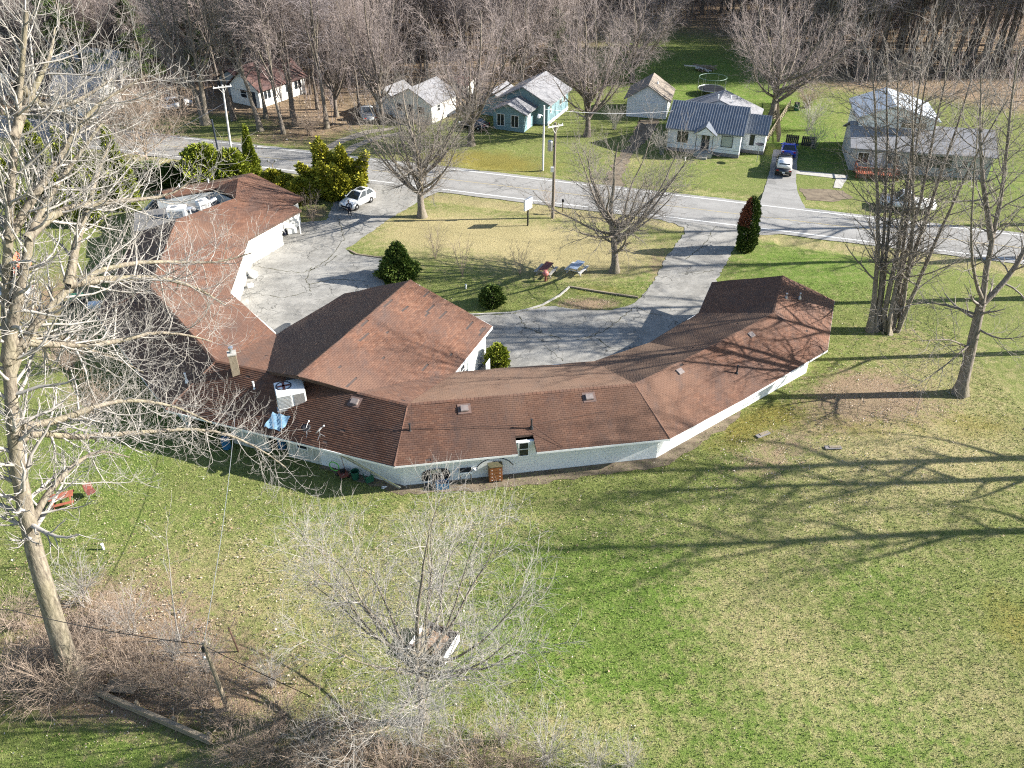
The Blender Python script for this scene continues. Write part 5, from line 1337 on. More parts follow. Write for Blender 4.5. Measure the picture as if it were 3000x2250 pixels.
# ---- evergreens made of many small sprays
def spray(name, label, loc, n_, prof, h, m, seed, size=0.2, lump=0.16, cat="shrub", trunk=0.08, half=None, group=None, up=0.6):
    """prof(t) -> radius for t in 0..1 up the height"""
    n_ = int(n_ * 1.7); size = size * 0.72; lump = lump * 1.5
    rg = np.random.default_rng(seed)
    root = thing(name, label, cat, loc, 0, group)
    ts = np.linspace(0, 1, 200); w = np.maximum(prof(ts), 0.02); cdf = np.cumsum(w); cdf /= cdf[-1]
    t = np.interp(rg.random(n_), cdf, ts)
    a = rg.uniform(0, 6.283, n_)
    lum = 1 + lump * (np.sin(3 * a + 9 * t + seed) * 0.5 + np.sin(5 * a - 17 * t) * 0.35 + np.sin(11 * a + 31 * t) * 0.3)
    hk = (np.floor(a * 2.2 + 3 * np.sin(t * 9 + seed)).astype(int) * 73 + np.floor(t * 9 + 1.5 * np.sin(a * 3)).astype(int) * 179 + seed) % 997
    lum = lum * np.random.default_rng(seed + 1).uniform(0.82, 1.12, 997)[hk]
    dep = 1 - np.abs(rg.normal(0, 0.14, n_))
    r_ = prof(t) * lum * np.clip(dep, 0.3, 1.05)
    p = np.stack([r_ * np.cos(a), r_ * np.sin(a), t * h * (1 + 0.03 * np.sin(4 * a + seed))], -1)
    out = _norm(np.stack([np.cos(a), np.sin(a), np.full(n_, up)], -1) + rg.normal(0, 0.45, (n_, 3)))
    sd = _norm(np.cross(out, rg.normal(0, 1, (n_, 3))))
    s_ = size * rg.uniform(0.6, 1.4, n_)[:, None]
    V_ = np.stack([p - sd * s_ * .28, p + sd * s_ * .28, p + out * s_ + sd * s_ * .16, p + out * s_ - sd * s_ * .16], 1)
    rr = rg.random(n_)
    if half is not None:
        k = half(p)
        link_mesh("browned_foliage", np_mesh("browned_foliage", V_[k].reshape(-1, 3), np.arange(4 * k.sum()).reshape(-1, 4), rnd=rr[k]), M['browned'], root, label="dead red brown side of the foliage")
        V_, rr = V_[~k], rr[~k]
    link_mesh("foliage", np_mesh("foliage", V_.reshape(-1, 3), np.arange(4 * len(V_)).reshape(-1, 4), rnd=rr), M[m], root)
    if trunk:
        MB().tube([(0, 0, -.05), (0, 0, h * .4), (0, 0, h * .85)], [trunk, trunk * .7, trunk * .2], 6).build("trunk", 'bark_dark', root)
    return root
cone = lambda r: (lambda t: r * np.clip(1.02 - t, 0, 1) ** 0.75 * (0.8 + 0.2 * np.minimum(t * 8, 1)))
dome = lambda r: (lambda t: r * np.sqrt(np.clip(1 - (t * 0.98) ** 2.4, 0, 1)) * (0.75 + 0.25 * np.minimum(t * 5, 1)))
col = lambda r: (lambda t: r * np.clip(1.0 - t ** 6, 0, 1) * (0.85 + 0.15 * np.minimum(t * 6, 1)))
spray("evergreen_shrub", "dark conical evergreen at the tip of the island lawn", (-10.2, 66.6, 0), 9000, cone(1.95), 3.5, 'yew', 501, .22)
spray("evergreen_shrub", "small round dark evergreen on the lawn before the brown roof", (-1.7, 61.9, 0), 5000, dome(1.02), 1.65, 'yew', 502, .17)
spray("evergreen_shrub", "columnar evergreen with one side browned beside the right driveway", (22.3, 72.4, 0), 8000, col(0.85), 5.4, 'yew', 503, .2, .12, half=lambda p: (p[:, 0] < -0.12) & (p[:, 2] > 2.6) & (p[:, 1] < .5))
spray("evergreen_shrub", "bright green bush beside the white door in the courtyard", (-1.1, 52.3, 0), 3500, dome(0.85), 1.9, 'arbor', 504, .19)
spray("evergreen_shrub", "large rounded green evergreen behind the left roof end", (-34.0, 88.6, 0), 11000, dome(2.6), 4.6, 'arbor', 505, .3, .2)
spray("evergreen_shrub", "rounded green evergreen right of the larger dome behind the roof", (-31.0, 88.9, 0), 8000, dome(1.9), 4.0, 'arbor', 506, .28, .2)
spray("evergreen_shrub", "narrow pointed green evergreen at the roadside behind the roof", (-29.3, 90.4, 0), 7000, cone(0.95), 6.2, 'arbor', 507, .24, .2)
spray("evergreen_shrub", "low green hedge shrub behind the roof corner", (-26.6, 88.3, 0), 4500, dome(1.3), 1.9, 'golden', 508, .24, .22)
spray("evergreen_shrub", "low green hedge shrub nearest the parked white car", (-22.6, 84.6, 0), 6500, dome(1.75), 2.3, 'golden', 509, .26, .22)
spray("evergreen_shrub", "low green hedge shrub between the roof corner and the car", (-24.6, 86.4, 0), 5000, dome(1.4), 2.0, 'golden', 510, .24, .22)
spray("evergreen_shrub", "small green shrub left of the flat roofed corner", (-40.5, 82.5, 0), 3500, dome(1.0), 1.7, 'arbor', 516, .2, .2)
for i, (x, y, r_, h) in enumerate(((-37.6, 88.4, 1.6, 2.6), (-41, 89.8, 1.8, 2.2))):
    spray("evergreen_shrub", ("dark green spreading shrub just left of the large dome", "dark green spreading shrub second left of the large dome")[i], (x, y, 0), 5000, dome(r_), h, 'yew', 511 + i, .26, .3)
# golden juniper with several leaning plumes
jr = thing("juniper", "shaggy yellow green juniper beside the parked white car", "shrub", (-18.9, 86.8, 0))
q = random.Random(5)
for k in range(13):
    a = k * 2.399; rr_ = q.uniform(.3, 2.5); hh = q.uniform(2.8, 5.2) * (1 - .12 * rr_)
    tmp = spray("plume", "x", (0, 0, 0), 1500, cone(.85), hh, 'golden', 520 + k, .3, .3, trunk=0.05)
    for chd in list(tmp.children):
        chd.parent = jr
        chd.name = "plume" if chd.name.startswith("foliage") else "stem"
        chd.location = (rr_ * .45 * math.cos(a), rr_ * .45 * math.sin(a), .1); chd.rotation_euler = (-math.sin(a) * rr_ * .26, math.cos(a) * rr_ * .26, 0)
    bpy.data.objects.remove(tmp)
jr.scale = (1.45, 1.45, 1.3)
ar = spray("arborvitae", "tallest yellow green arborvitae at the far left", (-50.5, 86, 0), 9000, cone(1.5), 8.0, 'arbor', 540, .32, .25)
for i, (x, y, s_, lb) in enumerate(((-47.2, 85, .95, "arborvitae second from the left in the green row"), (-44.2, 83.5, .85, "arborvitae third from the left in the green row"), (-41.8, 84.6, .98, "arborvitae at the right end of the green row"), (-46.4, 80.4, .7, "shorter arborvitae in front of the green row"), (-42.9, 78.6, .75, "shorter arborvitae nearest the flat roof"), (-49.2, 78.0, .85, "arborvitae nearest the orange tarpaulin"))):
    copy_thing(ar, (x, y, 0), i * 1.3, lb, s_)
# sparse pines in the upper left
def pine(label, loc, h, seed):
    rg = np.random.default_rng(seed)
    root = thing("pine_tree", label, "tree", loc)
    nb = 70
    t = np.sort(rg.uniform(.22, .98, nb)); a = rg.uniform(0, 6.28, nb)
    st = np.stack([np.zeros(nb), np.zeros(nb), t * h], -1)
    d = np.stack([np.cos(a), np.sin(a), np.full(nb, .12)], -1)
    P, Rr = grow(st, d, (1.08 - t) * h * .28 + .5, np.full(nb, .06), 4, .08, -.03, rg, .3)
    V1, F1 = join([tubes(P, Rr, 3), tubes(np.array([[(0, 0, -.1), (0, 0, h * .5), (0, 0, h)]]), np.array([[.32, .2, .04]]), 7)])
    link_mesh("trunk", np_mesh("trunk", V1, F1), M['bark_dark'], root)
    n_ = 9000
    b = rg.integers(0, nb, n_); u = rg.uniform(.3, 1, n_) * 4; i = np.minimum(u.astype(int), 3); f = (u - i)[:, None]
    p = P[b, i] * (1 - f) + P[b, i + 1] * f + rg.normal(0, .22, (n_, 3))
    out = _norm(rg.normal(0, 1, (n_, 3)) + np.array([0, 0, .3])); sd = _norm(np.cross(out, rg.normal(0, 1, (n_, 3)))); s_ = rg.uniform(.25, .6, n_)[:, None]
    V_ = np.stack([p - sd * s_ * .12, p + sd * s_ * .12, p + out * s_], 1)
    link_mesh("foliage", np_mesh("foliage", V_.reshape(-1, 3), np.arange(3 * n_).reshape(-1, 3), rnd=rg.random(n_)), M['pine'], root)
    return root
p1 = pine("tall sparse green pine in the upper left woods", (-63, 124, 0), 19, 601)
copy_thing(p1, (-52.5, 121.5, 0), 2.0, "lower green pine right of the tall one in the upper left", 0.72)
copy_thing(p1, (-46, 130, 0), 4.0, "green pine behind the twin trunked tree", 0.85)
copy_thing(p1, (6.8, 133, 0), 1.0, "small dark pine at the wood's edge behind the teal house", 0.55)

# ------------------------------------------------------------------ houses across the road
def gable(parent, x0, x1, y0, y1, ze, zr, axis, wm, rm, over=0.35, th=0.13, rp=0.5, z0=0.0, eo=0.45):
    """walls with gable ends and a two slab roof, in the house's own frame; returns (wall, roof)"""
    wb = MB()
    if axis == 'x':
        ym = y0 + (y1 - y0) * rp
        A = lambda x: [(x, y0, z0), (x, y1, z0), (x, y1, ze), (x, ym, zr), (x, y0, ze)]
        a, b = A(x0), A(x1)
    else:
        xm = x0 + (x1 - x0) * rp
        A = lambda y: [(x0, y, z0), (x1, y, z0), (x1, y, ze), (xm, y, zr), (x0, y, ze)]
        a, b = A(y0), A(y1)
    wb.add(a + b, [(0, 1, 2, 3, 4), (9, 8, 7, 6, 5), (0, 5, 6, 1), (1, 6, 7, 2), (4, 9, 5, 0)])
    w = wb.build("wall", wm, parent)
    rb = MB(); lift = 0.03
    for sgn in (-1, 1):
        if axis == 'x':
            ye = y0 if sgn < 0 else y1
            sl = (zr - ze) / abs(ym - ye); e = ye + sgn * eo
            p = [(x0 - over, e, ze - sl * eo + lift), (x1 + over, e, ze - sl * eo + lift), (x1 + over, ym, zr + lift), (x0 - over, ym, zr + lift)]
        else:
            xe = x0 if sgn < 0 else x1
            sl = (zr - ze) / abs(xm - xe); e = xe + sgn * eo
            p = [(e, y0 - over, ze - sl * eo + lift), (e, y1 + over, ze - sl * eo + lift), (xm, y1 + over, zr + lift), (xm, y0 - over, zr + lift)]
        rb.extr(p, (0, 0, th))
    r = rb.build("roof", rm, parent)
    return w, r
def ribs(roof, x0, x1, ye, ym, ze, zr, pitch=0.3, m='metalroof'):
    mb = MB(); k = int((x1 - x0) / pitch)
    for i in range(k + 1):
        x = x0 + (x1 - x0) * i / k
        mb.beam((x, ye, ze), (x, ym, zr), 0.07, 0.06)
    mb.build("ribs", m, roof, kind="stuff")

# white house with the metal roof
h5 = thing("white_house", "small white clapboard house with dark ribbed metal roof and gabled porch", "house", (19.06, 100.4, 0), R(-19.6))
w, r = gable(h5, 0, 8.7, 0, 6.8, 2.95, 5.0, 'x', 'lapwhite', 'metalroof', 0.3)
ribs(r, -0.28, 8.98, -0.45, 3.4, 2.95 - 0.27 + 0.19, 5.19)
MB().b2(-0.03, 8.73, -0.03, 6.8, 0, 0.42).build("foundation", 'foundation', h5)
w, r = gable(h5, 8.72, 11.4, 2.2, 5.6, 2.75, 4.1, 'x', 'lapwhite', 'metalroof', 0.25); ribs(r, 8.75, 11.6, 1.75, 3.9, 2.75 - .36 + .19, 4.29)
MB().b2(8.72, 11.43, 2.17, 5.6, 0, 0.42).build("foundation", 'foundation', h5)
w, r = gable(h5, 0.2, 9.7, 6.85, 11.2, 2.8, 4.6, 'y', 'lapwhite', 'greyroof', 0.3); 
for x, y, z in ((4.6, 7.6, 4.7), (6.0, 9.2, 4.3), (6.4, 7.7, 4.1)): MB().tube([(x, y, z - .3), (x, y, z + .45)], 0.08, 8).build("vent_pipe", 'trim', r)
window(h5, (0, 0), (8.7, 0), 1.15, 1.15, 1.3, 1.35, 'darkpost', 'glass', None); window(h5, (0, 0), (8.7, 0), 6.45, 1.15, 1.35, 1.35, 'darkpost', 'paleglass', None); window(h5, (8.72, 2.2), (11.4, 2.2), 0.85, 1.0, 0.55, 1.35, 'darkpost', 'glass', 'h')
dr = door(h5, (0, 0), (8.7, 0), 4.1, 0.55, 0.95, 2.05, 'darkpost'); 
for k in range(4): wbox(MB(), (0, 0), (8.7, 0), 4.2 + .19 * k, 4.36 + .19 * k, 1.85, 2.45, 0.05, 0.06).build("pane", 'glass', dr)
pm = MB(); pm.extr([(3.2, -1.3, 2.65), (4.58, -1.3, 3.65), (4.58, 1.4, 3.65), (3.2, 0.2, 2.65)], (0, 0, .1)); pm.extr([(4.58, -1.3, 3.65), (5.96, -1.3, 2.65), (5.96, .2, 2.65), (4.58, 1.4, 3.65)], (0, 0, .1)); pr = pm.build("porch_roof", 'metalroof', h5)
MB().add([(3.45, -1.15, 2.7), (5.7, -1.15, 2.7), (4.58, -1.15, 3.55)], [(0, 1, 2)]).build("porch_gable", 'lapwhite', h5)
for x in (3.6, 5.55): MB().tube([(x, -1.1, 0.5), (x, -1.1, 2.75)], 0.045, 6).build("porch_post", 'darkpost', h5)
stp = MB().b2(3.5, 5.65, -1.25, 0, 0, 0.52).build("porch_step", 'concrete', h5)
for k in range(2): MB().b2(4.0, 5.2, -1.55 - .3 * k, -1.25 - .3 * k, 0, 0.36 - .17 * k).build("step", 'concrete', stp)

gar = thing("garage", "white garage with tan shingle roof behind the white house", "garage", (15.6, 113.9, 0), R(-14.7))
w, r = gable(gar, 0, 5.4, 0, 6.0, 2.5, 4.2, 'y', 'lapwhite', 'tanroof', 0.3); door(gar, (0, 0), (5.4, 0), 2.4, 0.0, 2.5, 2.05, 'trim', 4, name="garage_door"); MB().tube([(3.6, 3, 3.6), (3.6, 3, 4.1)], .09, 8).build("vent_pipe", 'trim', r)

teal = thing("teal_house", "teal sided house with grey shingle roof across the road", "house", (-1.73, 112.56, 0), R(-23.2))
gable(teal, 0, 7.0, 0, 7.85, 2.85, 4.6, 'y', 'teal', 'greyroof', 0.35); gable(teal, 0.9, 5.2, -3.9, -0.02, 2.4, 3.35, 'y', 'teal', 'greyroof', 0.3); gable(teal, -3.2, -0.02, 1.0, 6.0, 2.3, 3.2, 'y', 'teal', 'greyroof', 0.3)
MB().b2(6.98, 7.06, 0.0, 7.85, 0, 0.4).build("foundation", 'trim', teal)
window(teal, (0.9, -3.9), (5.2, -3.9), 0.5, 0.5, 1.1, 1.6, 'trim', 'glass', 'v'); window(teal, (0.9, -3.9), (5.2, -3.9), 2.5, 0.5, 1.1, 1.6, 'trim', 'glass', 'v'); window(teal, (7.0, 0), (7.0, 7.85), 0.8, 1.4, 0.5, 1.0, 'trim', 'glass', 'h'); window(teal, (7.0, 0), (7.0, 7.85), 4.4, 1.5, 0.8, 0.8, 'trim', 'glass', None); window(teal, (7.0, 0), (7.0, 7.85), 5.8, 1.5, 0.8, 0.8, 'trim', 'glass', None); door(teal, (5.2, -3.9), (5.2, 0), 1.2, 0.15, 0.9, 2.0, 'trim')

h2 = thing("white_house", "white house with grey shingle roof behind the island tree's branches", "house", (-16.26, 113.5, 0), R(-28.9))
gable(h2, 0, 6.4, 0, 6.0, 2.6, 4.2, 'y', 'white', 'greyroof', 0.35); gable(h2, -3.2, -0.02, 0.6, 5.0, 2.4, 3.4, 'y', 'white', 'greyroof', 0.3)
window(h2, (0, 0), (6.4, 0), 0.8, 1.0, 1.2, 1.1); window(h2, (0, 0), (6.4, 0), 4.2, 1.0, 1.2, 1.1); door(h2, (0, 0), (6.4, 0), 2.6, 0.1, 0.9, 2.0, 'darkpost'); window(h2, (6.4, 0), (6.4, 6.0), 1.3, 1.3, 0.8, 0.9); door(h2, (6.4, 0), (6.4, 6), 3.0, 0.1, .85, 1.95, 'trim')
sh = thing("garden_shed", "small white shed with rusty red roof behind the grey roofed house", "shed", (-8.7, 123.1, 0), R(-25))
gable(sh, 0, 2.7, 0, 2.6, 1.9, 2.6, 'x', 'white', 'redroof', 0.15, 0.06, eo=.15); door(sh, (0, 0), (2.7, 0), .9, 0.05, .9, 1.7, 'greysiding')
h1 = thing("white_house", "white house with brown roof among the trees at upper left", "house", (-40.0, 120.4, 0), R(-32))
gable(h1, 0, 5.6, 0, 9.0, 2.6, 4.7, 'y', 'white', 'brownroof', 0.35); gable(h1, -4.6, -0.02, 2.2, 7.5, 2.4, 3.6, 'y', 'greysiding', 'brownroof', 0.3)
for s_ in (1.0, 5.2, 7.0): window(h1, (5.6, 0), (5.6, 9), s_, 1.0, 0.5, 1.2, 'darkpost', 'glass', 'h'); window(h1, (5.6, 0), (5.6, 9), s_ + .7, 1.0, .5, 1.2, 'darkpost', 'glass', 'h')
window(h1, (0, 0), (5.6, 0), 2.0, 1.0, 1.3, 1.2); door(h1, (0, 0), (5.6, 0), 4.0, .1, .9, 2.0, 'darkpost')

h6 = thing("grey_house", "grey house with white raised rear roof behind the clump of stems", "house", (39.3, 93.6, 0), R(-12))
gable(h6, 0, 15.0, 0, 7.4, 2.75, 4.4, 'x', 'greysiding', 'greyroof', 0.4)
w, r = gable(h6, 0.5, 8.8, 3.0, 10.2, 5.3, 6.7, 'y', 'white', 'whiteroof', 0.3, rp=0.42); window(h6, (0.5, 3.0), (8.8, 3.0), 4.6, 4.3, 2.8, .75, 'trim', 'tanglass', None)
window(h6, (0, 0), (15, 0), 0.6, 0.9, 1.3, 1.3, 'trim', 'glass', 'v'); door(h6, (0, 0), (15, 0), 2.3, .3, .95, 2.05, 'trim'); window(h6, (0, 0), (15, 0), 3.7, 1.0, 1.6, 1.1, 'trim', 'glass', 'v')
wbox(MB(), (0, 0), (15, 0), 6.2, 10.8, 1.0, 2.3, 0.01, 0.06).build("porch_screen", 'glass', h6); window(h6, (0, 0), (15, 0), 11.8, 1.0, .8, 1.0)
dk = thing("front_deck", "red brown wooden deck before the grey house", "deck", (39.2, 91.0, 0), R(-12))
for k in range(9): MB().b2(0.0, 4.6, .05 + .22 * k, .25 + .22 * k, .5, .54).build("plank", 'deck', dk)
for k in range(22): MB().b2(0.05 + .21 * k, .12 + .21 * k, -.03, .02, .05, 1.25).build("baluster", 'deck', dk)
MB().b2(0, 4.6, -.08, .06, 1.25, 1.33).build("rail", 'deck', dk); MB().b2(0, .08, 0, 2.0, 1.2, 1.3).build("rail", 'deck', dk); MB().b2(4.52, 4.6, 0, 2.0, 1.2, 1.3).build("rail", 'deck', dk)
for x in (.06, 4.54):
    for y in (.05, 1.9): MB().b2(x - .06, x + .06, y - .06, y + .06, 0, 1.35).build("post", 'deck', dk)
# houses half hidden in the upper left woods
for i, (x, y, rz, s_, wm, rm, lb) in enumerate(((-70, 130, -20, 1.2, 'white', 'whiteroof', "pale house behind the pines at upper left"), (-84, 121, -15, 1.0, 'greysiding', 'greyroof', "grey house at the far left behind the branches"), (-36, 168, -30, 1.3, 'white', 'greyroof', "distant white house seen through the woods at top left"), (-63, 115, -17, .8, 'white', 'greyroof', "small white house left of the parked white van"))):
    hh = thing("far_house", lb, "house", (x, y, 0), R(rz))
    gable(hh, 0, 9 * s_, 0, 6.5 * s_, 2.7, 4.6, 'x', wm, rm); window(hh, (0, 0), (9 * s_, 0), 1.2, 1, 1.4, 1.2); window(hh, (0, 0), (9 * s_, 0), 5.6 * s_, 1, 1.4, 1.2); door(hh, (0, 0), (9 * s_, 0), 3.8 * s_, .1, .95, 2.0, 'darkpost')

# ------------------------------------------------------------------ vehicles (front is +y)
def wheel(parent, x, y, r, w=0.22):
    t = MB().lathe([(r * .62, -w / 2), (r * .92, -w / 2), (r, -w / 2 + .04), (r, w / 2 - .04), (r * .92, w / 2), (r * .62, w / 2)], 18, (x, y, r), 'x').build("wheel", 'rubber', parent, smooth=False)
    MB().lathe([(.02, -w / 2 - .005), (r * .2, -w / 2 - .012), (r * .62, -w / 2 + .02), (r * .62, w / 2 - .02), (r * .2, w / 2 + .012), (.02, w / 2 + .005)], 10, (x, y, r), 'x').build("rim", 'alu', t)
def prof_body(prof, W, taper=0.06):
    mb = MB(); n = len(prof)
    zm = max(p[1] for p in prof)
    vs = []
    for sx in (-1, 1):
        for y, z in prof: vs.append((sx * (W / 2 - taper * max(0, (z - .6)) / max(zm - .6, .1)), y, z))
    mb.add(vs, [tuple(range(n)), tuple(range(2 * n - 1, n - 1, -1))] + [(i, n + i, n + (i + 1) % n, (i + 1) % n) for i in range(n)])
    return mb
def cabin(mb, b, t):
    """b, t = (y0, y1, halfwidth, z) of bottom and top rectangles"""
    vs = [(-b[2], b[0], b[3]), (b[2], b[0], b[3]), (b[2], b[1], b[3]), (-b[2], b[1], b[3]), (-t[2], t[0], t[3]), (t[2], t[0], t[3]), (t[2], t[1], t[3]), (-t[2], t[1], t[3])]
    return mb.add(vs, [(0, 3, 2, 1), (4, 5, 6, 7), (0, 1, 5, 4), (1, 2, 6, 5), (2, 3, 7, 6), (3, 0, 4, 7)])
def pillars(parent, b, t, m, ys):
    for sx in (-1, 1):
        for u0, u1 in ys:
            yb = b[0] + (b[1] - b[0]) * u0; yt = t[0] + (t[1] - t[0]) * u1
            MB().beam((sx * (b[2] + .004), yb, b[3]), (sx * (t[2] + .004), yt, t[3]), 0.07, 0.09).build("pillar", m, parent)
def car(label, loc, rz, m, L=4.5, W=1.82, Hh=1.55, kind='suv', cat="car", group=None):
    v = thing("parked_car", label, cat, loc, rz, group)
    h = L / 2
    if kind == 'suv':
        prof = [(-h + .05, .3), (-h, .6), (-h + .03, .98), (-h + .25, 1.05), (h - 1.25, 1.02), (h - .35, .88), (h - .03, .72), (h, .5), (h - .08, .26)]
        b = (-h + .12, h - 1.15, W / 2 - .06, 1.02); t = (-h + .62, h - 2.05, W / 2 - .25, Hh)
    elif kind == 'sedan':
        prof = [(-h + .05, .28), (-h, .55), (-h + .04, .86), (-h + .7, .93), (h - 1.3, .9), (h - .3, .76), (h - .02, .6), (h, .45), (h - .08, .24)]
        b = (-h + .55, h - 1.2, W / 2 - .06, .9); t = (-h + 1.25, h - 2.1, W / 2 - .26, Hh - .1)
    else:   # pickup
        prof = [(-h + .02, .45), (-h, .6), (-h + .02, 1.05), (-.55, 1.08), (h - 1.45, 1.12), (h - .25, 1.04), (h, .9), (h, .5), (h - .08, .35)]
        b = (-.5, h - 1.35, W / 2 - .06, 1.08); t = (-.25, h - 1.95, W / 2 - .22, Hh + .2)
    prof_body(prof, W).build("body", m, v, 0.05, True)
    gl = cabin(MB(), b, t).build("windows", 'glass', v, 0.02)
    MB().add([(-t[2] - .01, t[0] - .06, t[3] - .02), (t[2] + .01, t[0] - .06, t[3] - .02), (t[2] + .01, t[1] + .06, t[3] - .02), (-t[2] - .01, t[1] + .06, t[3] - .02), (-t[2] + .08, t[0] + .08, t[3] + .045), (t[2] - .08, t[0] + .08, t[3] + .045), (t[2] - .08, t[1] - .1, t[3] + .045), (-t[2] + .08, t[1] - .1, t[3] + .045)], [(0, 3, 2, 1), (4, 5, 6, 7), (0, 1, 5, 4), (1, 2, 6, 5), (2, 3, 7, 6), (3, 0, 4, 7)]).build("roof_panel", m, v, 0.02, True)
    pillars(v, b, t, m, ((0.02, 0.02), (.5, .45), (.98, .98)))
    wr = .34 if kind != 'pickup' else .38
    for sx in (-1, 1):
        for y in (h - .88, -h + .85): wheel(v, sx * (W / 2 - .1), y, wr)
        MB().box((sx * (W / 2 - .28), h - .1, .72), (.36, .14, .12)).build("headlight", 'lamp', v, .02)
        MB().box((sx * (W / 2 - .2), -h + .02, .85), (.26, .1, .14)).build("tail_light", 'redlamp', v, .02)
        MB().box((sx * (W / 2 + .08), b[1] - .15, b[3] + .08), (.16, .1, .12)).build("mirror", m, v, .02)
        MB().box((sx * (W / 2 - .002), 0.1, .8), (.02, .16, .03)).build("door_handle", m, v)
    MB().box((0, h - .02, .5), (W * .62, .06, .2)).build("grille", 'black', v, .01)
    MB().box((0, -h + .005, .5), (W * .85, .08, .16)).build("bumper", 'black', v, .02)
    MB().box((0, -h - .035, .62), (.3, .02, .15)).build("number_plate", 'trim', v)
    return v, t, b, h
v, t, b, h = car("white car parked in the drive with a person before it", (-16.4, 83.3, 0.0), R(149.3), 'carwhite', 4.1, 1.75, 1.5)
MB().b2(-.42, .42, t[0] + .35, t[1] - .3, t[3] + .04, t[3] + .055).build("sunroof", 'glass', v)
v, t, b, h = car("dark pickup with a pale cap on the neighbour's drive", (31.6, 93.4, 0.0), R(-16.5), 'carblack', 4.9, 1.8, 1.5, 'pickup', "pickup")
capb = (-h + .05, -.5, .84, 1.09); capt = (-h + .25, -.42, .72, 1.72)
cb = cabin(MB(), capb, capt).build("cap", 'carwhite', v, .05, True); MB().add([(-.68, -h + .1, 1.2), (.68, -h + .1, 1.2), (.6, -h + .21, 1.62), (-.6, -h + .21, 1.62)], [(0, 1, 2, 3)]).build("cap_window", 'glass', cb)
for k in range(5): MB().box((0, .1 + .22 * k, 1.78), (1.1, .05, .04)).build("roof_bar", 'darkmetal', v)
car("bright blue car parked ahead of the pickup on the neighbour's drive", (33.7, 99.0, 0.0), R(-16.5), 'carblue', 4.0, 1.72, 1.45, 'sedan')
car("white pickup on the verge in front of the grey house", (41.6, 82.3, 0.0), R(72.5), 'carwhite', 5.4, 1.9, 1.6, 'pickup', "pickup")
car("silver pickup in the shade left of the grey roofed house", (-19.6, 112.6, 0.0), R(20), 'carsilver', 4.8, 1.8, 1.5, 'pickup', "pickup")
car("dark blue car half hidden at the corner of the teal house", (-5.0, 108.6, 0.0), R(60), 'carblack', 4.0, 1.72, 1.45, 'sedan')
car("white car standing among the trees at upper left", (-47.0, 117.5, 0.0), R(-40), 'carwhite', 4.2, 1.75, 1.6, 'suv')
car("silver car beside the orange tarpaulin at the left edge", (-43.6, 63.3, 0.0), R(75), 'carsilver', 4.2, 1.75, 1.45, 'sedan')
car("dark blue car at the far left behind the green row", (-56.0, 84.0, 0.0), R(20), 'carblack', 4.2, 1.75, 1.45, 'sedan')

# ------------------------------------------------------------------ poles, wires, signs
def utility_pole(label, loc, h, r, m, lean=(0, 0), arm=None, armm='polewhite'):
    o = thing("utility_pole", label, "pole", loc)
    MB().tube([(0, 0, -.1), (lean[0] * .5, lean[1] * .5, h * .5), (lean[0], lean[1], h)], [r, r * .85, r * .7], 9).build("pole", m, o)
    if arm:
        L_, ang, z = arm
        dx, dy = math.cos(ang) * L_ / 2, math.sin(ang) * L_ / 2
        a = MB().beam((lean[0] - dx, lean[1] - dy - .16, z), (lean[0] + dx, lean[1] + dy - .16, z), .1, .13).build("crossarm", armm, o)
        for k in (-.9, -.4, .4, .9): MB().lathe([(.03, z + .06), (.05, z + .1), (.05, z + .18), (.02, z + .2)], 8, (lean[0] + dx * k, lean[1] + dy * k - .16, 0)).build("insulator", 'lamp', a)
        for k in (-.45, .45): MB().beam((lean[0], lean[1] - .12, z - .7), (lean[0] + dx * k, lean[1] + dy * k - .16, z - .05), .04, .04).build("brace", armm, o)
    return o
p = utility_pole("dark wooden utility pole with transformer beside the roadside sign", (4.2, 80.0, 0), 9.8, .17, 'pole', (0, 0), (1.7, .5, 9.5))
MB().lathe([(.02, 7.0), (.24, 7.02), (.26, 7.1), (.26, 7.95), (.2, 8.05), (.03, 8.1)], 14, (-.45, 0, 0)).build("transformer", 'metal', p); MB().box((-.2, -.2, 5.2), (.3, .22, .5)).build("meter_box", 'trim', p); MB().b2(-.3, -.1, -.05, .05, 7.4, 7.5).build("bracket", 'darkmetal', p)
p = utility_pole("grey wooden lamp pole on the lawn across the road", (3.6, 93.7, 0), 7.4, .13, 'polewhite')
MB().tube([(0, 0, 6.2), (-.5, -.3, 6.45)], .035, 6).build("lamp_arm", 'metal', p); MB().lathe([(.06, 6.55), (.17, 6.4), (.2, 6.2), (.12, 6.1), (.03, 6.08)], 12, (-.6, -.36, 0)).build("lamp_head", 'trim', p)
p = utility_pole("pale utility pole with crossarm behind the left roof end", (-34.1, 98.6, 0), 8.3, .14, 'polewhite', (.5, 0), (2.1, .45, 8.1))
o = thing("sign_post", "dark round post beside the pale utility pole", "post", (-36.4, 100.6, 0)); MB().lathe([(.12, -.1), (.12, 3.6), (.13, 3.62), (.1, 3.7), (.02, 3.72)], 10).build("post", 'darkpost', o)
p = utility_pole("old weathered wooden pole with cables in the lower left", (-13.4, 23.2, 0), 4.95, .12, 'oldwood', (-.1, 0))
MB().box((-.14, -.1, 4.6), (.12, .12, .3)).build("cable_clamp", 'darkmetal', p); MB().lathe([(.02, 3.95), (.06, 4.0), (.06, 4.12), (.02, 4.16)], 8, (-.2, -.12, 0)).build("insulator", 'lamp', p)
o = thing("old_post", "short rusty post with a loose rod in the lower left lawn", "post", (-13.8, 26.5, 0)); MB().tube([(0, 0, -.05), (-.05, 0, .8), (-.2, .1, 1.7)], .045, 6).build("post", 'fascia', o); MB().tube([(-.6, -.2, .9), (-.15, .1, 1.6), (.2, .3, 2.2)], .018, 5).build("rod", 'oldwood', o)
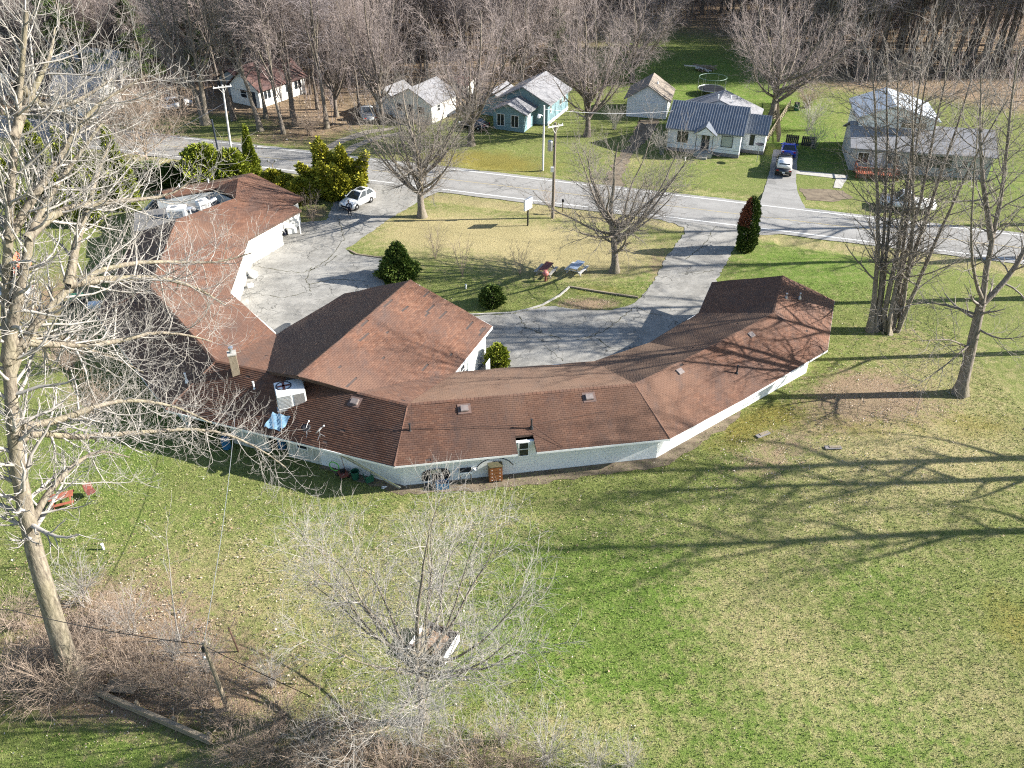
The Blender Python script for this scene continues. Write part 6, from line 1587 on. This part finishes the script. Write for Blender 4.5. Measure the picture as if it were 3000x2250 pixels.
cable("overhead_cable", [(-13.5, 23.2, 4.8), (-21.5, 23.4, 6.9), (-30, 23, 8)], .022, 'rubber', None, "dark cable running from the old pole to the left edge", "cable", .25)
cable("overhead_cable", [(-13.5, 23.2, 4.7), (-8.9, 22.4, 2.1)], .02, 'rubber', None, "dark guy cable from the old pole down to the right", "cable", .06)
cable("overhead_cable", [(-13.5, 23.2, 4.9), (-17.8, 42.4, 2.75)], .016, 'alu', None, "twisted pale service cable from the old pole to the roof", "cable", .5)
cable("overhead_cable", [(4.2, 79.9, 9.6), (-33.6, 98.5, 8.2), (-75, 113, 8)], .014, 'rubber', None, "roadside power line between the two utility poles", "cable", .9)
cable("overhead_cable", [(4.2, 79.9, 9.6), (60, 62, 9.5)], .014, 'rubber', None, "roadside power line from the dark pole towards the right", "cable", .9)
cable("overhead_cable", [(3.6, 93.7, 7.0), (19.5, 101, 4.6)], .012, 'alu', None, "service line from the lamp pole to the white house", "cable", .4)
cable("overhead_cable", [(-33.8, 98.6, 6.2), (-46, 95, .5)], .014, 'alu', None, "guy wire of the pale utility pole", "cable", .0)

o = thing("roadside_sign", "blank white sign panel on a black post at the roadside", "sign", (1.6, 78.05, 0), .95)
MB().b2(-.06, .06, -.06, .06, -.05, 2.0).build("post", 'black', o); MB().b2(-.62, .62, -.09, .09, 1.75, 2.85).build("panel", 'trim', o, .01)
for zz in (1.74, 2.86): MB().b2(-.64, .64, -.1, .1, zz - .02, zz + .02).build("frame", 'alu', o)
o = thing("mailbox", "pair of mailboxes on a forked post behind the left roof end", "mailbox", (-27.8, 93.3, 0))
MB().tube([(0, 0, -.05), (0, 0, .8)], .05, 6).build("post", 'oldwood', o)
for sx in (-1, 1): MB().tube([(0, 0, .75), (sx * .35, 0, 1.1)], .035, 5).build("fork", 'oldwood', o); mb_ = MB().box((sx * .42, 0, 1.22), (.2, .45, .22)).build("box", 'metal', o, .04)
o = thing("mailbox", "dark mailbox on a post beside the utility pole", "mailbox", (5.3, 81.6, 0)); MB().b2(-.05, .05, -.05, .05, -.05, 1.05).build("post", 'oldwood', o); MB().box((0, 0, 1.17), (.22, .5, .24)).build("box", 'black', o, .05)

# ------------------------------------------------------------------ picnic tables and lawn things
def picnic(label, loc, rz, topm, benchm, lean=0):
    o = thing("picnic_table", label, "picnic table", loc, rz)
    for k in range(5): MB().b2(-.9, .9, -.37 + .15 * k, -.235 + .15 * k, .72, .76).build("plank", topm, o)
    for sy in (-1, 1):
        for k in range(2): MB().b2(-.9, .9, sy * .7 - .13 + .14 * k, sy * .7 + .0 + .14 * k, .42, .46).build("seat", benchm, o)
        for sx in (-.62, .62): MB().beam((sx, sy * .25, .72), (sx, sy * .72, 0.02), .05, .1).build("leg", benchm, o)
    for sx in (-.62, .62): MB().b2(sx - .02, sx + .02, -.8, .8, .36, .42).build("brace", benchm, o)
    return o
M['blueboard'] = simple('blue_grey_board', (0.20, 0.28, 0.40), (0.34, 0.38, 0.44), 3, .7)
picnic("red topped picnic table under the island tree", (3.1, 67.5, 0), R(65), 'red', 'concrete'); picnic("blue grey picnic table nearest the island tree's trunk", (5.9, 67.8, 0), R(60), 'blueboard', 'polewhite')
o = thing("lawn_ornament", "pink ball shaped lawn pump before the red picnic table", "ornament", (3.0, 66.1, 0)); MB().lathe([(.12, 0), (.1, .1), (.08, .45), (.06, .5)], 10).build("stem", 'red', o); MB().lathe([(.02, .45), (.2, .52), (.28, .7), (.26, .85), (.14, .98), (.02, 1.0)], 14).build("ball", simple('pink_paint', (.55, .2, .17), None, 4, .5), o, smooth=True); MB().lathe([(.03, .0), (.03, .3)], 8, (.2, 0, 0)).build("pipe", 'red', o)
for x, y, lb in ((-4.06, 64.7, "small white stub post left of the round evergreen"), (20.74, 96.7, "small white stub post before the white house"), (-23.43, 33.5, "small white stub in the left lawn")):
    o = thing("stub_post", lb, "post", (x, y, 0)); MB().lathe([(.07, -.05), (.07, .34), (.09, .35), (.09, .4), (.03, .42)], 10).build("post", 'trim', o)
o = thing("satellite_dish", "dark dish on a pole beside the white house", "dish", (29.2, 96.2, 0)); MB().tube([(0, 0, -.05), (0, 0, 2.0)], .03, 6).build("pole", 'metal', o); MB().lathe([(.02, 0), (.3, .04), (.52, .14), (.53, .16), (.3, .07), (.02, .03)], 16, (0, 0, 2.0)).build("dish", 'darkmetal', o)
# trampoline behind the white house and a heap beyond it
o = thing("trampoline", "round trampoline with hoop behind the white house", "trampoline", (29.3, 124.5, 0))
ring = [(2.0 * math.cos(k * .3142), 2.0 * math.sin(k * .3142), 0) for k in range(21)]
MB().tube([(x, y, .8) for x, y, _ in ring], .05, 6, False).build("frame_ring", 'metal', o); MB().lathe([(.05, .76), (1.85, .78), (1.85, .8), (.05, .79)], 24).build("mat", 'black', o); MB().tube([(x, y, 2.4) for x, y, _ in ring], .04, 6, False).build("top_hoop", simple('green_tube', (.13, .2, .17), None, 4, .5), o)
for k in range(0, 20, 3): x, y, _ = ring[k]; MB().tube([(x, y, 0), (x, y, 2.4)], .03, 5).build("upright", 'metal', o)
o = thing("brush_heap", "dark heap of cut wood on the far green lawn", "woodpile", (30.7, 137.8, 0))
q = random.Random(3)
for k in range(26): a = q.uniform(0, 3.14); z = q.uniform(.1, .7); x, y = q.gauss(0, .6), q.gauss(0, .5); MB().beam((x - math.cos(a), y - math.sin(a), z), (x + math.cos(a), y + math.sin(a), z + q.uniform(-.1, .1)), .16, .16).build("log", 'oldwood' if k % 4 else 'polewhite', o)
# fence and gate between the neighbours
fn = thing("wire_fence", "weathered fence running back beside the white house", "fence", (31.6, 101.8, 0))
for k in range(9):
    MB().b2(.42 * 2.2 * k - .05, .42 * 2.2 * k + .05, .9 * 2.2 * k - .05, .9 * 2.2 * k + .05, 0, 1.2).build("post", 'oldwood', fn)
    if k: 
        for zz in (.35, .75, 1.1): MB().beam((.924 * (k - 1), 1.98 * (k - 1), zz), (.924 * k, 1.98 * k, zz), .04, .14).build("rail", 'oldwood', fn)
gt = thing("garden_gate", "two dark panel gates at the end of the neighbour's drive", "gate", (34.2, 102.3, 0), R(-17))
for x in (0, 1.9):
    for k in range(7): MB().b2(x + .02 + .22 * k, x + .22 + .22 * k, -.02, .02, .1, 1.3).build("board", 'darkmetal', gt)
    MB().b2(x, x + 1.56, .025, .06, .95, 1.05).build("rail", 'oldwood', gt)
fn2 = thing("board_fence", "grey board fence running back left of the grey house", "fence", (33.6, 103.2, 0))
for k in range(40): MB().beam((.1 * k * 1.05, .43 * k, .02), (.1 * k * 1.05, .43 * k, 1.15), .36, .03, (.42, .9, 0)).build("board", 'oldwood', fn2)
for zz in (.3, .95): MB().beam((.03, 0, zz), (4.1, 16.8, zz), .05, .08).build("rail", 'oldwood', fn2)
o = thing("waste_bin", "dark bin standing on the lawn behind the gates", "bin", (39.6, 116.5, 0)); MB().prism([(-.3, -.3), (.3, -.3), (.3, .3), (-.3, .3)], 0, 1.0).build("body", 'green', o, .04); MB().b2(-.33, .33, -.35, .33, 1.0, 1.08).build("lid", 'black', o, .02)

# ------------------------------------------------------------------ things on and against the building
ac = thing("air_conditioner", "large white rooftop air conditioner on the brown roof", "air conditioner", (-14.35, 43.6, 2.95), R(20))
MB().box((0, 0, .62), (1.35, 1.1, 1.0)).build("cabinet", 'trim', ac, .03); fan = MB().lathe([(.36, 1.11), (.38, 1.14), (.33, 1.15), (.32, 1.115), (.05, 1.112)], 18, (-.25, .12, 0)).build("fan_ring", 'darkmetal', ac)
for k in range(4): MB().beam((-.25, .12, 1.135), (-.25 + .3 * math.cos(k * 1.57), .12 + .3 * math.sin(k * 1.57), 1.135), .12, .01).build("fan_blade", 'red', fan)
for k in range(9): MB().box((-.32, -.56, .25 + .085 * k), (.62, .02, .04)).build("louver", 'metal', ac)
MB().box((.35, -.56, .6), (.5, .02, .7)).build("access_panel", 'metal', ac); MB().box((0, 0, .04), (1.5, 1.25, .12)).build("curb", 'metal', ac); MB().box((.4, .95, .45), (.9, .8, .7)).build("duct", 'metal', ac, .04)
MB().tube([(.5, -.57, .3), (.9, -.7, .1), (1.0, -1.1, -.15)], .03, 6).build("drain_pipe", 'trim', ac)
for i, (x, y, z, rz, mm, lb) in enumerate(((-12.85, 40.75, 2.72, .3, 'black', "dark satellite dish near the blue tarp on the roof edge"), (-11.95, 40.45, 2.7, -.3, 'metal', "grey satellite dish right of the dark dish on the roof edge"))):
    d = thing("satellite_dish", lb, "dish", (x, y, z), rz)
    d.scale = (.72, .72, .72)
    dm = MB().lathe([(.02, 0), (.22, .03), (.4, .1), (.41, .115), (.22, .05), (.02, .02)], 18); Mx = Matrix.Translation((0, -.1, .62)) @ Matrix.Rotation(R(-50 if i else 15), 4, 'X' if not i else 'Y'); dm.v = [tuple(Mx @ Vector(p)) for p in dm.v]; dm.build("dish", mm, d, smooth=True)
    MB().tube([(0, 0, -.15), (0, 0, .35), (0, -.08, .6)], .03, 7).build("mast", 'metal', d); MB().tube([(0, -.1, .62), (.2, .15, .9), (.32, .25, 1.0)], .022, 6).build("feed_arm", 'trim', d); MB().box((.34, .27, 1.02), (.12, .16, .1)).build("receiver", 'trim', d, .02)
    for a in (0.3, 2.4, 4.5): MB().beam((0, 0, .25), (.4 * math.cos(a), .4 * math.sin(a), -.05 - .12 * math.sin(a) * -1), .03, .03).build("stay", 'metal', d)
tp = thing("blue_tarp", "crumpled blue tarp on the roof edge left of the dishes", "tarp", (-14.9, 41.7, 2.62), R(-20))
tv = []; q = random.Random(8)
for j in range(9):
    for i in range(9): tv.append(((i / 8 - .5) * 1.3, (j / 8 - .5) * 1.1, .26 + .36 * (j / 8 - .5) + .07 * math.sin(i * 1.7 + j) + q.uniform(-.03, .03)))
MB().add(tv, [(j * 9 + i, j * 9 + i + 1, j * 9 + i + 10, j * 9 + i + 9) for j in range(8) for i in range(8)]).build("sheet", 'tarp', tp, smooth=True)
MB().tube([(.5, -.45, -.1), (.5, -.45, .2)], .05, 6).build("weight", 'black', tp)
ac.scale = (1.35, 1.35, 1.2)
# equipment in the roof well
for i, (x, y, rz, lb) in enumerate(((-32.0, 74.3, R(10), "white rooftop unit in the roof well at left"), (-30.0, 75.9, R(40), "smaller white rooftop unit and ducts in the roof well"))):
    u = thing("rooftop_unit", lb, "air conditioner", (x, y, 2.61), rz)
    MB().box((0, 0, .5), (1.7 - .6 * i, 1.1, .9)).build("cabinet", 'trim', u, .03); MB().tube([(.7, 0, .6), (1.3, .2, .7), (1.5, .5, .4)], .2, 8).build("duct", 'alu', u); MB().lathe([(.3, .96), (.3, 1.0), (.05, 1.01)], 12, (-.2, 0, 0)).build("fan_ring", 'metal', u)
    for k in range(6): MB().box((0, -.56, .2 + .1 * k), (1.2 - .4 * i, .02, .05)).build("louver", 'metal', u)
# ladder against the wall
ld_ = thing("ladder", "aluminium ladder leaning along the white block wall", "ladder", (-7.0, 38.55, 0), 0)
d0, d1 = Vector((0, 0, .03)), Vector((-4.1, 1.35, 1.9)); sdv = Vector((.1, -.22, .3))
for sg in (0, 1): MB().beam(tuple(d0 + sdv * sg), tuple(d1 + sdv * sg), .03, .08).build("rail", 'alu', ld_)
for k in range(15): pp = d0.lerp(d1, (k + .5) / 15); MB().tube([tuple(pp), tuple(pp + sdv)], .017, 6).build("rung", 'alu', ld_)
ds = thing("chest_of_drawers", "wooden chest of drawers standing against the white wall", "dresser", (-1.05, 39.42, 0), R(9.4))
MB().box((0, 0, .66), (.86, .46, 1.12)).build("case", 'wood', ds, .01); MB().box((0, 0, 1.24), (.92, .52, .05)).build("top", simple('mossy_top', (.07, .075, .04), (.12, .10, .06), 4, .9), ds, .01)
for k in range(4):
    f = MB().box((0, -.24, .24 + .265 * k), (.76, .03, .23)).build("drawer", 'wood', ds, .008)
    for sx in (-.25, .25): MB().lathe([(.012, -.275), (.03, -.285), (.03, -.29), (.01, -.3)], 8, (sx, 0, .24 + .265 * k), 'y').build("knob", 'trim', f)
for sx in (-.38, .38):
    for sy in (-.18, .18): MB().box((sx, sy, .05), (.06, .06, .1)).build("foot", 'wood', ds)
gr = thing("barbecue_grill", "white barbecue grill on legs against the wall", "grill", (-2.9, 39.32, 0), R(9.4))
MB().prism([(-.4, -.25), (.4, -.25), (.36, .25), (-.36, .25)], .72, .9).build("firebox", 'trim', gr, .02); MB().add([(-.38, .22, .92), (.38, .22, .92), (.36, .34, 1.25), (-.36, .34, 1.25)], [(0, 1, 2, 3)]).build("lid", 'metal', gr); MB().b2(-.36, .36, -.2, .2, .9, .93).build("grate", 'darkmetal', gr); MB().b2(-.75, -.42, -.15, .15, .86, .89).build("side_shelf", 'trim', gr); MB().b2(.42, .75, -.15, .15, .86, .89).build("side_shelf", 'trim', gr)
for sx in (-.33, .33):
    for sy in (-.2, .2): MB().tube([(sx, sy, 0), (sx, sy, .74)], .02, 6).build("leg", 'alu', gr)
for k in range(4): MB().lathe([(.025, -.25), (.025, -.29)], 8, (-.25 + .16 * k, 0, .8), 'y').build("knob", 'black', gr)
MB().beam((-.33, -.2, .3), (.33, -.2, .3), .02, .02).build("crossbar", 'alu', gr)
bn = thing("storage_bin", "blue plastic bin on the ground by the wall", "bin", (-4.35, 38.75, 0), R(9)); bb_ = MB().prism([(-.38, -.22), (.38, -.22), (.38, .22), (-.38, .22)], 0, .05).build("base", 'bluebin', bn)
for a in ((-.4, .4, -.25, -.22), (-.4, .4, .22, .25), (-.4, -.37, -.22, .22), (.37, .4, -.22, .22)): MB().b2(a[0], a[1], a[2], a[3], 0, .42).build("side", 'bluebin', bn)
sf = thing("folded_table", "black round cornered table folded against the wall", "table", (-4.75, 39.15, 0), R(9.4))
for sx in (-1, 1): MB().extr([(sx * .3, 0, .25), (sx * .85, 0, .25), (sx * .9, 0, .5), (sx * .85, 0, .85), (sx * .65, 0, 1.05), (sx * .3, 0, 1.1)], (0, .05, 0)).build("leaf", 'black', sf)
MB().b2(-.29, .29, -.06, -.01, .15, .85).build("frame_panel", 'black', sf); MB().b2(-.31, .31, -.08, -.02, .86, 1.15).build("headrest", 'metal', sf)
for sx in (-.32, .32): MB().tube([(sx, -.1, 0), (sx, -.08, .9)], .025, 6).build("leg", 'trim', sf)
ar_ = thing("bent_hose", "dark curved pipe arching over the chest of drawers", "pipe", (-1.1, 39.8, 0), R(9.4)); MB().tube([(-1.2 + .24 * k, 0, .75 + .75 * math.sin(math.pi * k / 10) ** .7) for k in range(11)], .025, 6).build("pipe", 'darkmetal', ar_)
# clutter by the left corner
o = thing("hose_reel", "bright green hose coil hung beside the cream boards", "hose", (-11.3, 40.25, .45), R(-20)); MB().tube([(.35 * math.cos(k * .42), -.06 + .01 * (k % 3), .35 * math.sin(k * .42)) for k in range(46)], .035, 6).build("coil", 'lime', o)
o = thing("push_mower", "dark red push mower by the left wall", "mower", (-10.7, 39.75, 0), R(30)); MB().box((0, 0, .25), (.55, .7, .2)).build("deck", 'red', o, .04); MB().box((0, .05, .42), (.3, .3, .2)).build("engine", 'black', o, .04)
for sx in (-.28, .28):
    for sy in (-.28, .28): MB().lathe([(.02, -.03), (.11, -.03), (.11, .03), (.02, .03)], 10, (sx, sy, .11), 'x').build("wheel", 'rubber', o)
    MB().tube([(sx * .8, -.3, .3), (sx * .7, -.9, .95)], .015, 5).build("handle", 'metal', o)
o = thing("garden_bin", "dark green bin between mower and chairs", "bin", (-9.9, 39.55, 0)); MB().lathe([(.2, 0), (.27, .6), (.29, .62), (.27, .64), (.25, .6), (.19, .05)], 14).build("body", 'green', o)
o = thing("garden_chair", "overturned green garden chair by the ladder", "chair", (-8.9, 39.1, 0), .5)
MB().b2(-.25, .25, -.03, .02, .1, .6).build("backrest", 'green', o); MB().b2(-.25, .25, 0, .45, .1, .15).build("seat", 'green', o)
for sx in (-.23, .23):
    MB().tube([(sx, .02, .12), (sx, .5, .5)], .02, 5).build("leg", 'green', o); MB().tube([(sx, .42, .12), (sx, .65, .45)], .02, 5).build("leg", 'green', o)
o = thing("shovel", "long handled shovel leaning on the left wall", "shovel", (-10.6, 40.05, 0)); MB().tube([(0, 0, .1), (-.2, .12, 1.35)], .018, 5).build("handle", 'wood', o); MB().extr([(-.1, -.03, .15), (.1, -.03, .15), (.06, -.06, -.1), (-.06, -.06, -.1)], (0, .02, 0)).build("blade", 'darkmetal', o); MB().box((-.21, .12, 1.4), (.12, .03, .08)).build("grip", 'black', o)
o = thing("paper_scrap", "crumpled white bag on the ground below the ladder", "litter", (-8.0, 38.6, 0)); q = random.Random(2); MB().add([(q.uniform(-.2, .2), q.uniform(-.15, .15), q.uniform(.02, .16)) for k in range(8)], [(0, 1, 2), (2, 3, 4), (4, 5, 6), (6, 7, 0), (1, 3, 5), (0, 2, 5)]).build("bag", 'trim', o)
for i, (x, y, mm, lb) in enumerate(((-18.9, 42.6, 'bluebin', "blue barrel beside the left recess"), (-15.2, 42.6, 'bluebin', "blue covered heap in the dark recess"))):
    o = thing("barrel", lb, "barrel", (x, y, 0)); MB().lathe([(.26, 0), (.28, .05), (.28, .42), (.3, .45), (.28, .48), (.28, .85), (.25, .9), (.02, .9)], 14).build("body", mm, o)
sc = thing("storm_door", "open white storm door by the courtyard entrance", "door", (-1.9, 49.7, 0), R(-20)); MB().b2(-.02, .02, 0, .8, .05, 1.95).build("frame", 'trim', sc); MB().b2(-.03, .03, .12, .68, 1.0, 1.85).build("pane", 'paleglass', sc)
# courtyard clutter by the left wing
bi = thing("bicycle", "white bicycle leaning by the garage doors", "bicycle", (-22.6, 75.0, 0), R(62))
for x in (-.5, .5):
    MB().tube([(x + .32 * math.cos(k * .5236), 0, .33 + .32 * math.sin(k * .5236)) for k in range(13)], .022, 5, False).build("wheel", 'rubber', bi)
for a, b_ in (((-.5, 0, .33), (-.15, 0, .75)), ((-.15, 0, .75), (.38, 0, .75)), ((.38, 0, .8), (.5, 0, .33)), ((-.1, 0, .3), (.36, 0, .72)), ((-.1, 0, .3), (-.18, 0, .85)), ((-.5, 0, .33), (-.1, 0, .3))): MB().tube([a, b_], .02, 5).build("frame_tube", 'trim', bi)
MB().box((-.19, 0, .88), (.24, .1, .05)).build("saddle", 'black', bi); MB().tube([(.36, -.25, .95), (.36, 0, .92), (.36, .25, .95)], .015, 5).build("handlebar", 'black', bi)
for i, (x, y, s_, mm, lb) in enumerate(((-21.9, 76.2, .6, 'white', "white cushioned bench under the porch corner"), (-22.6, 75.9, .5, 'navy', "dark blue bundle under the porch corner"), (-23.4, 66.9, .55, 'trim', "white planter box by the left wing wall"), (-23.1, 64.9, .35, 'trim', "small white crate by the left wing wall"))):
    o = thing("porch_item", lb, "box", (x, y, 0), .5 + i); MB().box((0, 0, s_ / 2), (s_ * 1.6, s_, s_)).build("body", mm, o, .06); MB().box((0, s_ * .45, s_ * .9), (s_ * 1.5, .1, s_ * .7)).build("back", mm, o, .03)

# ------------------------------------------------------------------ foreground: timber wall, leafy box
tw = thing("timber_wall", "old timber retaining wall with mossy boards in the bottom left", "wall", (-16.8, 22.75, 0), R(-22.2))
for k in range(2): MB().b2(-3.4, 3.4, -.1, .1, .02 + .2 * k, .2 + .2 * k).build("timber", 'oldwood', tw, .01)
for x in (-3.2, -1, 1.2, 3.2): MB().b2(x - .07, x + .07, .12, .26, -.05, .5).build("stake", 'oldwood', tw)
MB().box((-2.4, .7, .25), (1.5, .7, .06), .3).build("board", 'oldwood', tw)
pl_ = thing("wooden_pallet", "rotten pallet lying at the end of the timber wall", "pallet", (-20.2, 24.2, 0), R(-15))
for k in range(7): MB().b2(-.55 + .17 * k, -.43 + .17 * k, -.4, .4, .12, .15).build("slat", 'oldwood', pl_)
for y in (-.35, 0, .35): MB().b2(-.6, .65, y - .04, y + .04, .0, .115).build("runner", 'oldwood', pl_)
bx_ = thing("leaf_box", "timber box filled with fallen leaves behind the foreground tree", "planter", (-3.9, 26.8, 0), R(-25))
for a, nm in (((-1.0, 1.0, -.85, -.78), 0), ((-1.0, 1.0, .78, .85), 0), ((-1.0, -.93, -.78, .78), 1), ((.93, 1.0, -.78, .78), 1)):
    for k in range(2): MB().b2(a[0], a[1], a[2], a[3], .02 + .3 * k, .3 + .3 * k).build("board", 'fascia' if nm == 0 else 'trim', bx_)
vv = []; q = random.Random(4)
for j in range(7):
    for i in range(7): vv.append(((i / 6 - .5) * 1.84, (j / 6 - .5) * 1.54, .34 + q.uniform(-.06, .08)))
MB().add(vv, [(j * 7 + i, j * 7 + i + 1, j * 7 + i + 8, j * 7 + i + 7) for j in range(6) for i in range(6)]).build("leaf_fill", simple('leaf_mould', (.34, .24, .16), (.16, .10, .06), 18, .95, .6, 30), bx_)
# left edge things
ot = thing("orange_tarp", "bright orange tarp tent at the left edge behind the trunk", "tent", (-45.2, 68.2, 0), .3)
MB().add([(-.9, -1.2, 0), (.9, -1.2, 0), (.9, 1.2, 0), (-.9, 1.2, 0), (0, -1.1, 1.5), (0, 1.1, 1.4)], [(0, 4, 5, 3), (1, 2, 5, 4), (0, 1, 4), (2, 3, 5)]).build("cover", 'orange', ot); MB().tube([(0, -1.3, 1.5), (0, 1.3, 1.4)], .03, 5).build("ridge_pole", 'metal', ot)
rt = picnic("faded red garden table on the left lawn under branches", (-27.4, 37.3, 0), .4, 'deck', 'deck'); rt.scale = (.75, .75, .8)
o = thing("garden_chair", "small pinkish red chair beside the faded red table", "chair", (-25.9, 37.9, 0), .8); MB().b2(-.25, .25, -.25, .25, .38, .43).build("seat", 'red', o); MB().b2(-.25, .25, .22, .27, .43, .9).build("backrest", 'red', o)
for sx in (-.22, .22):
    for sy in (-.22, .22): MB().tube([(sx, sy, 0), (sx, sy, .4)], .02, 5).build("leg", 'metal', o)
for i, (x, y, mm, lb) in enumerate(((-37.2, 62.2, 'green', "green and white cart behind the left branches"), (-35.0, 60.8, 'trim', "white cart by the building's left outer wall"))):
    o = thing("garden_cart", lb, "cart", (x, y, 0), .2); MB().prism([(-.6, -.35), (.6, -.35), (.6, .35), (-.6, .35)], .35, .75).build("tub", mm, o, .05)
    for sx in (-.45, .45): MB().lathe([(.02, -.4), (.2, -.4), (.2, .4), (.02, .4)], 10, (sx, 0, .2), 'y').build("wheel", 'rubber', o)
    MB().tube([(.6, 0, .6), (1.2, 0, .9)], .02, 5).build("handle", 'metal', o)

# flat slabs lying on the right lawn
for i, (x, y, rz, lb) in enumerate(((17.0, 44.0, .5, "grey board lying on the lawn by the right wall"), (21.3, 42.6, 0.0, "grey slab lying flat on the right lawn"))):
    o = thing("lawn_slab", lb, "slab", (x, y, 0), rz); MB().box((0, 0, .03), (1.1, .35, .06)).build("slab", 'foundation', o, .01); MB().box((.1, .02, .075), (.7, .2, .03)).build("upper_board", 'oldwood', o)

# ------------------------------------------------------------------ the person in front of the white car
ps = thing("person", "person in dark jacket and trousers standing in front of the white car", "person", (-16.75, 80.2, 0), R(10))
def skin_body():
    J = {'pel': (0, 0, .95, .13), 'wai': (0, 0, 1.1, .125), 'che': (0, .01, 1.33, .15), 'nek': (0, .01, 1.5, .06), 'nk2': (0, 0, 1.56, .052), 'hd1': (0, -.02, 1.63, .08), 'hd2': (0, -.015, 1.72, .09), 'top': (0, 0, 1.79, .055)}
    E_ = [('pel', 'wai'), ('wai', 'che'), ('che', 'nek'), ('nek', 'nk2'), ('nk2', 'hd1'), ('hd1', 'hd2'), ('hd2', 'top')]
    for s_, n_ in ((-1, 'L'), (1, 'R')):
        J.update({'hp' + n_: (s_ * .09, 0, .88, .1), 'kn' + n_: (s_ * .11, -.02, .5, .065), 'an' + n_: (s_ * .12, .02, .1, .045), 'to' + n_: (s_ * .14, -.16, .05, .038), 'sh' + n_: (s_ * .19, .01, 1.42, .075), 'el' + n_: (s_ * .27, .05, 1.15, .05), 'wr' + n_: (s_ * .22, -.07, .95, .036), 'pm' + n_: (s_ * .21, -.1, .88, .034)})
        E_ += [('pel', 'hp' + n_), ('hp' + n_, 'kn' + n_), ('kn' + n_, 'an' + n_), ('an' + n_, 'to' + n_), ('che', 'sh' + n_), ('sh' + n_, 'el' + n_), ('el' + n_, 'wr' + n_), ('wr' + n_, 'pm' + n_)]
        for f in range(4):
            J['f%d%s' % (f, n_)] = (s_ * (.235 - .018 * f), -.10 - .004 * f, .81, .01); J['g%d%s' % (f, n_)] = (s_ * (.232 - .018 * f), -.085, .775 + .006 * abs(f - 1.5), .008)
            E_ += [('pm' + n_, 'f%d%s' % (f, n_)), ('f%d%s' % (f, n_), 'g%d%s' % (f, n_))]
        J['t' + n_] = (s_ * .17, -.12, .86, .011); E_ += [('pm' + n_, 't' + n_)]
    ks = list(J); me = bpy.data.meshes.new("body")
    me.from_pydata([J[k][:3] for k in ks], [(ks.index(a), ks.index(b_)) for a, b_ in E_], [])
    o = bpy.data.objects.new("body", me); C.objects.link(o)
    md = o.modifiers.new("skin", 'SKIN'); sd = o.modifiers.new("sub", 'SUBSURF'); sd.levels = 1; sd.render_levels = 1
    for i, k in enumerate(ks):
        r_ = J[k][3]; me.skin_vertices[0].data[i].radius = (r_, r_ * (.8 if k in ('che', 'wai', 'pel') else 1)); me.skin_vertices[0].data[i].use_root = (k == 'pel')
    dg = bpy.context.evaluated_depsgraph_get(); nm = bpy.data.meshes.new_from_object(o.evaluated_get(dg)); bpy.data.objects.remove(o)
    for m_ in ('skin', 'navy', 'jeans', 'black'): nm.materials.append(M[m_])
    for p_ in nm.polygons:
        z = p_.center.z; x = abs(p_.center.x); p_.use_smooth = True
        p_.material_index = 0 if z > 1.54 or (x > .14 and z < .93 and z > .7 and p_.center.y < -.05) else 1 if z > .93 or x > .2 and z > .9 else 3 if z < .09 else 2
    nm.name = "body"; return nm
bo = link_mesh("body", skin_body(), None, ps)
MB().lathe([(.02, 1.83), (.07, 1.82), (.1, 1.77), (.102, 1.70), (.085, 1.66), (.07, 1.70)], 12, (0, .015, 0)).build("hair", 'hair', ps, smooth=True); MB().box((0, -.115, 1.675), (.025, .03, .04)).build("nose", 'skin', ps, .008); MB().box((0, -.105, 1.625), (.05, .012, .012)).build("mouth", 'red', ps)
for sx in (-1, 1): MB().lathe([(.003, -.105), (.012, -.1), (.012, -.09)], 8, (sx * .032, 0, 1.71), 'y').build("eye", 'black', ps); MB().box((sx * .098, .01, 1.69), (.02, .035, .06)).build("ear", 'skin', ps, .008); MB().box((sx * .135, -.07, .035), (.1, .28, .07)).build("shoe", 'trim', ps, .02)
MB().box((0, -.135, 1.3), (.1, .03, .3)).build("shirt_front", 'shirt', ps, .01)
